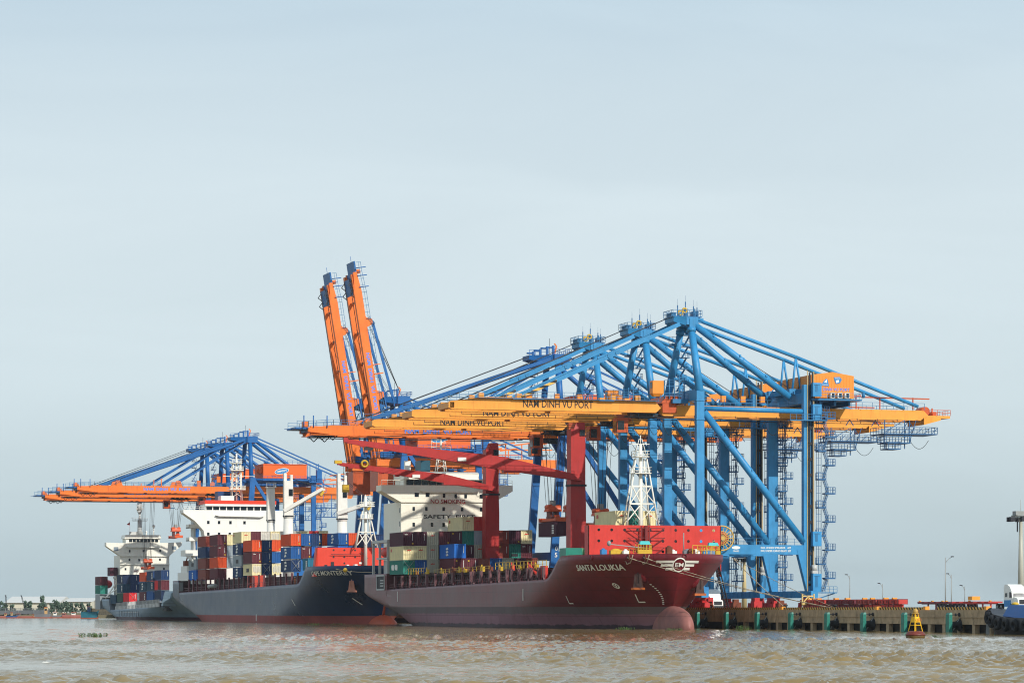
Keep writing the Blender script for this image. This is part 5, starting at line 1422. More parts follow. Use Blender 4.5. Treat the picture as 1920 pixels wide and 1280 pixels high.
def light_crane(m, label, cab_x):
    hf = 9.3; gy = 3.3; Q = 3.45
    R = thing("gantry_crane", label, "crane", (3, m, Q), "light blue gantry cranes on the quay")
    n_, f_ = m - hf, m + hf
    for y in (n_, f_):
        # waterside leg with its tapered foot, landside leg the same
        MB().box(1.65, 3.2, y - .6, y + .6, 15, 44.9).hexa([(2.0, y - .6, 6.9), (3.2, y - .6, 6.9), (3.2, y + .6, 6.9), (2.0, y + .6, 6.9)], [(1.65, y - .6, 15), (4.4, y - .6, 15), (4.4, y + .6, 15), (1.65, y + .6, 15)]).box(1.55, 3.3, y - .7, y + .7, 39.4, 39.6).box(1.55, 3.3, y - .7, y + .7, 43.0, 43.2).build("leg", LB, R)
        MB().box(23.4, 25.3, y - .6, y + .6, 15, 46.5).hexa([(24.1, y - .6, 6.9), (25.3, y - .6, 6.9), (25.3, y + .6, 6.9), (24.1, y + .6, 6.9)], [(22.0, y - .6, 15), (25.3, y - .6, 15), (25.3, y + .6, 15), (22.0, y + .6, 15)]).build("leg", LB, R)
        MB().box(3.2, 23.4, y - .55, y + .55, 14.0, 15.8).hexa([(3.2, y - .5, 12.9), (4.6, y - .5, 14), (4.6, y + .5, 14), (3.2, y + .5, 12.9)], [(3.2, y - .5, 14), (4.61, y - .5, 14.05), (4.61, y + .5, 14.05), (3.2, y + .5, 14)]).build("portal_beam", LB, R)
        MB().handrail([(3.4, y - .5, 15.8), (23.2, y - .5, 15.8)], 1.2, 1.6, .07).build("portal_railing", LBD, R)
        MB().tube((3.2, y, 41.6), (23.5, y, 41.4), .46, n=14).build("tie_tube", LB, R)
        flanged((3.3, y, 41.0), (23.6, y, 16.4), .68).build("brace_tube", LB, R)
        sg = -1 if y < m else 1
        MB().tube((2.5, y, 44.6), (3.0, m + sg * 3.2, 57.0), .78, .66, n=16).tube((2.98, m + sg * 3.3, 56.6), (3.0, m + sg * 3.2, 57.4), .86, n=16).box(2.4, 3.6, m + sg * 3.2 - .6, m + sg * 3.2 + .6, 57.3, 59.2).build("apex_post", LB, R)
        flanged((3.4, m + sg * 3.0, 58.2), (22.4, m + sg * 5.6, 44.2), .68).build("main_strut", LB, R)
        MB().tube((4.2, m + sg * 3.1, 59.0), (24.4, m + sg * 3.2, 52.3), .36, n=12).tube((24.4, m + sg * 3.2, 52.3), (50.0, m + sg * 3.3, 43.2), .36, n=12).box(3.8, 5.4, m + sg * 3.1 - .25, m + sg * 3.1 + .25, 58.4, 59.3).build("backstay", LB, R)
        MB().tube((24.4, m + sg * 3.2, 52.3), (23.6, m + sg * 3.2, 45.0), .22, n=8).tube((24.4, m + sg * 3.2, 52.3), (25.6, m + sg * 3.2, 45.0), .22, n=8).build("stay_post", LB, R)
        MB().beam((2.2, m + sg * 3.1, 58.8), (-13.6, m + sg * 3.2, 51.6), .3, .75).beam((-13.2, m + sg * 3.2, 51.7), (-31.6, m + sg * 3.3, 43.4), .3, .75).tube((-13.4, m + sg * 3.2 - .3, 51.65), (-13.4, m + sg * 3.2 + .3, 51.65), .55, n=12).tube((-12.0, m + sg * 3.2 - .25, 52.3), (-12.0, m + sg * 3.2 + .25, 52.3), .42, n=12).build("forestay", LB, R)
        # boom and land girder
        g = MB()
        prof_ = [(-45.1, 41.1), (-45.1, 42.5), (-37.9, 43.4), (-4.6, 43.2), (-3.4, 41.9), (-4.2, 41.15)]
        g.prism(prof_, 'y', m + sg * gy - .5, m + sg * gy + .5).box(-44.9, -4.4, m + sg * gy - .75, m + sg * gy + .75, 40.96, 41.12)
        for x in (-39.0, -31.6, -13, -8): g.box(x - .5, x + .5, m + sg * gy - .52, m + sg * gy + .52, 43.1, 44.1)
        bm = g.build("boom_girder", YO, R)
        if sg < 0: write(MB(), "NAM DINH VU PORT", -30.9, -17.0, 41.55, 42.95, m - gy - .52).build("lettering", TXT_BLACK, R, bm)
        MB().prism([(-3.2, 40.6), (-3.2, 42.4), (.5, 42.5), (51, 42.4), (52, 41.4), (50.5, 40.6)], 'y', m + sg * gy - .5, m + sg * gy + .5).box(-3, 50.4, m + sg * gy - .72, m + sg * gy + .72, 40.42, 40.6).build("land_girder", YO, R)
        festoon(R, m + sg * (gy + .9), -43, 50, 40.1)
    MB().box(-45.4, -44.3, m - gy - .5, m + gy + .5, 41.2, 42.3).box(-24, -23.4, m - gy, m + gy, 41.3, 42.2).build("boom_end_beam", YO, R)
    for y in (m - gy - .9, m + gy + .9):
        b = MB().box(-45, -4, y - .35, y + .35, 43.15, 43.23).handrail([(-45.2, y, 42.9), (-38, y, 43.2), (-4, y, 43.2)], 1.25, 1.9, .07)
        b.box(-33, -27, y - .3, y + .3, 43.0, 43.2).box(-16, -13, y - .3, y + .3, 43.0, 43.2)
        b.build("boom_walkway", LBD, R)
        MB().handrail([(5, y, 42.5), (51, y, 42.5)], 1.25, 2.2, .07).build("girder_walkway", LBD, R)
    dz_ = MB()
    for x in (-24.5, -20, -12, -8.5, 6, 9, 13, 17): dz_.box(x, x + .9, m - gy - .3, m - gy + .4, 43.3, 44.2 + .3 * ((int(x)) % 2))
    dz_.box(-30.6, -28.9, m - gy, m - gy + .8, 43.3, 44.1).build("boom_equipment", HOUSEO, R)
    hb = MB().beam((-31.2, m - gy - .45, 43.5), (-24.2, m - gy - .45, 46.7), .25, .5)
    hb.build("hazard_bar", HAZ, R)
    # cross members between near and far frames
    MB().box(1.8, 3.1, n_ + .6, f_ - .6, 43.2, 45.3).box(23.5, 25.2, n_ + .6, f_ - .6, 43.0, 45.0).box(22.4, 25.2, m - 5, m + 5, 45.0, 46.0).box(2.0, 3.0, n_ + .6, f_ - .6, 14.1, 15.6).build("cross_beam", LB, R)
    MB().box(1.75, 3.15, m - hf - 3, m + hf + 3, 5.75, 7.0).build("sill_beam", LB, R)
    s_ = MB().box(23.95, 25.35, m - hf - 3, m + hf + 3, 5.75, 7.0)
    for y in np.arange(m - hf - 2, m + hf + 3, 2.3): s_.box(23.9, 25.4, y, y + .12, 5.7, 7.05)
    s_.build("sill_beam", LB, R)
    bogies(R, m, hf, (2.45, 24.65))
    # apex
    MB().box(1.8, 4.2, m - 3.7, m + 3.7, 58.0, 59.4).hexa([(-.4, m - 2.6, 58.6), (1.6, m - 4, 57.8), (1.6, m + 4, 57.8), (-.4, m + 2.6, 58.6)], [(-.4, m - 2.6, 59.6), (1.6, m - 4, 59.5), (1.6, m + 4, 59.5), (-.4, m + 2.6, 59.6)]).build("apex_beam", LB, R)
    a = MB().box(-.6, 5.3, m - 2.8, m + 2.8, 59.5, 59.65).handrail([(-.6, m - 2.8, 59.65), (5.3, m - 2.8, 59.65), (5.3, m + 2.8, 59.65), (-.6, m + 2.8, 59.65), (-.6, m - 2.8, 59.65)], 1.2, .9, .08)
    a.box(-.5, .3, m - 2, m + 1.4, 59.65, 60.4).box(4.4, 5.1, m - 1, m + 1.5, 59.65, 60.9).box(2.9, 3.6, m + .4, m + 1.2, 59.65, 61.4).box(3.9, 4.2, m - 2, m - 1.6, 59.65, 61.2).beam((.6, m - 2, 59.7), (2.4, m - 1, 61.2), .15, .15)
    a.build("apex_platform", LBD, R)
    a = MB()
    for x, y, z in ((.6, m - 2, 61.8), (2.9, m, 62.7), (4.9, m + 1, 62.0), (4.4, m - 2.4, 61.4)): a.tube((x, y, 59.7), (x, y, z), .1, n=6).tube((x, y, z), (x, y, z + 1.2), .02, n=4)
    a.build("antenna", STB, R)
    for x, z in ((1.3, 60.35), (2.2, 60.85)):
        MB().ring((x, m - 1.6, z), .42, .17, 'y', 18, 6).ring((x + .2, m - .9, z + .1), .42, .15, 'y', 18, 6).build("sheave", YEL, R)
    r = MB()
    for dy in (-.9, -.3, .5, 1.1): r.tube((.4, m + dy, 59.9), (-37, m + dy * 2.4, 43.9), .04, n=4)
    r.tube((4, m - 2, 58), (26, m - 1, 45), .04, n=4).tube((4, m - 1, 58), (27, m, 45), .04, n=4)
    r.build("hoist_rope", WIRE, R)
    # upper ladder tower along the far apex post
    b = MB()
    for k in range(6):
        z = 46 + k * 2.1; x = 3.9; y = lerp(f_, m + 3.2, (z - 45) / 13) - .4
        b.box(x - .2, x + 1.6, y - .7, y + .7, z, z + .1).handrail([(x - .2, y - .7, z), (x + 1.6, y - .7, z), (x + 1.6, y + .7, z)], 1.1, .8, .06)
        b.beam((x + .2, y - .3, z), (x + 1.3, y - .6, z + 2.1), .08, .18).beam((x + .2, y + .3, z), (x + 1.3, y, z + 2.1), .08, .18)
    b.box(1.2, 2.2, m + 3.0, m + 4.6, 54.5, 54.9).handrail([(.6, m + 3, 54.9), (2.2, m + 3, 54.9)], 1.3, .8, .08)
    b.build("apex_ladder", LBD, R)
    # equipment round the boom hinge
    MB().box(-5.6, -3.4, m - 5.4, m - 3.6, 44.6, 47.0).hexa([(-5.2, m - 5, 44), (-3.8, m - 5, 44), (-3.8, m - 4, 44), (-5.2, m - 4, 44)], [(-5.6, m - 5.4, 44.6), (-3.4, m - 5.4, 44.6), (-3.4, m - 3.6, 44.6), (-5.6, m - 3.6, 44.6)]).build("latch_cabin", HOUSEO, R)
    MB().box(-5.65, -5.58, m - 5.1, m - 3.9, 45.6, 46.7).build("latch_window", GLASS, R)
    h = MB().box(-1.5, 1.6, m - 5.2, m + 5.2, 42.8, 43.6).handrail([(-4, m - 5.2, 43.6), (1.6, m - 5.2, 43.6)], 1.1, 1, .07)
    for x in (-3.0, -2.0, -1.0, 0, 1.0): h.tube((x, m - 4.6, 43.6), (x, m - 4.6, 48.0 - abs(x) * .3), .12, n=6).beam((x, m - 4.6, 46), (x + 1, m - 4.6, 46.1), .08, .08)
    h.handrail([(-3, m - 4.8, 46.2), (1.8, m - 4.8, 46.4)], 1.0, 1, .07)
    h.build("hinge_platform", LBD, R)
    MB().box(-3.2, -.4, m - 4.2, m - 3.9, 41.0, 43.3).hexa([(-3.6, m - 4.3, 42.8), (1.2, m - 4.3, 42.8), (1.2, m + 4.3, 42.8), (-3.6, m + 4.3, 42.8)], [(-2.6, m - 4.3, 44.2), (.2, m - 4.3, 44.2), (.2, m + 4.3, 44.2), (-2.6, m + 4.3, 44.2)]).build("hinge_bracket", ORD, R)
    # machinery house at the land side
    H = MB().prism([(25.3, 44.1), (25.3, 48.5), (29.7, 49.1), (34.1, 48.4), (34.1, 44.1)], 'y', m - 9.0, m + 8.4)
    for x in np.arange(25.8, 34, .62): H.box(x, x + .06, m - 9.03, m - 9.0, 44.15, 48.3)
    mh = H.build("machinery_house", HOUSEO, R)
    write(MB(), "NAM DINH VU PORT", 25.7, 33.2, 45.45, 46.05, m - 9.06).build("lettering", TXT_BLUE, R, mh)
    e = MB().prism([(27.3, 46.45), (28.9, 46.35), (28.8, 47.0), (28.6, 47.7), (28.3, 47.8), (27.8, 47.3)], 'y', m - 9.07, m - 9.0).prism([(29.9, 48.1), (31.1, 48.2), (31.6, 47.7), (31.2, 47.0), (30.4, 46.8), (30.1, 47.4)], 'y', m - 9.07, m - 9.0)
    e.build("emblem", EMB_BLUE, R, mh)
    e = MB().prism([(27.9, 47.1), (28.5, 47.0), (28.45, 47.7)], 'y', m - 9.1, m - 9.07).prism([(30.4, 47.0), (31.0, 47.2), (30.9, 47.6), (30.35, 47.5)], 'y', m - 9.1, m - 9.07).box(27.5, 28.7, m - 9.1, m - 9.07, 46.6, 46.68).box(30.1, 31.2, m - 9.1, m - 9.07, 47.85, 47.93)
    e.build("emblem_detail", TXT_WHITE, R, mh)
    MB().tube((25.2, m - 2, 46.9), (25.0, m - 2, 46.9), .9, n=18).build("side_vent", HOUSEO, R, mh)
    p = MB().box(24.8, 35.2, m - 10.4, m + 9, 43.55, 43.85).handrail([(26.6, m - 10.4, 43.85), (35.2, m - 10.4, 43.85), (35.2, m + 8, 43.85)], 1.1, 1.4, .07).tube((35.6, m - 10.3, 44.2), (35.6, m - 10.1, 45.1), .3)
    for x in (27, 30, 33): p.box(x, x + .4, m - 9, m + 8, 42.6, 43.55)
    p.build("house_platform", LBD, R)
    for x in (29.0, 30.5, 32.0):
        ac = MB().box(x, x + .9, m - 9.75, m - 9.05, 44.0, 45.1).build("air_conditioner", TXT_WHITE, R)
        MB().box(x + .22, x + .82, m - 9.78, m - 9.75, 44.1, 45.0).build("grille", DARK, R, ac)
    # lift mast and cars at the near landside leg
    b = MB().box(24.05, 24.2, n_ - .75, n_ - .6, 7, 49.2).box(25.3, 25.5, n_ - .7, n_ - .5, 7, 49)
    b.build("lift_rail", TAN, R)
    b = MB()
    for z in np.arange(8, 44, 3.0): b.box(24.35, 25.2, n_ - .85, n_ - .62, z, z + .5)
    b.box(24.4, 24.6, n_ - 1.0, n_ - .6, 9, 48.8).box(25.0, 25.2, n_ - 1.0, n_ - .6, 9, 48.8)
    b.build("lift_mast", DARK, R)
    for z, h in ((6.9, 3.4), (15.6, 2.8), (39.8, 2.9), (44.2, 2.6)):
        c = MB().box(24.75, 26.5, n_ - 2.0, n_ - .7, z, z + h).build("lift_landing", LB, R)
        MB().box(25.2, 25.7, n_ - 2.04, n_ - 2.0, z + .9, z + h - .4).box(25.0, 26.1, n_ - 2.04, n_ - 2.0, z + h - .5, z + h - .35).build("door", LBD, R, c)
    MB().tube((25.4, n_ - 1.0, 10.9), (25.4, n_ - 1.0, 12.0), .55, n=14).box(24.8, 26, n_ - 1.6, n_ - .6, 10.4, 10.9).build("lift_drum", GREYP, R)
    MB().box(22.5, 27.6, n_ - 2.2, n_ - .7, 39.5, 39.7).handrail([(20, n_ - 2.2, 39.7), (27.6, n_ - 2.2, 39.7)], 1.1, 1.2, .07).box(20, 22.5, n_ - 2.2, n_ - .7, 39.5, 39.7).box(24.6, 29.6, n_ - 2.2, n_ - .7, 6.6, 6.8).handrail([(26.5, n_ - 2.2, 6.8), (29.6, n_ - 2.2, 6.8)], 1.1, .8, .07).beam((24.8, n_ - 1.4, 5.2), (29.4, n_ - 1.4, 6.6), .2, .2).build("landing_platform", LBD, R)
    stairs(R, STB, 26.6, 29.1, n_ - .6, 6.9, 40.2, 5.4)
    stairs(R, STB, 26.6, 28.6, n_ + 1.2, 40.2, 44, 2.6)
    stairs(R, STB, 25.8, 27.6, f_ - 1.0, 6.9, 40.0, 5.0)
    # tail
    t = MB().box(50.5, 57.0, m - 3, m + 3, 41.0, 41.5).hexa([(51, m - 4, 39.6), (55, m - 3, 40.6), (55, m + 3, 40.6), (51, m + 4, 39.6)], [(51, m - 4, 41.0), (55, m - 3, 41.0), (55, m + 3, 41.0), (51, m + 4, 41.0)])
    t.build("tail_platform", YO, R)
    MB().tube((52.4, m - 1.6, 42.4), (52.4, m + 1.6, 42.4), .9, n=18).box(54, 55, m - 1, m + 1, 41.5, 42.4).tube((53.6, m - 2, 41.5), (53.6, m - 2, 43.0), .15).build("tail_winch", ORD, R)
    t = MB().handrail([(50, m - 3.2, 41.5), (57, m - 3.2, 41.5), (57, m + 3.2, 41.5)], 1.1, 1.3, .07)
    for x in (37.5, 42.5, 49.5): t.beam((x, m - 2, 42.6), (x, m - 2, 45.0), .2, .2)
    t.beam((35, m - 2, 44.7), (38.5, m - 2, 45.2), .22, .3).beam((38.5, m - 2, 44.9), (53, m - 2, 44.8), .2, .25)
    t.build("tail_gantry", ORD, R)
    # hanging service platforms under the backreach
    b = MB()
    for (xa, xb, za, zb, y0, y1) in ((42.2, 53.4, 37.6, 39.0, m - 5, m + 2), (42.4, 47.5, 35.8, 36.2, m - 5.5, m - 1), (42.6, 45.2, 34.6, 34.9, m - 6, m - 2)):
        b.box(xa, xb, y0, y1, za, za + .2).handrail([(xa, y0, za + .2), (xb, y0, za + .2), (xb, y1, za + .2), (xa, y1, za + .2), (xa, y0, za + .2)], 1.25, 1.3, .09)
    for x in np.arange(42.4, 53.4, 1.6): b.beam((x, m - 5, 37.7), (x + 1.4, m - 5, 38.9), .1, .1)
    for x in (42.4, 46.6, 47.6): b.beam((x, m - 4.6, 34.8 if x < 47 else 36), (x, m - 4.6, 40.4), .16, .16)
    b.beam((42.4, m - 4.6, 38), (46.6, m - 4.6, 40.4), .12, .12).beam((47.6, m - 4.6, 36), (49, m - 4.6, 40.4), .14, .14)
    for x in (35.6, 41, 48): b.beam((x, m - 3.3, 40.4), (x - .8, m - 3.3, 39.2), .14, .14).beam((x, m - 3.3, 40.4), (x + .8, m - 3.3, 39.2), .14, .14)
    b.build("service_platform", STB, R)
    loops(MB(), 47.5, 51.5, m - 5, 36.5, 1.7, 1).build("cable_loop", WIRE, R)
    loops(MB(), 3, 21, m - 4.4, 39.6, 2.6, 5).build("festoon_cable", WIRE, R)
    trolley(R, cab_x + 3.4, m, 40.4, ORD)
    return R
C1 = light_crane(55.7, "nearest light blue quay crane with yellow boom reaching over the red ship's bow", -11.4)
C2 = copy_tree(C1); C2.location = (3, 83.1, 3.45); C2['label'] = "light blue crane, second nearest, between the cable reel crane and the third one"
C3 = copy_tree(C1); C3.location = (3, 115.5, 3.45); C3['label'] = "light blue crane, third nearest, farthest of the three yellow boomed ones"
for c, dx in ((C2, 3.4), (C3, 1.3)):
    for ch in c.children:
        if ch.name.startswith("trolley") and not ch.name.startswith("trolley_rail"): ch.location.x += dx
# writing and cable reel on the nearest crane only
n_ = 55.7 - 9.3
lm = MB()
write(lm, "SWL UNDER SPREADER   40T", 14.6, 20.8, 15.08, 15.45, n_ - .57); write(lm, "SWL UNDER CARGO BEAM  50T", 14.6, 20.8, 14.48, 14.85, n_ - .57)
ellipse(lm, 9.6, 15.25, .85, .3, n_ - .57); write(lm, "CRANES", 9.0, 10.2, 14.45, 14.75, n_ - .57)
lm.build("portal_lettering", TXT_WHITE, C1)
rl = MB()
for k in range(18):
    a = 2 * math.pi * k / 18; rl.beam((6.4 + .5 * math.cos(a), n_ - 1.6, 17 + .5 * math.sin(a)), (6.4 + 2.2 * math.cos(a), n_ - 1.6, 17 + 2.2 * math.sin(a)), .07, .12)
rl.ring((6.4, n_ - 1.6, 17), 2.3, .14, 'y', 32, 6).ring((6.4, n_ - 1.6, 17), 1.3, .07, 'y', 28, 6)
ro = rl.tube((6.4, n_ - 1.9, 17), (6.4, n_ - .6, 17), .42, n=14).build("cable_reel", paint("reel_yellow", (206, 168, 86), var=.15), C1)
MB().ring((6.4, n_ - 1.3, 17), .95, .3, 'y', 28, 8).build("wound_cable", ORD, C1, ro)

def dark_crane(m, label, up=False, cab_x=-14, legtxt=None, logo=True):
    hf = 9.0; gy = 4.0
    R = thing("gantry_crane", label, "crane", (2.5, m, 3.45), "deep blue gantry cranes on the quay")
    n_, f_ = m - hf, m + hf
    for y in (n_, f_):
        sg = -1 if y < m else 1
        MB().hexa([(1.0, y - .55, 6.9), (2.6, y - .55, 6.9), (2.6, y + .55, 6.9), (1.0, y + .55, 6.9)], [(3.9, y - .55, 46), (5.6, y - .55, 46), (5.6, y + .55, 46), (3.9, y + .55, 46)]).build("leg", DB, R)
        MB().hexa([(24.3, y - .55, 6.9), (25.9, y - .55, 6.9), (25.9, y + .55, 6.9), (24.3, y + .55, 6.9)], [(24.0, y - .55, 47), (25.5, y - .55, 47), (25.5, y + .55, 47), (24.0, y + .55, 47)]).build("leg", DB, R)
        MB().box(2.9, 24.3, y - .5, y + .5, 14.4, 16.2).build("portal_beam", DB, R)
        MB().tube((5.6, y, 45.4), (24.0, y, 45.3), .45, n=12).build("tie_tube", DB, R)
        MB().beam((5.0, y, 45.4), (24.2, y, 15.6), 1.0, 1.0).build("brace_beam", DB, R)
        MB().tube((4.7, m + sg * 7.0, 45.8), (4.8, m + sg * 4.2, 57.8), .7, n=14).build("apex_post", DB, R)
        MB().tube((6.4, m + sg * 4.0, 58.4), (23.4, m + sg * 7.0, 45.8), .58, n=14).build("main_strut", DB, R)
        MB().beam((7, m + sg * 4.0, 59.2), (44, m + sg * 4.0, 43.6), .35, .42).build("backstay", DB, R)
        MB().prism([(-1.6, 41.2), (-1.6, 43.3), (0, 43.4), (48, 43.4), (48.6, 42.4), (48, 41.2)], 'y', m + sg * gy - .5, m + sg * gy + .5).build("land_girder", OR, R)
        festoon(R, m + sg * (gy + .8), -2, 46, 40.7)
        MB().handrail([(6, m + sg * (gy + .9), 43.4), (48, m + sg * (gy + .9), 43.4)], 1.2, 2.2, .08).build("girder_walkway", DB, R)
    MB().box(4.0, 5.5, n_ + .5, f_ - .5, 43.8, 46.0).box(24.1, 25.4, n_ + .5, f_ - .5, 43.8, 46.0).box(1.6, 2.6, n_ + .5, f_ - .5, 14.5, 16).build("cross_beam", DB, R)
    MB().box(1.1, 2.5, m - hf - 3, m + hf + 3, 5.7, 6.95).build("sill_beam", DB, R)
    MB().box(24.4, 25.8, m - hf - 3, m + hf + 3, 5.7, 6.95).build("sill_beam", DB, R)
    bogies(R, m, hf, (1.8, 25.1))
    ap = MB().box(3.8, 7.2, m - 5.0, m + 5.0, 57.6, 59.7).hexa([(-1.3, m - 2.6, 58.5), (3.8, m - 4.6, 57.6), (3.8, m + 4.6, 57.6), (-1.3, m + 2.6, 58.5)], [(-1.3, m - 2.6, 59.5), (3.8, m - 4.6, 59.5), (3.8, m + 4.6, 59.5), (-1.3, m + 2.6, 59.5)])
    ap.build("apex_beam", DB, R)
    a = MB().handrail([(-1.4, m - 3, 59.5), (7.6, m - 5.2, 59.7), (7.6, m + 5, 59.7)], 1.1, 1.4, .09)
    for x, z in ((-.2, 60.4), (1.4, 61.0), (3.0, 61.6), (4.4, 61.8)): a.box(x, x + .5, m - 1.5, m - 1, 59.5, z).tube((x - .9, m, z - .3), (x + .6, m, z - .3), .18, n=8)
    a.build("apex_platform", DB, R)
    MB().beam((5.2, m, 59.7), (5.8, m, 61.8), .3, .3).beam((5.8, m, 61.8), (5.3, m, 62.4), .25, .25).build("apex_davit", OR, R)
    MB().tube((4.2, m, 60), (4.2, m, 63.5), .05, n=5).build("antenna", DARK, R)
    # boom, built level and swung about its hinge when raised
    hx, hz, ang = -.4, 41.4, math.radians(81.0)
    def sw(p):
        if not up: return p
        d, h = hx - p[0], p[2] - hz
        return (hx - d * math.cos(ang) + h * math.sin(ang), p[1], hz + d * math.sin(ang) + h * math.cos(ang))
    for sg in (-1, 1):
        g = MB().prism([(-51.5, 41.7), (-51.5, 42.6), (-46.2, 43.2), (-2.4, 43.2), (-1.8, 42.2), (-2.4, 41.2), (-46.2, 41.2)], 'y', m + sg * gy - .5, m + sg * gy + .5)
        for x in (-38.2, -18.8): g.prism([(x - 1.2, 43.2), (x - .6, 44.9), (x + .7, 44.9), (x + 1.4, 43.2)], 'y', m + sg * gy - .4, m + sg * gy + .4)
        g.box(-51, -2, m + sg * gy - .75, m + sg * gy + .75, 41.02, 41.18).box(-51, -2, m + sg * (gy - .5) - .1 * sg - .05, m + sg * (gy - .5) - .1 * sg + .05, 41.2, 43.0)
        bm = g.xf(sw).build("boom_girder", OR, R)
        if sg < 0:
            write(MB(), "NAM  DINH  VU  PORT", -30.1, -14.9, 41.7, 42.7, m - gy - .53, .07).xf(sw).build("lettering", TXT_BLUE, R, bm)
        MB().tube((-50, m + sg * (gy - .9), 40.7), (-3, m + sg * (gy - .9), 40.7), .1, n=5).xf(sw).build("trolley_rail", DARK, R)
        MB().handrail([(-54, m + sg * (gy + .6), 42.8), (-51.5, m + sg * (gy + .6), 42.8), (-46, m + sg * (gy + .6), 43.2), (-39, m + sg * (gy + .6), 43.2), (-37.6, m + sg * (gy + .6), 44.2), (-36, m + sg * (gy + .6), 43.2), (-3, m + sg * (gy + .6), 43.2)], 1.2, 2, .09).xf(sw).build("boom_walkway", LBD if not up else LBD, R)
    e = MB().box(-54.4, -51.3, m - gy, m + gy, 42.3, 42.7).hexa([(-51.4, m - gy, 41.8), (-50, m - gy, 41.8), (-50, m + gy, 41.8), (-51.4, m + gy, 41.8)], [(-51.4, m - gy, 42.5), (-50, m - gy, 42.5), (-50, m + gy, 42.5), (-51.4, m + gy, 42.5)])
    for x in (-52.5, -50.4, -47.4): e.tube((x, m - gy - .6, 42.6), (x, m - gy - .6, 45.2), .13, n=6)
    e.tube((-56, m - 1, 42.4), (-54, m - 1, 42.4), .06, n=5).box(-50, -45.6, m - gy + .6, m + gy - .6, 40.9, 41.15)
    e.xf(sw).build("boom_tip_frame", DB, R)
    e = MB().box(-52.2, -51.2, m - 3, m - 1, 42.7, 44).box(-51, -50.2, m + 1, m + 2.5, 42.6, 43.8).box(-24.5, -24.2, m - gy - .7, m - gy - .3, 43.2, 45.6).box(-26.9, -26.7, m - gy - .7, m - gy - .3, 43.2, 45.2)
    for x in (-44, -36, -28, -20, -12): e.box(x, x + .5, m - gy + .5, m + gy - .5, 41.6, 42.4)
    e.xf(sw).build("boom_cross_beam", OR, R)
    e = MB()
    for x in (-48.4, -46.0):
        for yy in (m - gy, m + gy): e.beam((x - 1.1, yy, 41.1), (x, yy, 40.0), .18, .18).beam((x + 1.1, yy, 41.1), (x, yy, 40.0), .18, .18)
    e.xf(sw).build("boom_stop", DARK, R)
    ro = MB()
    for sg in (-1, 1):
        if not up:
            for k, (x, w_) in enumerate(((-38.2, .75), (-18.8, .45))):
                MB().beam((4.4, m + sg * 4.2, 59.0 - k * .6), (x + .4, m + sg * gy, 44.5), .3, w_).build("forestay", DB, R)
            MB().beam((4.4, m + sg * 3.2, 58.6), (-37.8, m + sg * (gy - .8), 44.3), .28, .55).build("forestay", DB, R)
        else:
            A_ = sw((-38.2, m, 44.9)); B_ = sw((-18.8, m, 44.9)); Cc = (4.4, m, 58.8)
            MB().beam((A_[0], m + sg * gy, A_[2]), (B_[0] + 2.6, m + sg * gy, B_[2] - 1), .3, .7).beam((B_[0] + 2.6, m + sg * gy, B_[2] - 1), (5.0, m + sg * gy, 45.5), .3, .7).beam((B_[0] + .2, m + sg * (gy - .5), B_[2]), (3.4, m + sg * gy, 44.6), .3, .7).build("forestay", DB, R)
    for dy in (-2.4, -1.2, 1.2, 2.4):
        if up:
            A_ = sw((-40, m, 44.6)); ro.tube((A_[0], m + dy, A_[2]), (6.2 + dy * .3, m + dy, 59.8), .06, n=4)
            A_ = sw((-27, m, 44.0)); ro.tube((A_[0], m + dy, A_[2]), (3.2, m + dy, 59.8), .04, n=4)
        else: ro.tube((0, m + dy, 59.6), (-40, m + dy * 1.4, 44.4), .05, n=4)
    ro.build("hoist_rope", WIRE, R)
    # machinery house
    H = MB().box(8.3, 22.7, m - 8.6, m + 5.4, 45.9, 50.4).box(8.1, 22.9, m - 8.8, m + 5.6, 50.4, 50.6)
    mh = H.build("machinery_house", HOUSED, R)
    MB().tube((8.1, m - 4, 48.6), (7.0, m - 4, 48.2), .9, .5).box(7.6, 8.3, m - 7, m - 1, 47.6, 49.8).build("intake_hood", HOUSED, R, mh)
    ov = MB(); ellipse(ov, 14.4, 48.3, 2.35, .95, m - 8.63, 32, .16); ov.build("emblem_rim", TXT_WHITE, R, mh)
    ov = MB(); ellipse(ov, 14.4, 48.3, 2.2, .82, m - 8.66, 32, .16); ov.build("emblem_field", EMB_BLUE, R, mh)
    write(MB(), "GEMADEPT", 12.7, 16.1, 48.05, 48.65, m - 8.69).xf(lambda p: (p[0], p[1], p[2] + (p[0] - 14.4) * .16)).build("emblem_lettering", TXT_WHITE, R, mh)
    write(MB(), "NAM DINH VU PORT", 11.0, 17.5, 46.6, 46.95, m - 8.65).build("lettering", paint("maroon_lettering", (120, 60, 60)), R, mh)
    MB().handrail([(8.3, m - 8.6, 50.6), (22.7, m - 8.6, 50.6), (22.7, m + 5, 50.6)], 1.2, 1.6, .09).tube((9.5, m - 7, 50.6), (9.5, m - 7, 51.6), .6, n=12).build("roof_railing", DB, R, mh)
    MB().box(8, 23.4, m - 9.6, m + 6, 45.2, 45.5).handrail([(8, m - 9.6, 45.5), (23.4, m - 9.6, 45.5)], 1.1, 1.6, .08).build("house_platform", DB, R)
    p = MB()
    for x in (23.6, 26.4): p.beam((x, n_ - .3, 45), (x, n_ - .3, 50.8), .2, .2).beam((x, n_ + 3, 45), (x, n_ + 3, 50.8), .2, .2)
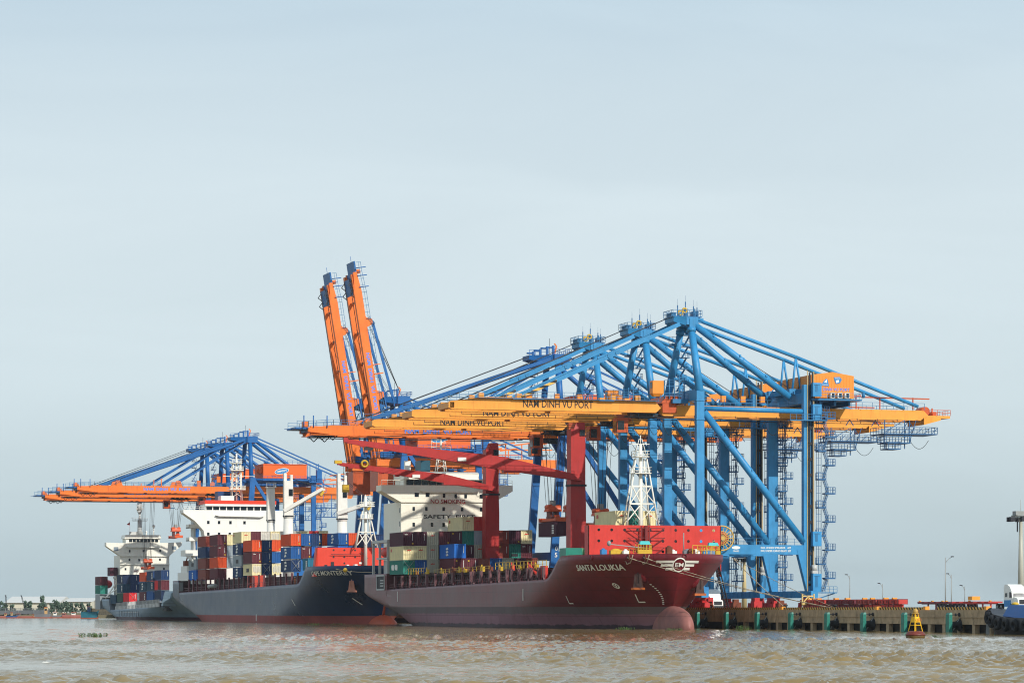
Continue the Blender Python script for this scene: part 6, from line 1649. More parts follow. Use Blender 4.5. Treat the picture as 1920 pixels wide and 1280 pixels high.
    p.box(23.2, 27.8, n_ - 1.4, n_ + 3, 44.6, 44.9).box(25.8, 27.4, n_ - 1.2, n_ + .2, 44.9, 48.8).handrail([(23.2, n_ - 1.4, 44.9), (28.6, n_ - 1.4, 44.9)], 1.1, 1, .08).box(24, 28.8, n_ - 1.4, n_ + 1, 41.4, 41.6).handrail([(24, n_ - 1.4, 41.6), (28.8, n_ - 1.4, 41.6)], 1.1, 1, .08).beam((27.6, n_ - .8, 41.4), (28.6, n_ - .8, 47.4), .12, .12)
    p.build("lift_top_frame", DB, R)
    stairs(R, DB, 26.2, 28.4, n_ - .4, 7, 36.4, 5.2)
    p = MB().box(26, 34, m - 5, m - 1, 36.6, 36.8).handrail([(26, m - 5, 36.8), (34, m - 5, 36.8), (34, m - 1, 36.8)], 1.3, 1.2, .12).box(26, 34, m - 5, m - 1, 33.6, 33.8).handrail([(26, m - 5, 33.8), (34, m - 5, 33.8)], 1.3, 1.2, .12)
    for x in (26.2, 29, 31.8, 34): p.beam((x, m - 5, 33.7), (x, m - 5, 41), .16, .16)
    for x in (26.2, 29, 31.8): p.beam((x, m - 5, 33.8), (x + 2.4, m - 5, 36.6), .12, .12)
    p.build("service_platform", DB, R)
    g = MB()
    for x in (34, 38.5, 43): g.beam((x, m - 3, 43.4), (x, m - 3, 47.6), .25, .25).beam((x - 2.4, m - 3, 47.2), (x + 2.6, m - 3, 47.9), .3, .35)
    g.beam((31, m - 3, 46), (47, m - 3, 46.1), .22, .3)
    g.build("tail_gantry", OR, R)
    p = MB()
    for k in range(5):
        z = 46 + k * 2.3; p.box(1.2, 2.8, m + 4.5, m + 6, z, z + .15).handrail([(1.2, m + 4.5, z), (2.8, m + 4.5, z)], 1.1, .8, .08).beam((1.4, m + 5, z), (2.6, m + 5, z + 2.3), .14, .2)
    p.build("apex_ladder", DB, R)
    MB().box(-.8, 2.8, m - 5, m - 4.5, 43.3, 45.0).handrail([(-3, m - 5.2, 43.6), (4, m - 5.2, 43.6)], 1.2, 1, .08).tube((.8, m - 4.6, 44), (.8, m - 4.6, 47), .4).box(2.2, 3.6, m - 5, m + 5, 44.4, 45.4).build("hinge_platform", DB, R)
    MB().tube((-.2, m - 4.9, 45.4), (-.2, m - 4.5, 45.4), .9, n=14).box(1.4, 2.6, m - 4.4, m - 3, 46.2, 48.2).build("hinge_latch", OR, R)
    if up: MB().box(-1.4, 3.4, m - 4.4, m + 4.4, 34.8, 41.0).build("parked_trolley", ORD, R)
    loops(MB(), 5, 23, m - 5, 40, 2.6, 5).build("festoon_cable", WIRE, R)
    if not up: trolley(R, cab_x, m, 40.5, ORD)
    if legtxt:
        write(MB(), legtxt, 1.75, 2.45, 17.2, 18.1, n_ - .6).build("leg_number", TXT_WHITE, R)
    return R
D4 = dark_crane(149, "deep blue crane with lowered orange boom just behind the three light blue cranes", False, 3.0)
wl = MB(); write(wl, "0", 2.5, 3.1, 16.3, 17.3, 140 - .62); write(wl, "5", 2.4, 3.0, 14.9, 15.9, 140 - .62); wl.build("leg_number", TXT_WHITE, D4)
D5 = dark_crane(289, "deep blue crane with raised orange boom, the right one of the two upright booms", True)
D6 = copy_tree(D5); D6.location = (2.5, 317, 3.45); D6['label'] = "deep blue crane with raised orange boom, the left one of the two upright booms"
DA = dark_crane(487, "deep blue crane of the far left trio, nearest, with orange machinery house in view", False, 30)
DBc = copy_tree(DA); DBc.location = (2.5, 526, 3.45); DBc['label'] = "deep blue crane of the far left trio, middle one, boom over the grey ship"
DCc = copy_tree(DA); DCc.location = (2.5, 562, 3.45); DCc['label'] = "deep blue crane of the far left trio, farthest one with the leftmost boom tip"
for c, dx in ((DA, -38.1), (DBc, -42.7), (DCc, -23)):
    for ch in c.children:
        if ch.name.startswith("trolley") and not ch.name.startswith("trolley_rail"): ch.location.x += dx

# ------------------------------------------------------------------ spreaders hanging from the cranes
SPO = paint("spreader_orange", (225, 92, 40), var=.2, streak=.3)
def spreader(x, y, z, ztop, label, L=3.2):
    """z: underside of the spreader"""
    r = thing("container_spreader", label, "spreader", (x, y, z), "orange spreaders hanging from the cranes")
    MB().box(x - .95, x + .95, y - 6.0, y + 6.0, z, z + .55).box(x - 1.3, x + 1.3, y - 6.1, y - 5.4, z - .1, z + .75).box(x - 1.3, x + 1.3, y + 5.4, y + 6.1, z - .1, z + .75).build("spreader_frame", SPO, r)
    MB().box(x - .9, x + .9, y - 1.8, y + 1.8, z + .55, z + 1.0).box(x - 1.0, x - .4, y - 1.2, y + 1.2, z + 1.0, z + 2.0).box(x + .4, x + 1.0, y - 1.2, y + 1.2, z + 1.0, z + 2.0).build("twistlock_tower", paint("spreader_dark", (120, 48, 36), var=.3), r)
    MB().hexa([(x - 1.5, y - 1.6, z + 2.0), (x + 1.5, y - 1.6, z + 2.0), (x + 1.5, y + 1.6, z + 2.0), (x - 1.5, y + 1.6, z + 2.0)], [(x - 1.15, y - 1.3, z + 3.2), (x + 1.15, y - 1.3, z + 3.2), (x + 1.15, y + 1.3, z + 3.2), (x - 1.15, y + 1.3, z + 3.2)]).box(x - 1.5, x + 1.5, y - 1.7, y - 1.5, z + 2.2, z + 2.5).build("headblock", SPO, r)
    MB().tube((x - .9, y - 1.4, z + 3.0), (x - .9, y + 1.4, z + 3.0), .52, n=14).tube((x + .9, y - 1.4, z + 3.0), (x + .9, y + 1.4, z + 3.0), .52, n=14).build("sheave", SPO, r)
    MB().box(x - .5, x + .5, y - .5, y + .5, z + 3.2, z + 4.4).build("cable_basket", GALV, r)
    MB().box(x - .1, x + 1.0, y - 1.75, y - 1.0, z + .5, z + 1.3).build("sign_plate", paint("plate_orange", (240, 90, 36)), r)
    w_ = MB()
    for dx in (-1.5, -.8, .8, 1.5):
        for dy in (-1.2, 1.2): w_.tube((x + dx * .7, y + dy, z + 3.2), (x + dx * 1.5, y + dy, ztop), .05, n=4)
    w_.build("hoist_rope", WIRE, r)
    return r
spreader(-5.4, 115.5, 22.0, 40.2, "orange spreader gripping the hanging maroon containers beside the red crane mast")
spreader(-1.3, 115.5, 22.0, 40.2, "orange spreader half hidden by the red crane mast, right of its twin")
for k, x in enumerate((-6.7,)):
    container('plum', x, 109.4, 18.8, 12, 'wall', "dark plum container hanging from the orange spreader over the red ship", "container held by a spreader", ['sidevert'])
spreader(-5.4, 83.1, 20.2, 40.3, "orange spreader lowered behind the cream container at the red ship's bow")
spreader(-21.4, 526, 17.0, 39.4, "orange spreader before the grey ship's white house front")
spreader(-18.9, 487, 26.6, 39.4, "orange spreader hanging highest between the grey ship and the navy ship")

# ------------------------------------------------------------------ mooring ropes
def rope(p, q, sag, label, r=.06):
    o = thing("mooring_rope", label, "rope", p, "mooring ropes from the red ship's bow to the quay")
    P, Q_ = Vector(p), Vector(q); pts = []
    for t in np.linspace(0, 1, 22):
        v = P.lerp(Q_, t); v.z -= sag * 4 * t * (1 - t); pts.append(v)
    MB().path(pts, r, 5).build("rope", ROPE, o)
    c = pts[1]
    MB().tube(pts[0], pts[1], r * 1.6, n=6).build("rope_eye", ROPE, o)
xa = hl1.side(8.1, 12.6) - .25; xb = hl1.side(5.9, 12.6) - .25
rope((xa, 8.1, 12.6), (.8, -24, 3.7), .5, "lower cream mooring rope from the red bow's left fairlead to the quay")
rope((xb, 5.9, 12.6), (.8, -25, 3.7), .7, "cream mooring rope from the red bow's second fairlead, lying above the lower one")
rope((-3.4, 12.5, 12.7), (.9, -24.5, 3.8), .4, "thin mooring rope from the right shoulder of the red bow", .05)
rope((-3.2, 13.2, 12.7), (.9, -2, 3.8), .3, "steep mooring rope dropping from the red bow's right corner", .07)
rope((hl2.side(222, 12.9) - .1, 222, 13.2), (CX - 11.6, 179, 12.0), .3, "short yellowish rope between the navy bow and the red stern", .07)
o = MB().blob((CX - 12.2, 206.6, 12.75), .55, .55, .55); tag(o.build("rope_float", YEL), "yellow float on the rope between the navy bow and the red stern", "float")
bl = None
for i, (y, lb) in enumerate(((-24.5, "dark quay bollard holding the long mooring ropes"), (-2, "dark bollard right of the white lorries"))):
    r = thing("bollard", lb, "bollard", (.9, y, 3.45), "bollards on the quay edge")
    MB().tube((.9, y, 3.45), (.9, y, 4.1), .28, .22, n=12).tube((.9, y, 4.1), (.9, y, 4.35), .42, .36, n=12).build("post", DARK, r)

# ------------------------------------------------------------------ lorries and trailers on the quay
TRW = paint("lorry_white", (240, 240, 232), var=.04)
def lorry(x, y, label, nose=-1, blue=False, yaw=0.0):
    """bonneted tractor unit, nose toward -Y (nose=-1) or +Y"""
    r = thing("lorry_tractor", label, "lorry", (x, y, 3.45), "white lorries on the quay"); r.rotation_euler = (0, 0, yaw)
    f = nose; z = 3.45
    def bx(mb, x0, x1, y0, y1, z0, z1): return mb.box(x + x0, x + x1, y + min(f * y0, f * y1), y + max(f * y0, f * y1), z + z0, z + z1)
    c = MB().prism([(y + f * a, z + b_) for a, b_ in ((-1.6, .95), (-1.6, 3.55), (-1.3, 3.9), (-.4, 3.95), (.6, 3.55), (1.15, 2.9), (1.35, 2.0), (1.35, .95))][::(1 if f > 0 else -1)], 'x', x - 1.2, x + 1.2)
    c.build("cab", TRW, r)
    MB().prism([(y + f * a, z + b_) for a, b_ in ((1.35, .9), (1.35, 2.0), (2.6, 1.85), (3.05, 1.6), (3.1, .7))][::(1 if f > 0 else -1)], 'x', x - 1.05, x + 1.05).build("bonnet", TRW, r)
    w_ = MB().hexa(*( [(x - 1.0, y + f * 1.38, z + 2.05), (x + 1.0, y + f * 1.38, z + 2.05), (x + 1.0, y + f * 1.3, z + 2.05), (x - 1.0, y + f * 1.3, z + 2.05)], [(x - .95, y + f * 1.14, z + 2.85), (x + .95, y + f * 1.14, z + 2.85), (x + .95, y + f * 1.08, z + 2.85), (x - .95, y + f * 1.08, z + 2.85)]))
    w_.build("windscreen", GLASS, r)
    for sx in (-1.22, 1.2):
        MB().box(x + sx, x + sx + .02, y + min(f * .35, f * 1.05), y + max(f * .35, f * 1.05), z + 1.9, z + 2.75).build("side_window", GLASS, r)
    MB().box(x - 1.23, x - 1.2, y + min(f * -1.1, f * -.35), y + max(f * -1.1, f * -.35), z + 2.0, z + 2.6).box(x - 1.24, x - 1.22, y + min(f * -1.0, f * -.45), y + max(f * -1.0, f * -.45), z + 2.1, z + 2.5).build("bunk_window", GLASS, r)
    MB().box(x - .8, x + .8, y + min(f * 3.08, f * 3.14), y + max(f * 3.08, f * 3.14), z + .9, z + 1.6).box(x - 1.1, x + 1.1, y + min(f * 3.0, f * 3.3), y + max(f * 3.0, f * 3.3), z + .4, z + .75).build("grille", DARK, r)
    ch = MB(); bx(ch, -.5, .5, -5.2, 2.6, .55, .85); bx(ch, -1.1, 1.1, -4.2, -2.0, .86, 1.0); ch.build("chassis", DARK, r)
    if blue: t = MB(); bx(t, -1.35, -.9, -1.2, .9, .5, 1.5); t.build("fuel_tank", EMB_BLUE, r)
    for yy in (2.1, -2.6, -4.0):
        for sx in (-1.2, .85):
            wh = MB().tube((x + sx, y + f * yy, z + .5), (x + sx + .35, y + f * yy, z + .5), .5, n=16).build("wheel", BLACK, r)
            MB().tube((x + (sx - .02 if sx < 0 else sx + .33), y + f * yy, z + .5), (x + (sx + .02 if sx < 0 else sx + .37), y + f * yy, z + .5), .24, n=12).build("rim", GALV, r, wh)
    for sx in (-1.45, 1.3): MB().box(x + sx, x + sx + .15, y + f * 1.3 - .1, y + f * 1.3 + .1, z + 1.9, z + 2.6).build("mirror", DARK, r)
    return r
def trailer(x, y0, y1, z, label, m=TRAILER_RED, wheels=True, load=False, leg=True):
    """skeletal container trailer lying along the quay, from y0 (rear) to y1"""
    r = thing("container_trailer", label, "trailer", (x, (y0 + y1) / 2, z), "red container trailers on the quay")
    L = y1 - y0
    f = MB().box(x - .55, x - .35, y0, y1, z + .9, z + 1.3).box(x + .35, x + .55, y0, y1, z + .9, z + 1.3)
    for t in (0, .2, .4, .6, .8, 1): f.box(x - 1.25, x + 1.25, lerp(y0, y1, t) - .12, lerp(y0, y1, t) + .12, z + 1.08, z + 1.34)
    f.box(x - 1.28, x - 1.18, y0 + .1, y1 - .1, z + 1.0, z + 1.2)
    f.build("frame", m, r)
    MB().box(x - 1.3, x - 1.05, y0 + 2, y0 + 2.5, z + 1.34, z + 1.5).box(x - 1.3, x - 1.05, lerp(y0, y1, .5), lerp(y0, y1, .5) + .5, z + 1.34, z + 1.5).box(x - 1.3, x - 1.05, y1 - 1, y1 - .5, z + 1.34, z + 1.5).build("twistlock", YO, r)
    if wheels:
        for k in range(3):
            yy = y0 + (1.4 + k * 1.35) * (1 if L > 0 else -1)
            for sx in (-1.25, .9):
                wh = MB().tube((x + sx, yy, z + .5), (x + sx + .35, yy, z + .5), .5, n=16).build("wheel", BLACK, r)
                MB().tube((x + sx - .02, yy, z + .5), (x + sx + .03, yy, z + .5), .22, n=10).build("rim", GALV, r, wh)
        MB().box(x - .9, x + .9, y0 + .8, y0 + 5, z + .5, z + .85).build("axle_frame", DARK, r)
    if leg:
        yy = y1 - 3 * (1 if L > 0 else -1)
        MB().box(x - .8, x - .6, yy - .1, yy + .1, z, z + .95).box(x + .6, x + .8, yy - .1, yy + .1, z, z + .95).build("landing_leg", m, r)
    return r
# red spreader beams lying in two stacked rows at the quay edge
def beam_stack(x, y0, y1, z, m, label):
    r = thing("spreader_beam", label, "spreader beam", (x, (y0 + y1) / 2, z), "red spreader beams stacked on the quay")
    MB().box(x - .8, x + .8, y0, y1, z, z + .75).build("beam", m, r)
    e = MB()
    for t in (.03, .3, .55, .8, .97): yy = lerp(y0, y1, t); e.box(x - .92, x + .92, yy - .14, yy + .14, z - .03, z + .85)
    for t in (.15, .45, .7): yy = lerp(y0, y1, t); e.box(x - .84, x - .8, yy - .25, yy + .25, z + .2, z + .6)
    e.build("rib", paint("rib_dark_red", (120, 40, 42)), r)
    MB().box(x - .5, x + .3, lerp(y0, y1, .2), lerp(y0, y1, .26), z + .85, z + 1.1).box(x - .5, x + .3, lerp(y0, y1, .6), lerp(y0, y1, .66), z + .85, z + 1.1).build("lifting_lug", YO, r)
RB = [paint("beam_red", (200, 60, 52), var=.2, streak=.3), paint("beam_dark_red", (104, 36, 48), var=.25, streak=.3), paint("beam_rust", (178, 74, 66), var=.25, streak=.3)]
beam_stack(10, 12, 0.5, 4.4, RB[0], "red spreader beam, upper row, nearest the crane stairs")
beam_stack(10, -.3, -13, 4.4, RB[1], "dark red spreader beam, upper row, second from the crane stairs")
beam_stack(10, -14, -22.5, 4.4, RB[2], "faded red spreader beam, upper row, third from the crane stairs")
beam_stack(10, -23, -32, 4.4, RB[0], "red spreader beam, upper row, last one toward the yellow buoy")
beam_stack(10, 11, -1, 3.5, RB[2], "faded red spreader beam, lower row, nearest the crane stairs")
beam_stack(10, -2, -16, 3.5, RB[1], "dark spreader beam, lower row, in the shade under the others")
beam_stack(10, -17, -30.5, 3.5, RB[0], "red spreader beam, lower row, behind the striped kerb")
for y in (9, 2, -3, -11, -16, -21, -26, -30):
    o = MB().box(9.3, 10.7, y, y + .5, 4.27, 4.37).build("timber_block", DARK); tag(o, "dark timber block between the stacked red beams", "block", "blocks between the stacked red beams")
trailer(13, -46, -34, 3.45, "rusty flat trailer right of the yellow buoy, wheels behind the striped kerb", RB[1])
trailer(13, -47.5, -61, 3.45, "red skeletal trailer coupled behind the white lorry at right", TRAILER_RED, True)
o = MB().box(11.6, 13, -55.5, -54, 5.0, 5.6).box(12.7, 13.4, -53.6, -53.1, 5.0, 5.5); tag(o.build("orange_crate", YO), "small orange crate lying on the red trailer at right", "crate")
lorry(12.2, -70, "white lorry with tall rounded roof at the photo's right edge", -1, True)
lorry(9, 57.2, "white lorry with dark grille between the crane legs, facing the viewer", -1)
lorry(6, 61.5, "cream fronted lorry half hidden by the red bow, left of the white lorry", -1)
# equipment parked under the near crane
MB_ = MB().box(5.2, 6.7, 53, 54.6, 5.9, 7.8); tag(MB_.build("blue_box", EMB_BLUE), "bright blue box raised on the red frame beside the white lorry", "box")
r = thing("reach_frame", "red wheeled machine below the bright blue box under the near crane", "machine", (6, 53.5, 3.45))
MB().box(3.9, 7.2, 52.4, 55, 4.3, 5.0).box(3.8, 4.3, 52.4, 53, 3.5, 5.6).box(6.4, 7.4, 52.4, 53.4, 4.2, 5.9).box(5.3, 6.6, 53, 54.5, 5.0, 5.9).beam((3.9, 52.4, 5.0), (6.7, 52.4, 5.9), .3, .3).build("frame", BOGIE, r)
for x in (4.2, 6.8):
    MB().ring((x, 52.1, 4.1), .45, .16, 'y', 16, 6).build("wheel", RUST, r)
r = thing("crew_ladder", "steep dark gangway ladder between the red bow and the quay", "gangway", (-1, 16, 3.45))
g = MB()
for s in (-.35, .35): g.beam((-3.0 + s, 22.7, 12.6), (1.4 + s, 28.5, 3.6), .14, .3)
for t in np.linspace(.03, .97, 22): g.box(-3.0 + t * 4.4 - .4, -3.0 + t * 4.4 + .4, 22.7 + 5.8 * t - .06, 22.7 + 5.8 * t + .06, 12.6 - 9 * t - .05, 12.6 - 9 * t + .05)
g.handrail([(-3.35, 22.7, 12.6), (1.05, 28.5, 3.6)], .9, 1.2, .06)
g.build("ladder", DARK, r)
r = thing("steel_cradle", "cream steel cradle with triangular braces standing before the crane's landside leg", "cradle", (9.5, 9, 3.45))
g = MB().box(8.4, 10.6, 8.8, 9.1, 4.3, 4.7).box(8.4, 10.6, 8.8, 9.1, 5.8, 6.0)
for x in (8.4, 10.6): g.box(x - .1, x + .1, 8.8, 9.1, 4.2, 6.3)
for x in (8.5,): g.beam((x, 9, 4.6), (x + 1.0, 9, 5.8), .2, .2).beam((x + 2, 9, 4.6), (x + 1.0, 9, 5.8), .2, .2)
g.build("frame", paint("cradle_cream", (226, 196, 120), var=.15), r)
MB().box(8.3, 8.5, 8.8, 9.1, 3.45, 4.3).box(10.5, 10.7, 8.8, 9.1, 3.45, 4.3).build("leg", GALV, r)
o = MB()
for k, (x, y, h) in enumerate(((8, 43, 2.0), (8, 22.2, 1.6), (7, 17, 1.7), (8, 32, 2.2))):
    o = MB().box(x, x + 1.6, y, y + 1.6, 3.45, 3.45 + h * .7).tube((x + .8, y, 3.9), (x + .8, y - .5, 3.9), .4, n=12).box(x + .2, x + 1.2, y + .2, y + 1.2, 3.45 + h * .7, 3.45 + h)
    tag(o.build("hydraulic_unit", BOGIE if k % 2 else RUST), ["red hydraulic unit on the quay, left of the blue drum", "rust hydraulic unit by the quay edge under the crane", "red hydraulic unit beside the crane's landside wheels", "rusty drum stand right of the white lorry"][k], "machine", "equipment on the quay")

# ------------------------------------------------------------------ lamp posts and light masts
LAMPS = [((110, 172), 16.0, "tallest slim street lamp right of the buoy, against the sky"), ((150, 256.5), 13.0, "middle street lamp of the three right of the buoy"), ((150, 248), 9.8, "shortest and rightmost street lamp of the three right of the buoy"), ((150, 303), 10.8, "lone street lamp above the stacked red beams"), ((150, 327), 13.5, "thin street lamp just right of the near crane's stairs"), ((120, 270), 11.5, "thin street lamp between the near crane's legs")]
for (x, y), h, lb in LAMPS:
    r = thing("street_lamp", lb, "street lamp", (x, y, 3.44), "street lamps behind the quay")
    MB().tube((x, y, 3.4), (x, y, h - .6), .17, .1, n=8).tube((x, y, h - 2), (x, y, h - .2), .09, n=6).path([(x, y, h - 1.4), (x + .7, y - .3, h - .5), (x + 1.4, y - .6, h)] if lb[0] == 't' and 'tallest' in lb else [(x, y, h - 1.4), (x - .4, y, h - .4), (x - 1.0, y, h)], .07, 6).build("pole", GALV, r)
    s = 1 if 'tallest' in lb else -1
    MB().box(x + s * (1.5 if s > 0 else 1.1) - .35, x + s * (1.5 if s > 0 else 1.1) + .35, y - (.8 if s > 0 else .2), y - (.5 if s > 0 else -.2), h - .05, h + .18).build("lamp_head", DARK, r)
def light_mast(x, y, h, r0, label, mat):
    r = thing("light_mast", label, "light mast", (x, y, 3.44), "floodlight masts behind the quay")
    MB().tube((x, y, 3.4), (x, y, h), r0, r0 * .45, n=14).tube((x, y, h), (x, y, h + 3), .05, n=5).build("pole", mat, r)
    c = MB().ring((x, y, h + .2), 1.6, .12, 'z', 20, 6).box(x - 1.6, x + 1.6, y - .12, y + .12, h - .3, h).box(x - .12, x + .12, y - 1.6, y + 1.6, h - .3, h).box(x - 1.5, x + .2, y - 1.2, y + .2, h + .3, h + 1.0)
    c.build("crown_frame", GALV, r)
    for a in range(6):
        t = a * math.pi / 3 + .3
        px, py = x + 2.0 * math.cos(t), y + 2.0 * math.sin(t)
        MB().box(px - .45, px + .45, py - .35, py + .35, h - .8, h).build("floodlight", DARK, r)
    MB().tube((x - .9, y - .5, h - 2.6), (x - .9, y - .5, h), .12, n=6).build("hoist_pulley", DARK, r)
light_mast(40, -14.2, 19.6, .62, "tall pale floodlight mast at the photo's right edge", paint("mast_concrete", (176, 174, 158), var=.08))
light_mast(40, 122, 14.5, .62, "tan pole between the near crane's legs, its top behind the portal beam", paint("mast_tan", (196, 176, 126), var=.08))

# ------------------------------------------------------------------ buoy
bx_, by_ = -45.4, -162.6
r = thing("buoy", "yellow lattice navigation buoy on rusty round float before the quay wall", "buoy", (bx_, by_, 0)); r.rotation_euler = (0, 0, .3)
MB().lathe([(0, -.5), (1.05, -.5), (1.1, .1), (1.18, .25), (1.18, .45), (1.0, .55)], bx_, by_, 26).build("float", paint("float_ochre", (104, 80, 34), var=.4, scale=2), r)
MB().lathe([(1.0, .4), (1.22, .42), (1.24, .55), (1.12, .62), (1.02, .85), (.7, .95), (0, .95)], bx_, by_, 26).build("float_top", paint("float_rust", (112, 46, 32), var=.35, scale=2), r)
tops, bots = [], []
for k in range(4):
    a = math.pi / 4 + k * math.pi / 2
    tops.append(Vector((bx_ + .32 * math.cos(a), by_ + .32 * math.sin(a), 3.0))); bots.append(Vector((bx_ + .85 * math.cos(a), by_ + .85 * math.sin(a), .9)))
for b_, t in zip(bots, tops): MB().beam(b_, t, .1, .1).build("leg", BUOY, r)
g = MB()
for z in (.36, ):
    for k in range(4): g.beam(bots[k].lerp(tops[k], z), bots[(k + 1) % 4].lerp(tops[(k + 1) % 4], z), .08, .08)
g.build("brace_ring", BUOY, r)
g = MB()
for k in range(4):
    a, b_ = k, (k + 1) % 4
    vs = [bots[a].lerp(tops[a], .52), bots[b_].lerp(tops[b_], .52), bots[b_].lerp(tops[b_], .84), bots[a].lerp(tops[a], .84)]
    c = sum(vs, Vector()) / 4; nrm = Vector((c.x - bx_, c.y - by_, 0)).normalized() * .06
    g.hexa([vs[0], vs[1], vs[1] + nrm, vs[0] + nrm], [vs[3], vs[2], vs[2] + nrm, vs[3] + nrm])
g.build("daymark_panel", BUOY, r)
w_ = MB(); write(w_, "ND1", bx_ - .36, bx_ + .36, 2.15, 2.5, 0)
a = bots[2].lerp(tops[2], .68); b_ = bots[3].lerp(tops[3], .68)
w_.xf(lambda p: (p[0], by_ - .62 + (2.35 - p[2]) * -.25, p[2])); w_.build("buoy_lettering", paint("buoy_letter_orange", (206, 112, 26)), r)
MB().blob((bx_, by_, 3.25), .34, .34, .42, 14, 10).ring((bx_, by_, 3.05), .38, .07, 'z', 18, 6).tube((bx_, by_, 2.6), (bx_, by_, 3.0), .2).build("lantern", paint("lantern_brass", (190, 150, 70), var=.3), r)
MB().beam((bx_ + .25, by_, 3.1), (bx_ + .75, by_, 3.5), .06, .06).beam((bx_ + .3, by_, 2.7), (bx_ + .7, by_, 2.95), .06, .06).build("lantern_arm", RUST, r)

# ------------------------------------------------------------------ tug at the right edge
tx, ty = -3.6, -112.0
r = thing("tug", "blue tug hung with black tyres at the quay, cut by the right edge", "tug", (tx, ty, 0))
TB = paint("tug_blue", (30, 104, 178), var=.12, streak=.2)
st_ = [(ty + 15.5, .4, 3.7), (ty + 14, 1.6, 3.5), (ty + 11, 2.7, 2.9), (ty + 6, 3.1, 2.4), (ty - 10, 3.1, 2.2)]
mb = MB(); rg = []
for y, hw, zt in st_:
    rg.append([(tx - hw * .7, y - (1.5 if y > ty + 10 else 0), -1), (tx - hw, y, zt * .45), (tx - hw, y, zt), (tx + hw, y, zt), (tx + hw, y, zt * .45), (tx + hw * .7, y - (1.5 if y > ty + 10 else 0), -1)])
for a in rg: mb.v.extend(a)
for i in range(len(rg) - 1):
    for k in range(6):
        mb.f.append((i * 6 + k, i * 6 + (k + 1) % 6, (i + 1) * 6 + (k + 1) % 6, (i + 1) * 6 + k)); mb.mi.append(0); mb.sm.append(False)
mb.f.append(tuple(range(6))); mb.mi.append(0); mb.sm.append(False)
mb.build("hull", paint("tug_black", (30, 30, 36), var=.25), r)
MB().hexa([(tx - 2.4, ty + 1, 2.2), (tx + 2.2, ty + 1, 2.2), (tx + 2.2, ty + 8.2, 2.6), (tx - 2.4, ty + 8.2, 2.6)], [(tx - 2.0, ty + 1, 4.1), (tx + 2, ty + 1, 4.1), (tx + 2, ty + 7.0, 4.2), (tx - 2.0, ty + 7.0, 4.2)]).build("deckhouse", TB, r)
MB().box(tx - 2, tx + 1.8, ty - 9, ty - 3, 2.2, 6.4).build("wheelhouse", paint("tug_pale_blue", (150, 190, 214), var=.08), r)
MB().box(tx - 2.06, tx - 2, ty - 7, ty - 4, 4.6, 5.8).box(tx - 1.6, tx + 1.4, ty - 9.06, ty - 9, 4.6, 5.8).build("window", GLASS, r)
MB().box(tx - 2.3, tx - 2.0, ty - 1.4, ty - .8, 2.2, 6.6).build("exhaust_post", paint("post_ochre", (176, 104, 40)), r)
MB().blob((tx - 1.2, ty + 6.6, 4.3), .5, .6, .28).build("deck_cover", YEL, r)
for i, (x, y, z, R_) in enumerate(((tx - .8, ty + 15.6, 2.9, .85), (tx - 1.6, ty + 14.6, 2.6, .9), (tx - 2.4, ty + 13, 2.3, .9), (tx - 3.0, ty + 10.6, 1.8, .9), (tx - 3.2, ty + 8.2, 1.5, .9), (tx - 3.2, ty + 5.6, 1.3, .9), (tx - 3.2, ty + 2.6, 1.25, .9), (tx - 3.2, ty - .6, 1.2, .9), (tx + .6, ty + 15.2, 3.0, .85), (tx - .4, ty + 15.9, 2.1, .85))):
    MB().ring((x, y, z), R_ * .7, R_ * .36, 'x', 20, 8).build("tyre_fender", BLACK, r)
MB().beam((tx - 1.2, ty + 15.6, 1.8), (tx - 1.6, ty + 14.9, -.4), .5, .3).build("bow_guard", GALV, r)

# ------------------------------------------------------------------ floating water plants
LEAFW = [paint("hyacinth_green", (96, 128, 52), rough=.6, var=.4, scale=3), paint("hyacinth_dark", (64, 88, 40), rough=.6, var=.4, scale=3)]
def weeds(cx, cy, L, W, nn, h, label):
    mb = MB()
    d_ = Vector((CS, -SN, 0)) * L * .55; e_ = Vector((SN, CS, 0)) * W * .6; c_ = Vector((cx, cy, .02))
    mb.add([c_ + d_ * math.cos(q) * random.uniform(.5, 1.2) + e_ * math.sin(q) * random.uniform(.5, 1.2) for q in np.linspace(0, 6.28, 17)[:-1]], [tuple(range(16))])
    for k in range(nn):
        x = cx + max(-.55 * L, min(.55 * L, random.gauss(0, L / 3))) * CS; y = cy - random.gauss(0, L / 6) * SN + max(-.6 * W, min(.6 * W, random.gauss(0, W / 3)))
        hh = h * random.uniform(.3, 1.0); mb.mat(random.choice((0, 1)))
        s = random.uniform(.06, .14); a = random.uniform(0, 6.28); t = Vector((math.cos(a), math.sin(a), 0))
        b0 = Vector((x, y, -.02)); tp = b0 + Vector((random.uniform(-.1, .1), random.uniform(-.1, .1), hh))
        mb.tube(b0, tp, .015, n=4)
        mb.add([tp - t * s, tp + Vector((0, 0, s * .5)) - Vector((-t.y, t.x, 0)) * s * .8, tp + t * s * 1.3, tp + Vector((-t.y, t.x, 0)) * s * .8], [(0, 1, 2, 3)])
    o = mb.build("water_hyacinth", LEAFW); tag(o, label, "water plant", "floating water plants")
def onwater(px, py):
    d = 3.6 * 5800 / (py - 1141); k = (px - 960) / 5800
    return (CAMP.x + d * (k * CS + SN), CAMP.y + d * (-k * SN + CS))
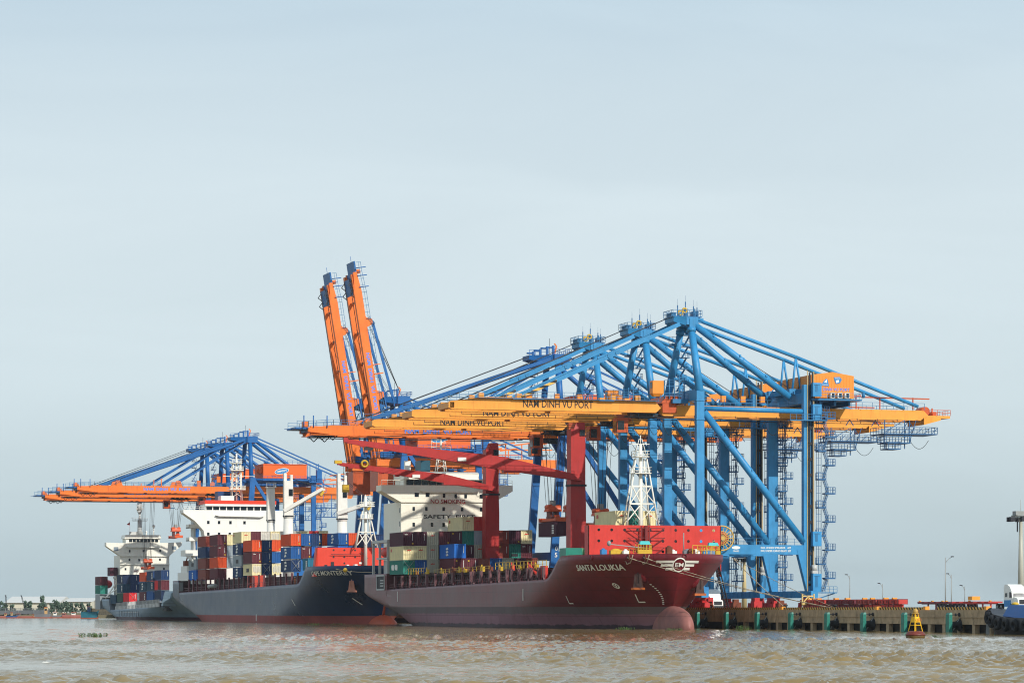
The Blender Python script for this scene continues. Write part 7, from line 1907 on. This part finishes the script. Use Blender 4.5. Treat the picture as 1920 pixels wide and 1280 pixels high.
for px, py, L, W, nn, h, lb in ((175, 1193, 3.2, 1.6, 150, .5, "leafy raft of water plants adrift at lower left"), (590, 1171, 3, 3, 60, .5, "small green clump before the navy ship's waterline"), (1172, 1180, 3, 2, 70, .5, "green clump floating before the red ship's side"), (1392, 1182, 2, 2, 60, .9, "green clump by the quay wall right of the bulb"), (1755, 1195, 1.2, .6, 30, .35, "tiny clump floating right of the yellow buoy"), (1262, 1181, 3, 1.5, 60, .4, "green weeds touching the red ship's bulb"), (632, 1170, 3, 3, 40, .35, "thin weeds right of the clump by the navy ship")):
    x, y = onwater(px, py); weeds(x, y, L, W, nn, h, lb)
x, y = onwater(85, 1242)
mb = MB(); mb.blob((x, y, 0.02), .22, .1, .06, 10, 6, .2); mb.blob((x + .2, y - .05, .02), .12, .09, .05, 8, 6, .2)
tag(mb.build("floating_litter", TXT_WHITE), "scrap of white litter floating at lower left", "litter")

# ------------------------------------------------------------------ crewman on the navy ship
def person(x, y, z, label):
    me = bpy.data.meshes.new("person")
    J = [(0, 0, .95), (0, 0, 1.2), (0, 0, 1.42), (0, 0, 1.53), (0, -.02, 1.66), (0, -.01, 1.76),
         (-.1, 0, .9), (-.11, -.03, .5), (-.12, 0, .08), (-.12, -.14, .04), (.1, 0, .9), (.11, -.05, .5), (.13, .05, .08), (.13, -.09, .04),
         (-.19, 0, 1.4), (-.25, -.02, 1.12), (-.22, -.16, .9), (.19, 0, 1.4), (.26, -.04, 1.13), (.2, -.22, 1.0)]
    E_ = [(0, 1), (1, 2), (2, 3), (3, 4), (4, 5), (0, 6), (6, 7), (7, 8), (8, 9), (0, 10), (10, 11), (11, 12), (12, 13), (2, 14), (14, 15), (15, 16), (2, 17), (17, 18), (18, 19)]
    Rr = [.15, .15, .16, .06, .1, .08, .09, .07, .05, .045, .09, .07, .05, .045, .07, .05, .04, .07, .05, .04]
    me.from_pydata([(p[0] + 0, p[1], p[2]) for p in J], E_, [])
    o = bpy.data.objects.new("person", me); COL.objects.link(o); o.location = (x, y, z)
    sk = o.modifiers.new("skin", 'SKIN'); su = o.modifiers.new("smooth", 'SUBSURF'); su.levels = 1; su.render_levels = 1
    lay = me.skin_vertices[0] if len(me.skin_vertices) else me.attributes and me.skin_vertices.new()
    for i, v in enumerate(me.skin_vertices[0].data): v.radius = (Rr[i], Rr[i]); v.use_root = (i == 0)
    me.materials.append(paint("orange_overalls", (214, 120, 60), rough=.8))
    tag(o, label, "person")
    ORIGIN[o.name] = (x, y, z)
    h = MB().blob((x, y - .01, z + 1.77), .14, .16, .11, 12, 8).build("helmet", TXT_WHITE, o)
person(CX - 13.4, 256.5, 9.75, "crewman in orange overalls and white helmet on the navy ship's side deck")

# ------------------------------------------------------------------ smoke drifting behind the quay at right
sm = bpy.data.materials.new("smoke"); sm.use_nodes = True
t = sm.node_tree; t.nodes.clear()
so_ = t.nodes.new("ShaderNodeOutputMaterial"); sv = t.nodes.new("ShaderNodeVolumePrincipled")
sv.inputs['Color'].default_value = (0.30, 0.29, 0.31, 1)
tcn = t.nodes.new("ShaderNodeTexCoord"); ln = t.nodes.new("ShaderNodeVectorMath"); ln.operation = 'LENGTH'
mpn = t.nodes.new("ShaderNodeMapping"); mpn.inputs['Scale'].default_value = (1 / 19, 1 / 14, 1 / 13)
mpn.inputs['Rotation'].default_value = (0, 0.5, 0)
t.links.new(tcn.outputs['Object'], mpn.inputs[0]); t.links.new(mpn.outputs[0], ln.inputs[0])
nn = t.nodes.new("ShaderNodeTexNoise"); nn.inputs['Scale'].default_value = .11; nn.inputs['Detail'].default_value = 4
t.links.new(tcn.outputs['Object'], nn.inputs['Vector'])
s1_ = t.nodes.new("ShaderNodeMath"); s1_.operation = 'SUBTRACT'; s1_.inputs[0].default_value = 1.0; t.links.new(ln.outputs['Value'], s1_.inputs[1])
s2_ = t.nodes.new("ShaderNodeMath"); s2_.operation = 'MULTIPLY'; s2_.use_clamp = True; t.links.new(s1_.outputs[0], s2_.inputs[0]); t.links.new(nn.outputs[0], s2_.inputs[1])
s3_ = t.nodes.new("ShaderNodeMath"); s3_.operation = 'MULTIPLY'; s3_.inputs[1].default_value = 0.022; t.links.new(s2_.outputs[0], s3_.inputs[0])
t.links.new(s3_.outputs[0], sv.inputs['Density']); t.links.new(sv.outputs[0], so_.inputs['Volume'])
stuff(MB().blob((172, 262, 15), 26, 18, 17, 20, 12).build("smoke", sm, org=(172, 262, 15)))

# ------------------------------------------------------------------ harbour haze
hm = bpy.data.materials.new("haze"); hm.use_nodes = True
t = hm.node_tree; t.nodes.clear()
ho = t.nodes.new("ShaderNodeOutputMaterial"); pv = t.nodes.new("ShaderNodeVolumePrincipled")
pv.inputs['Color'].default_value = (0.80, 0.88, 0.93, 1)
pv.inputs['Density'].default_value = 0.000035
pv.inputs['Anisotropy'].default_value = 0.1
t.links.new(pv.outputs[0], ho.inputs['Volume'])
hz = MB().box(-9500, 9500, -9500, 9500, -5, 105).build("haze", hm, org=(0, 0, 0))
stuff(hz)
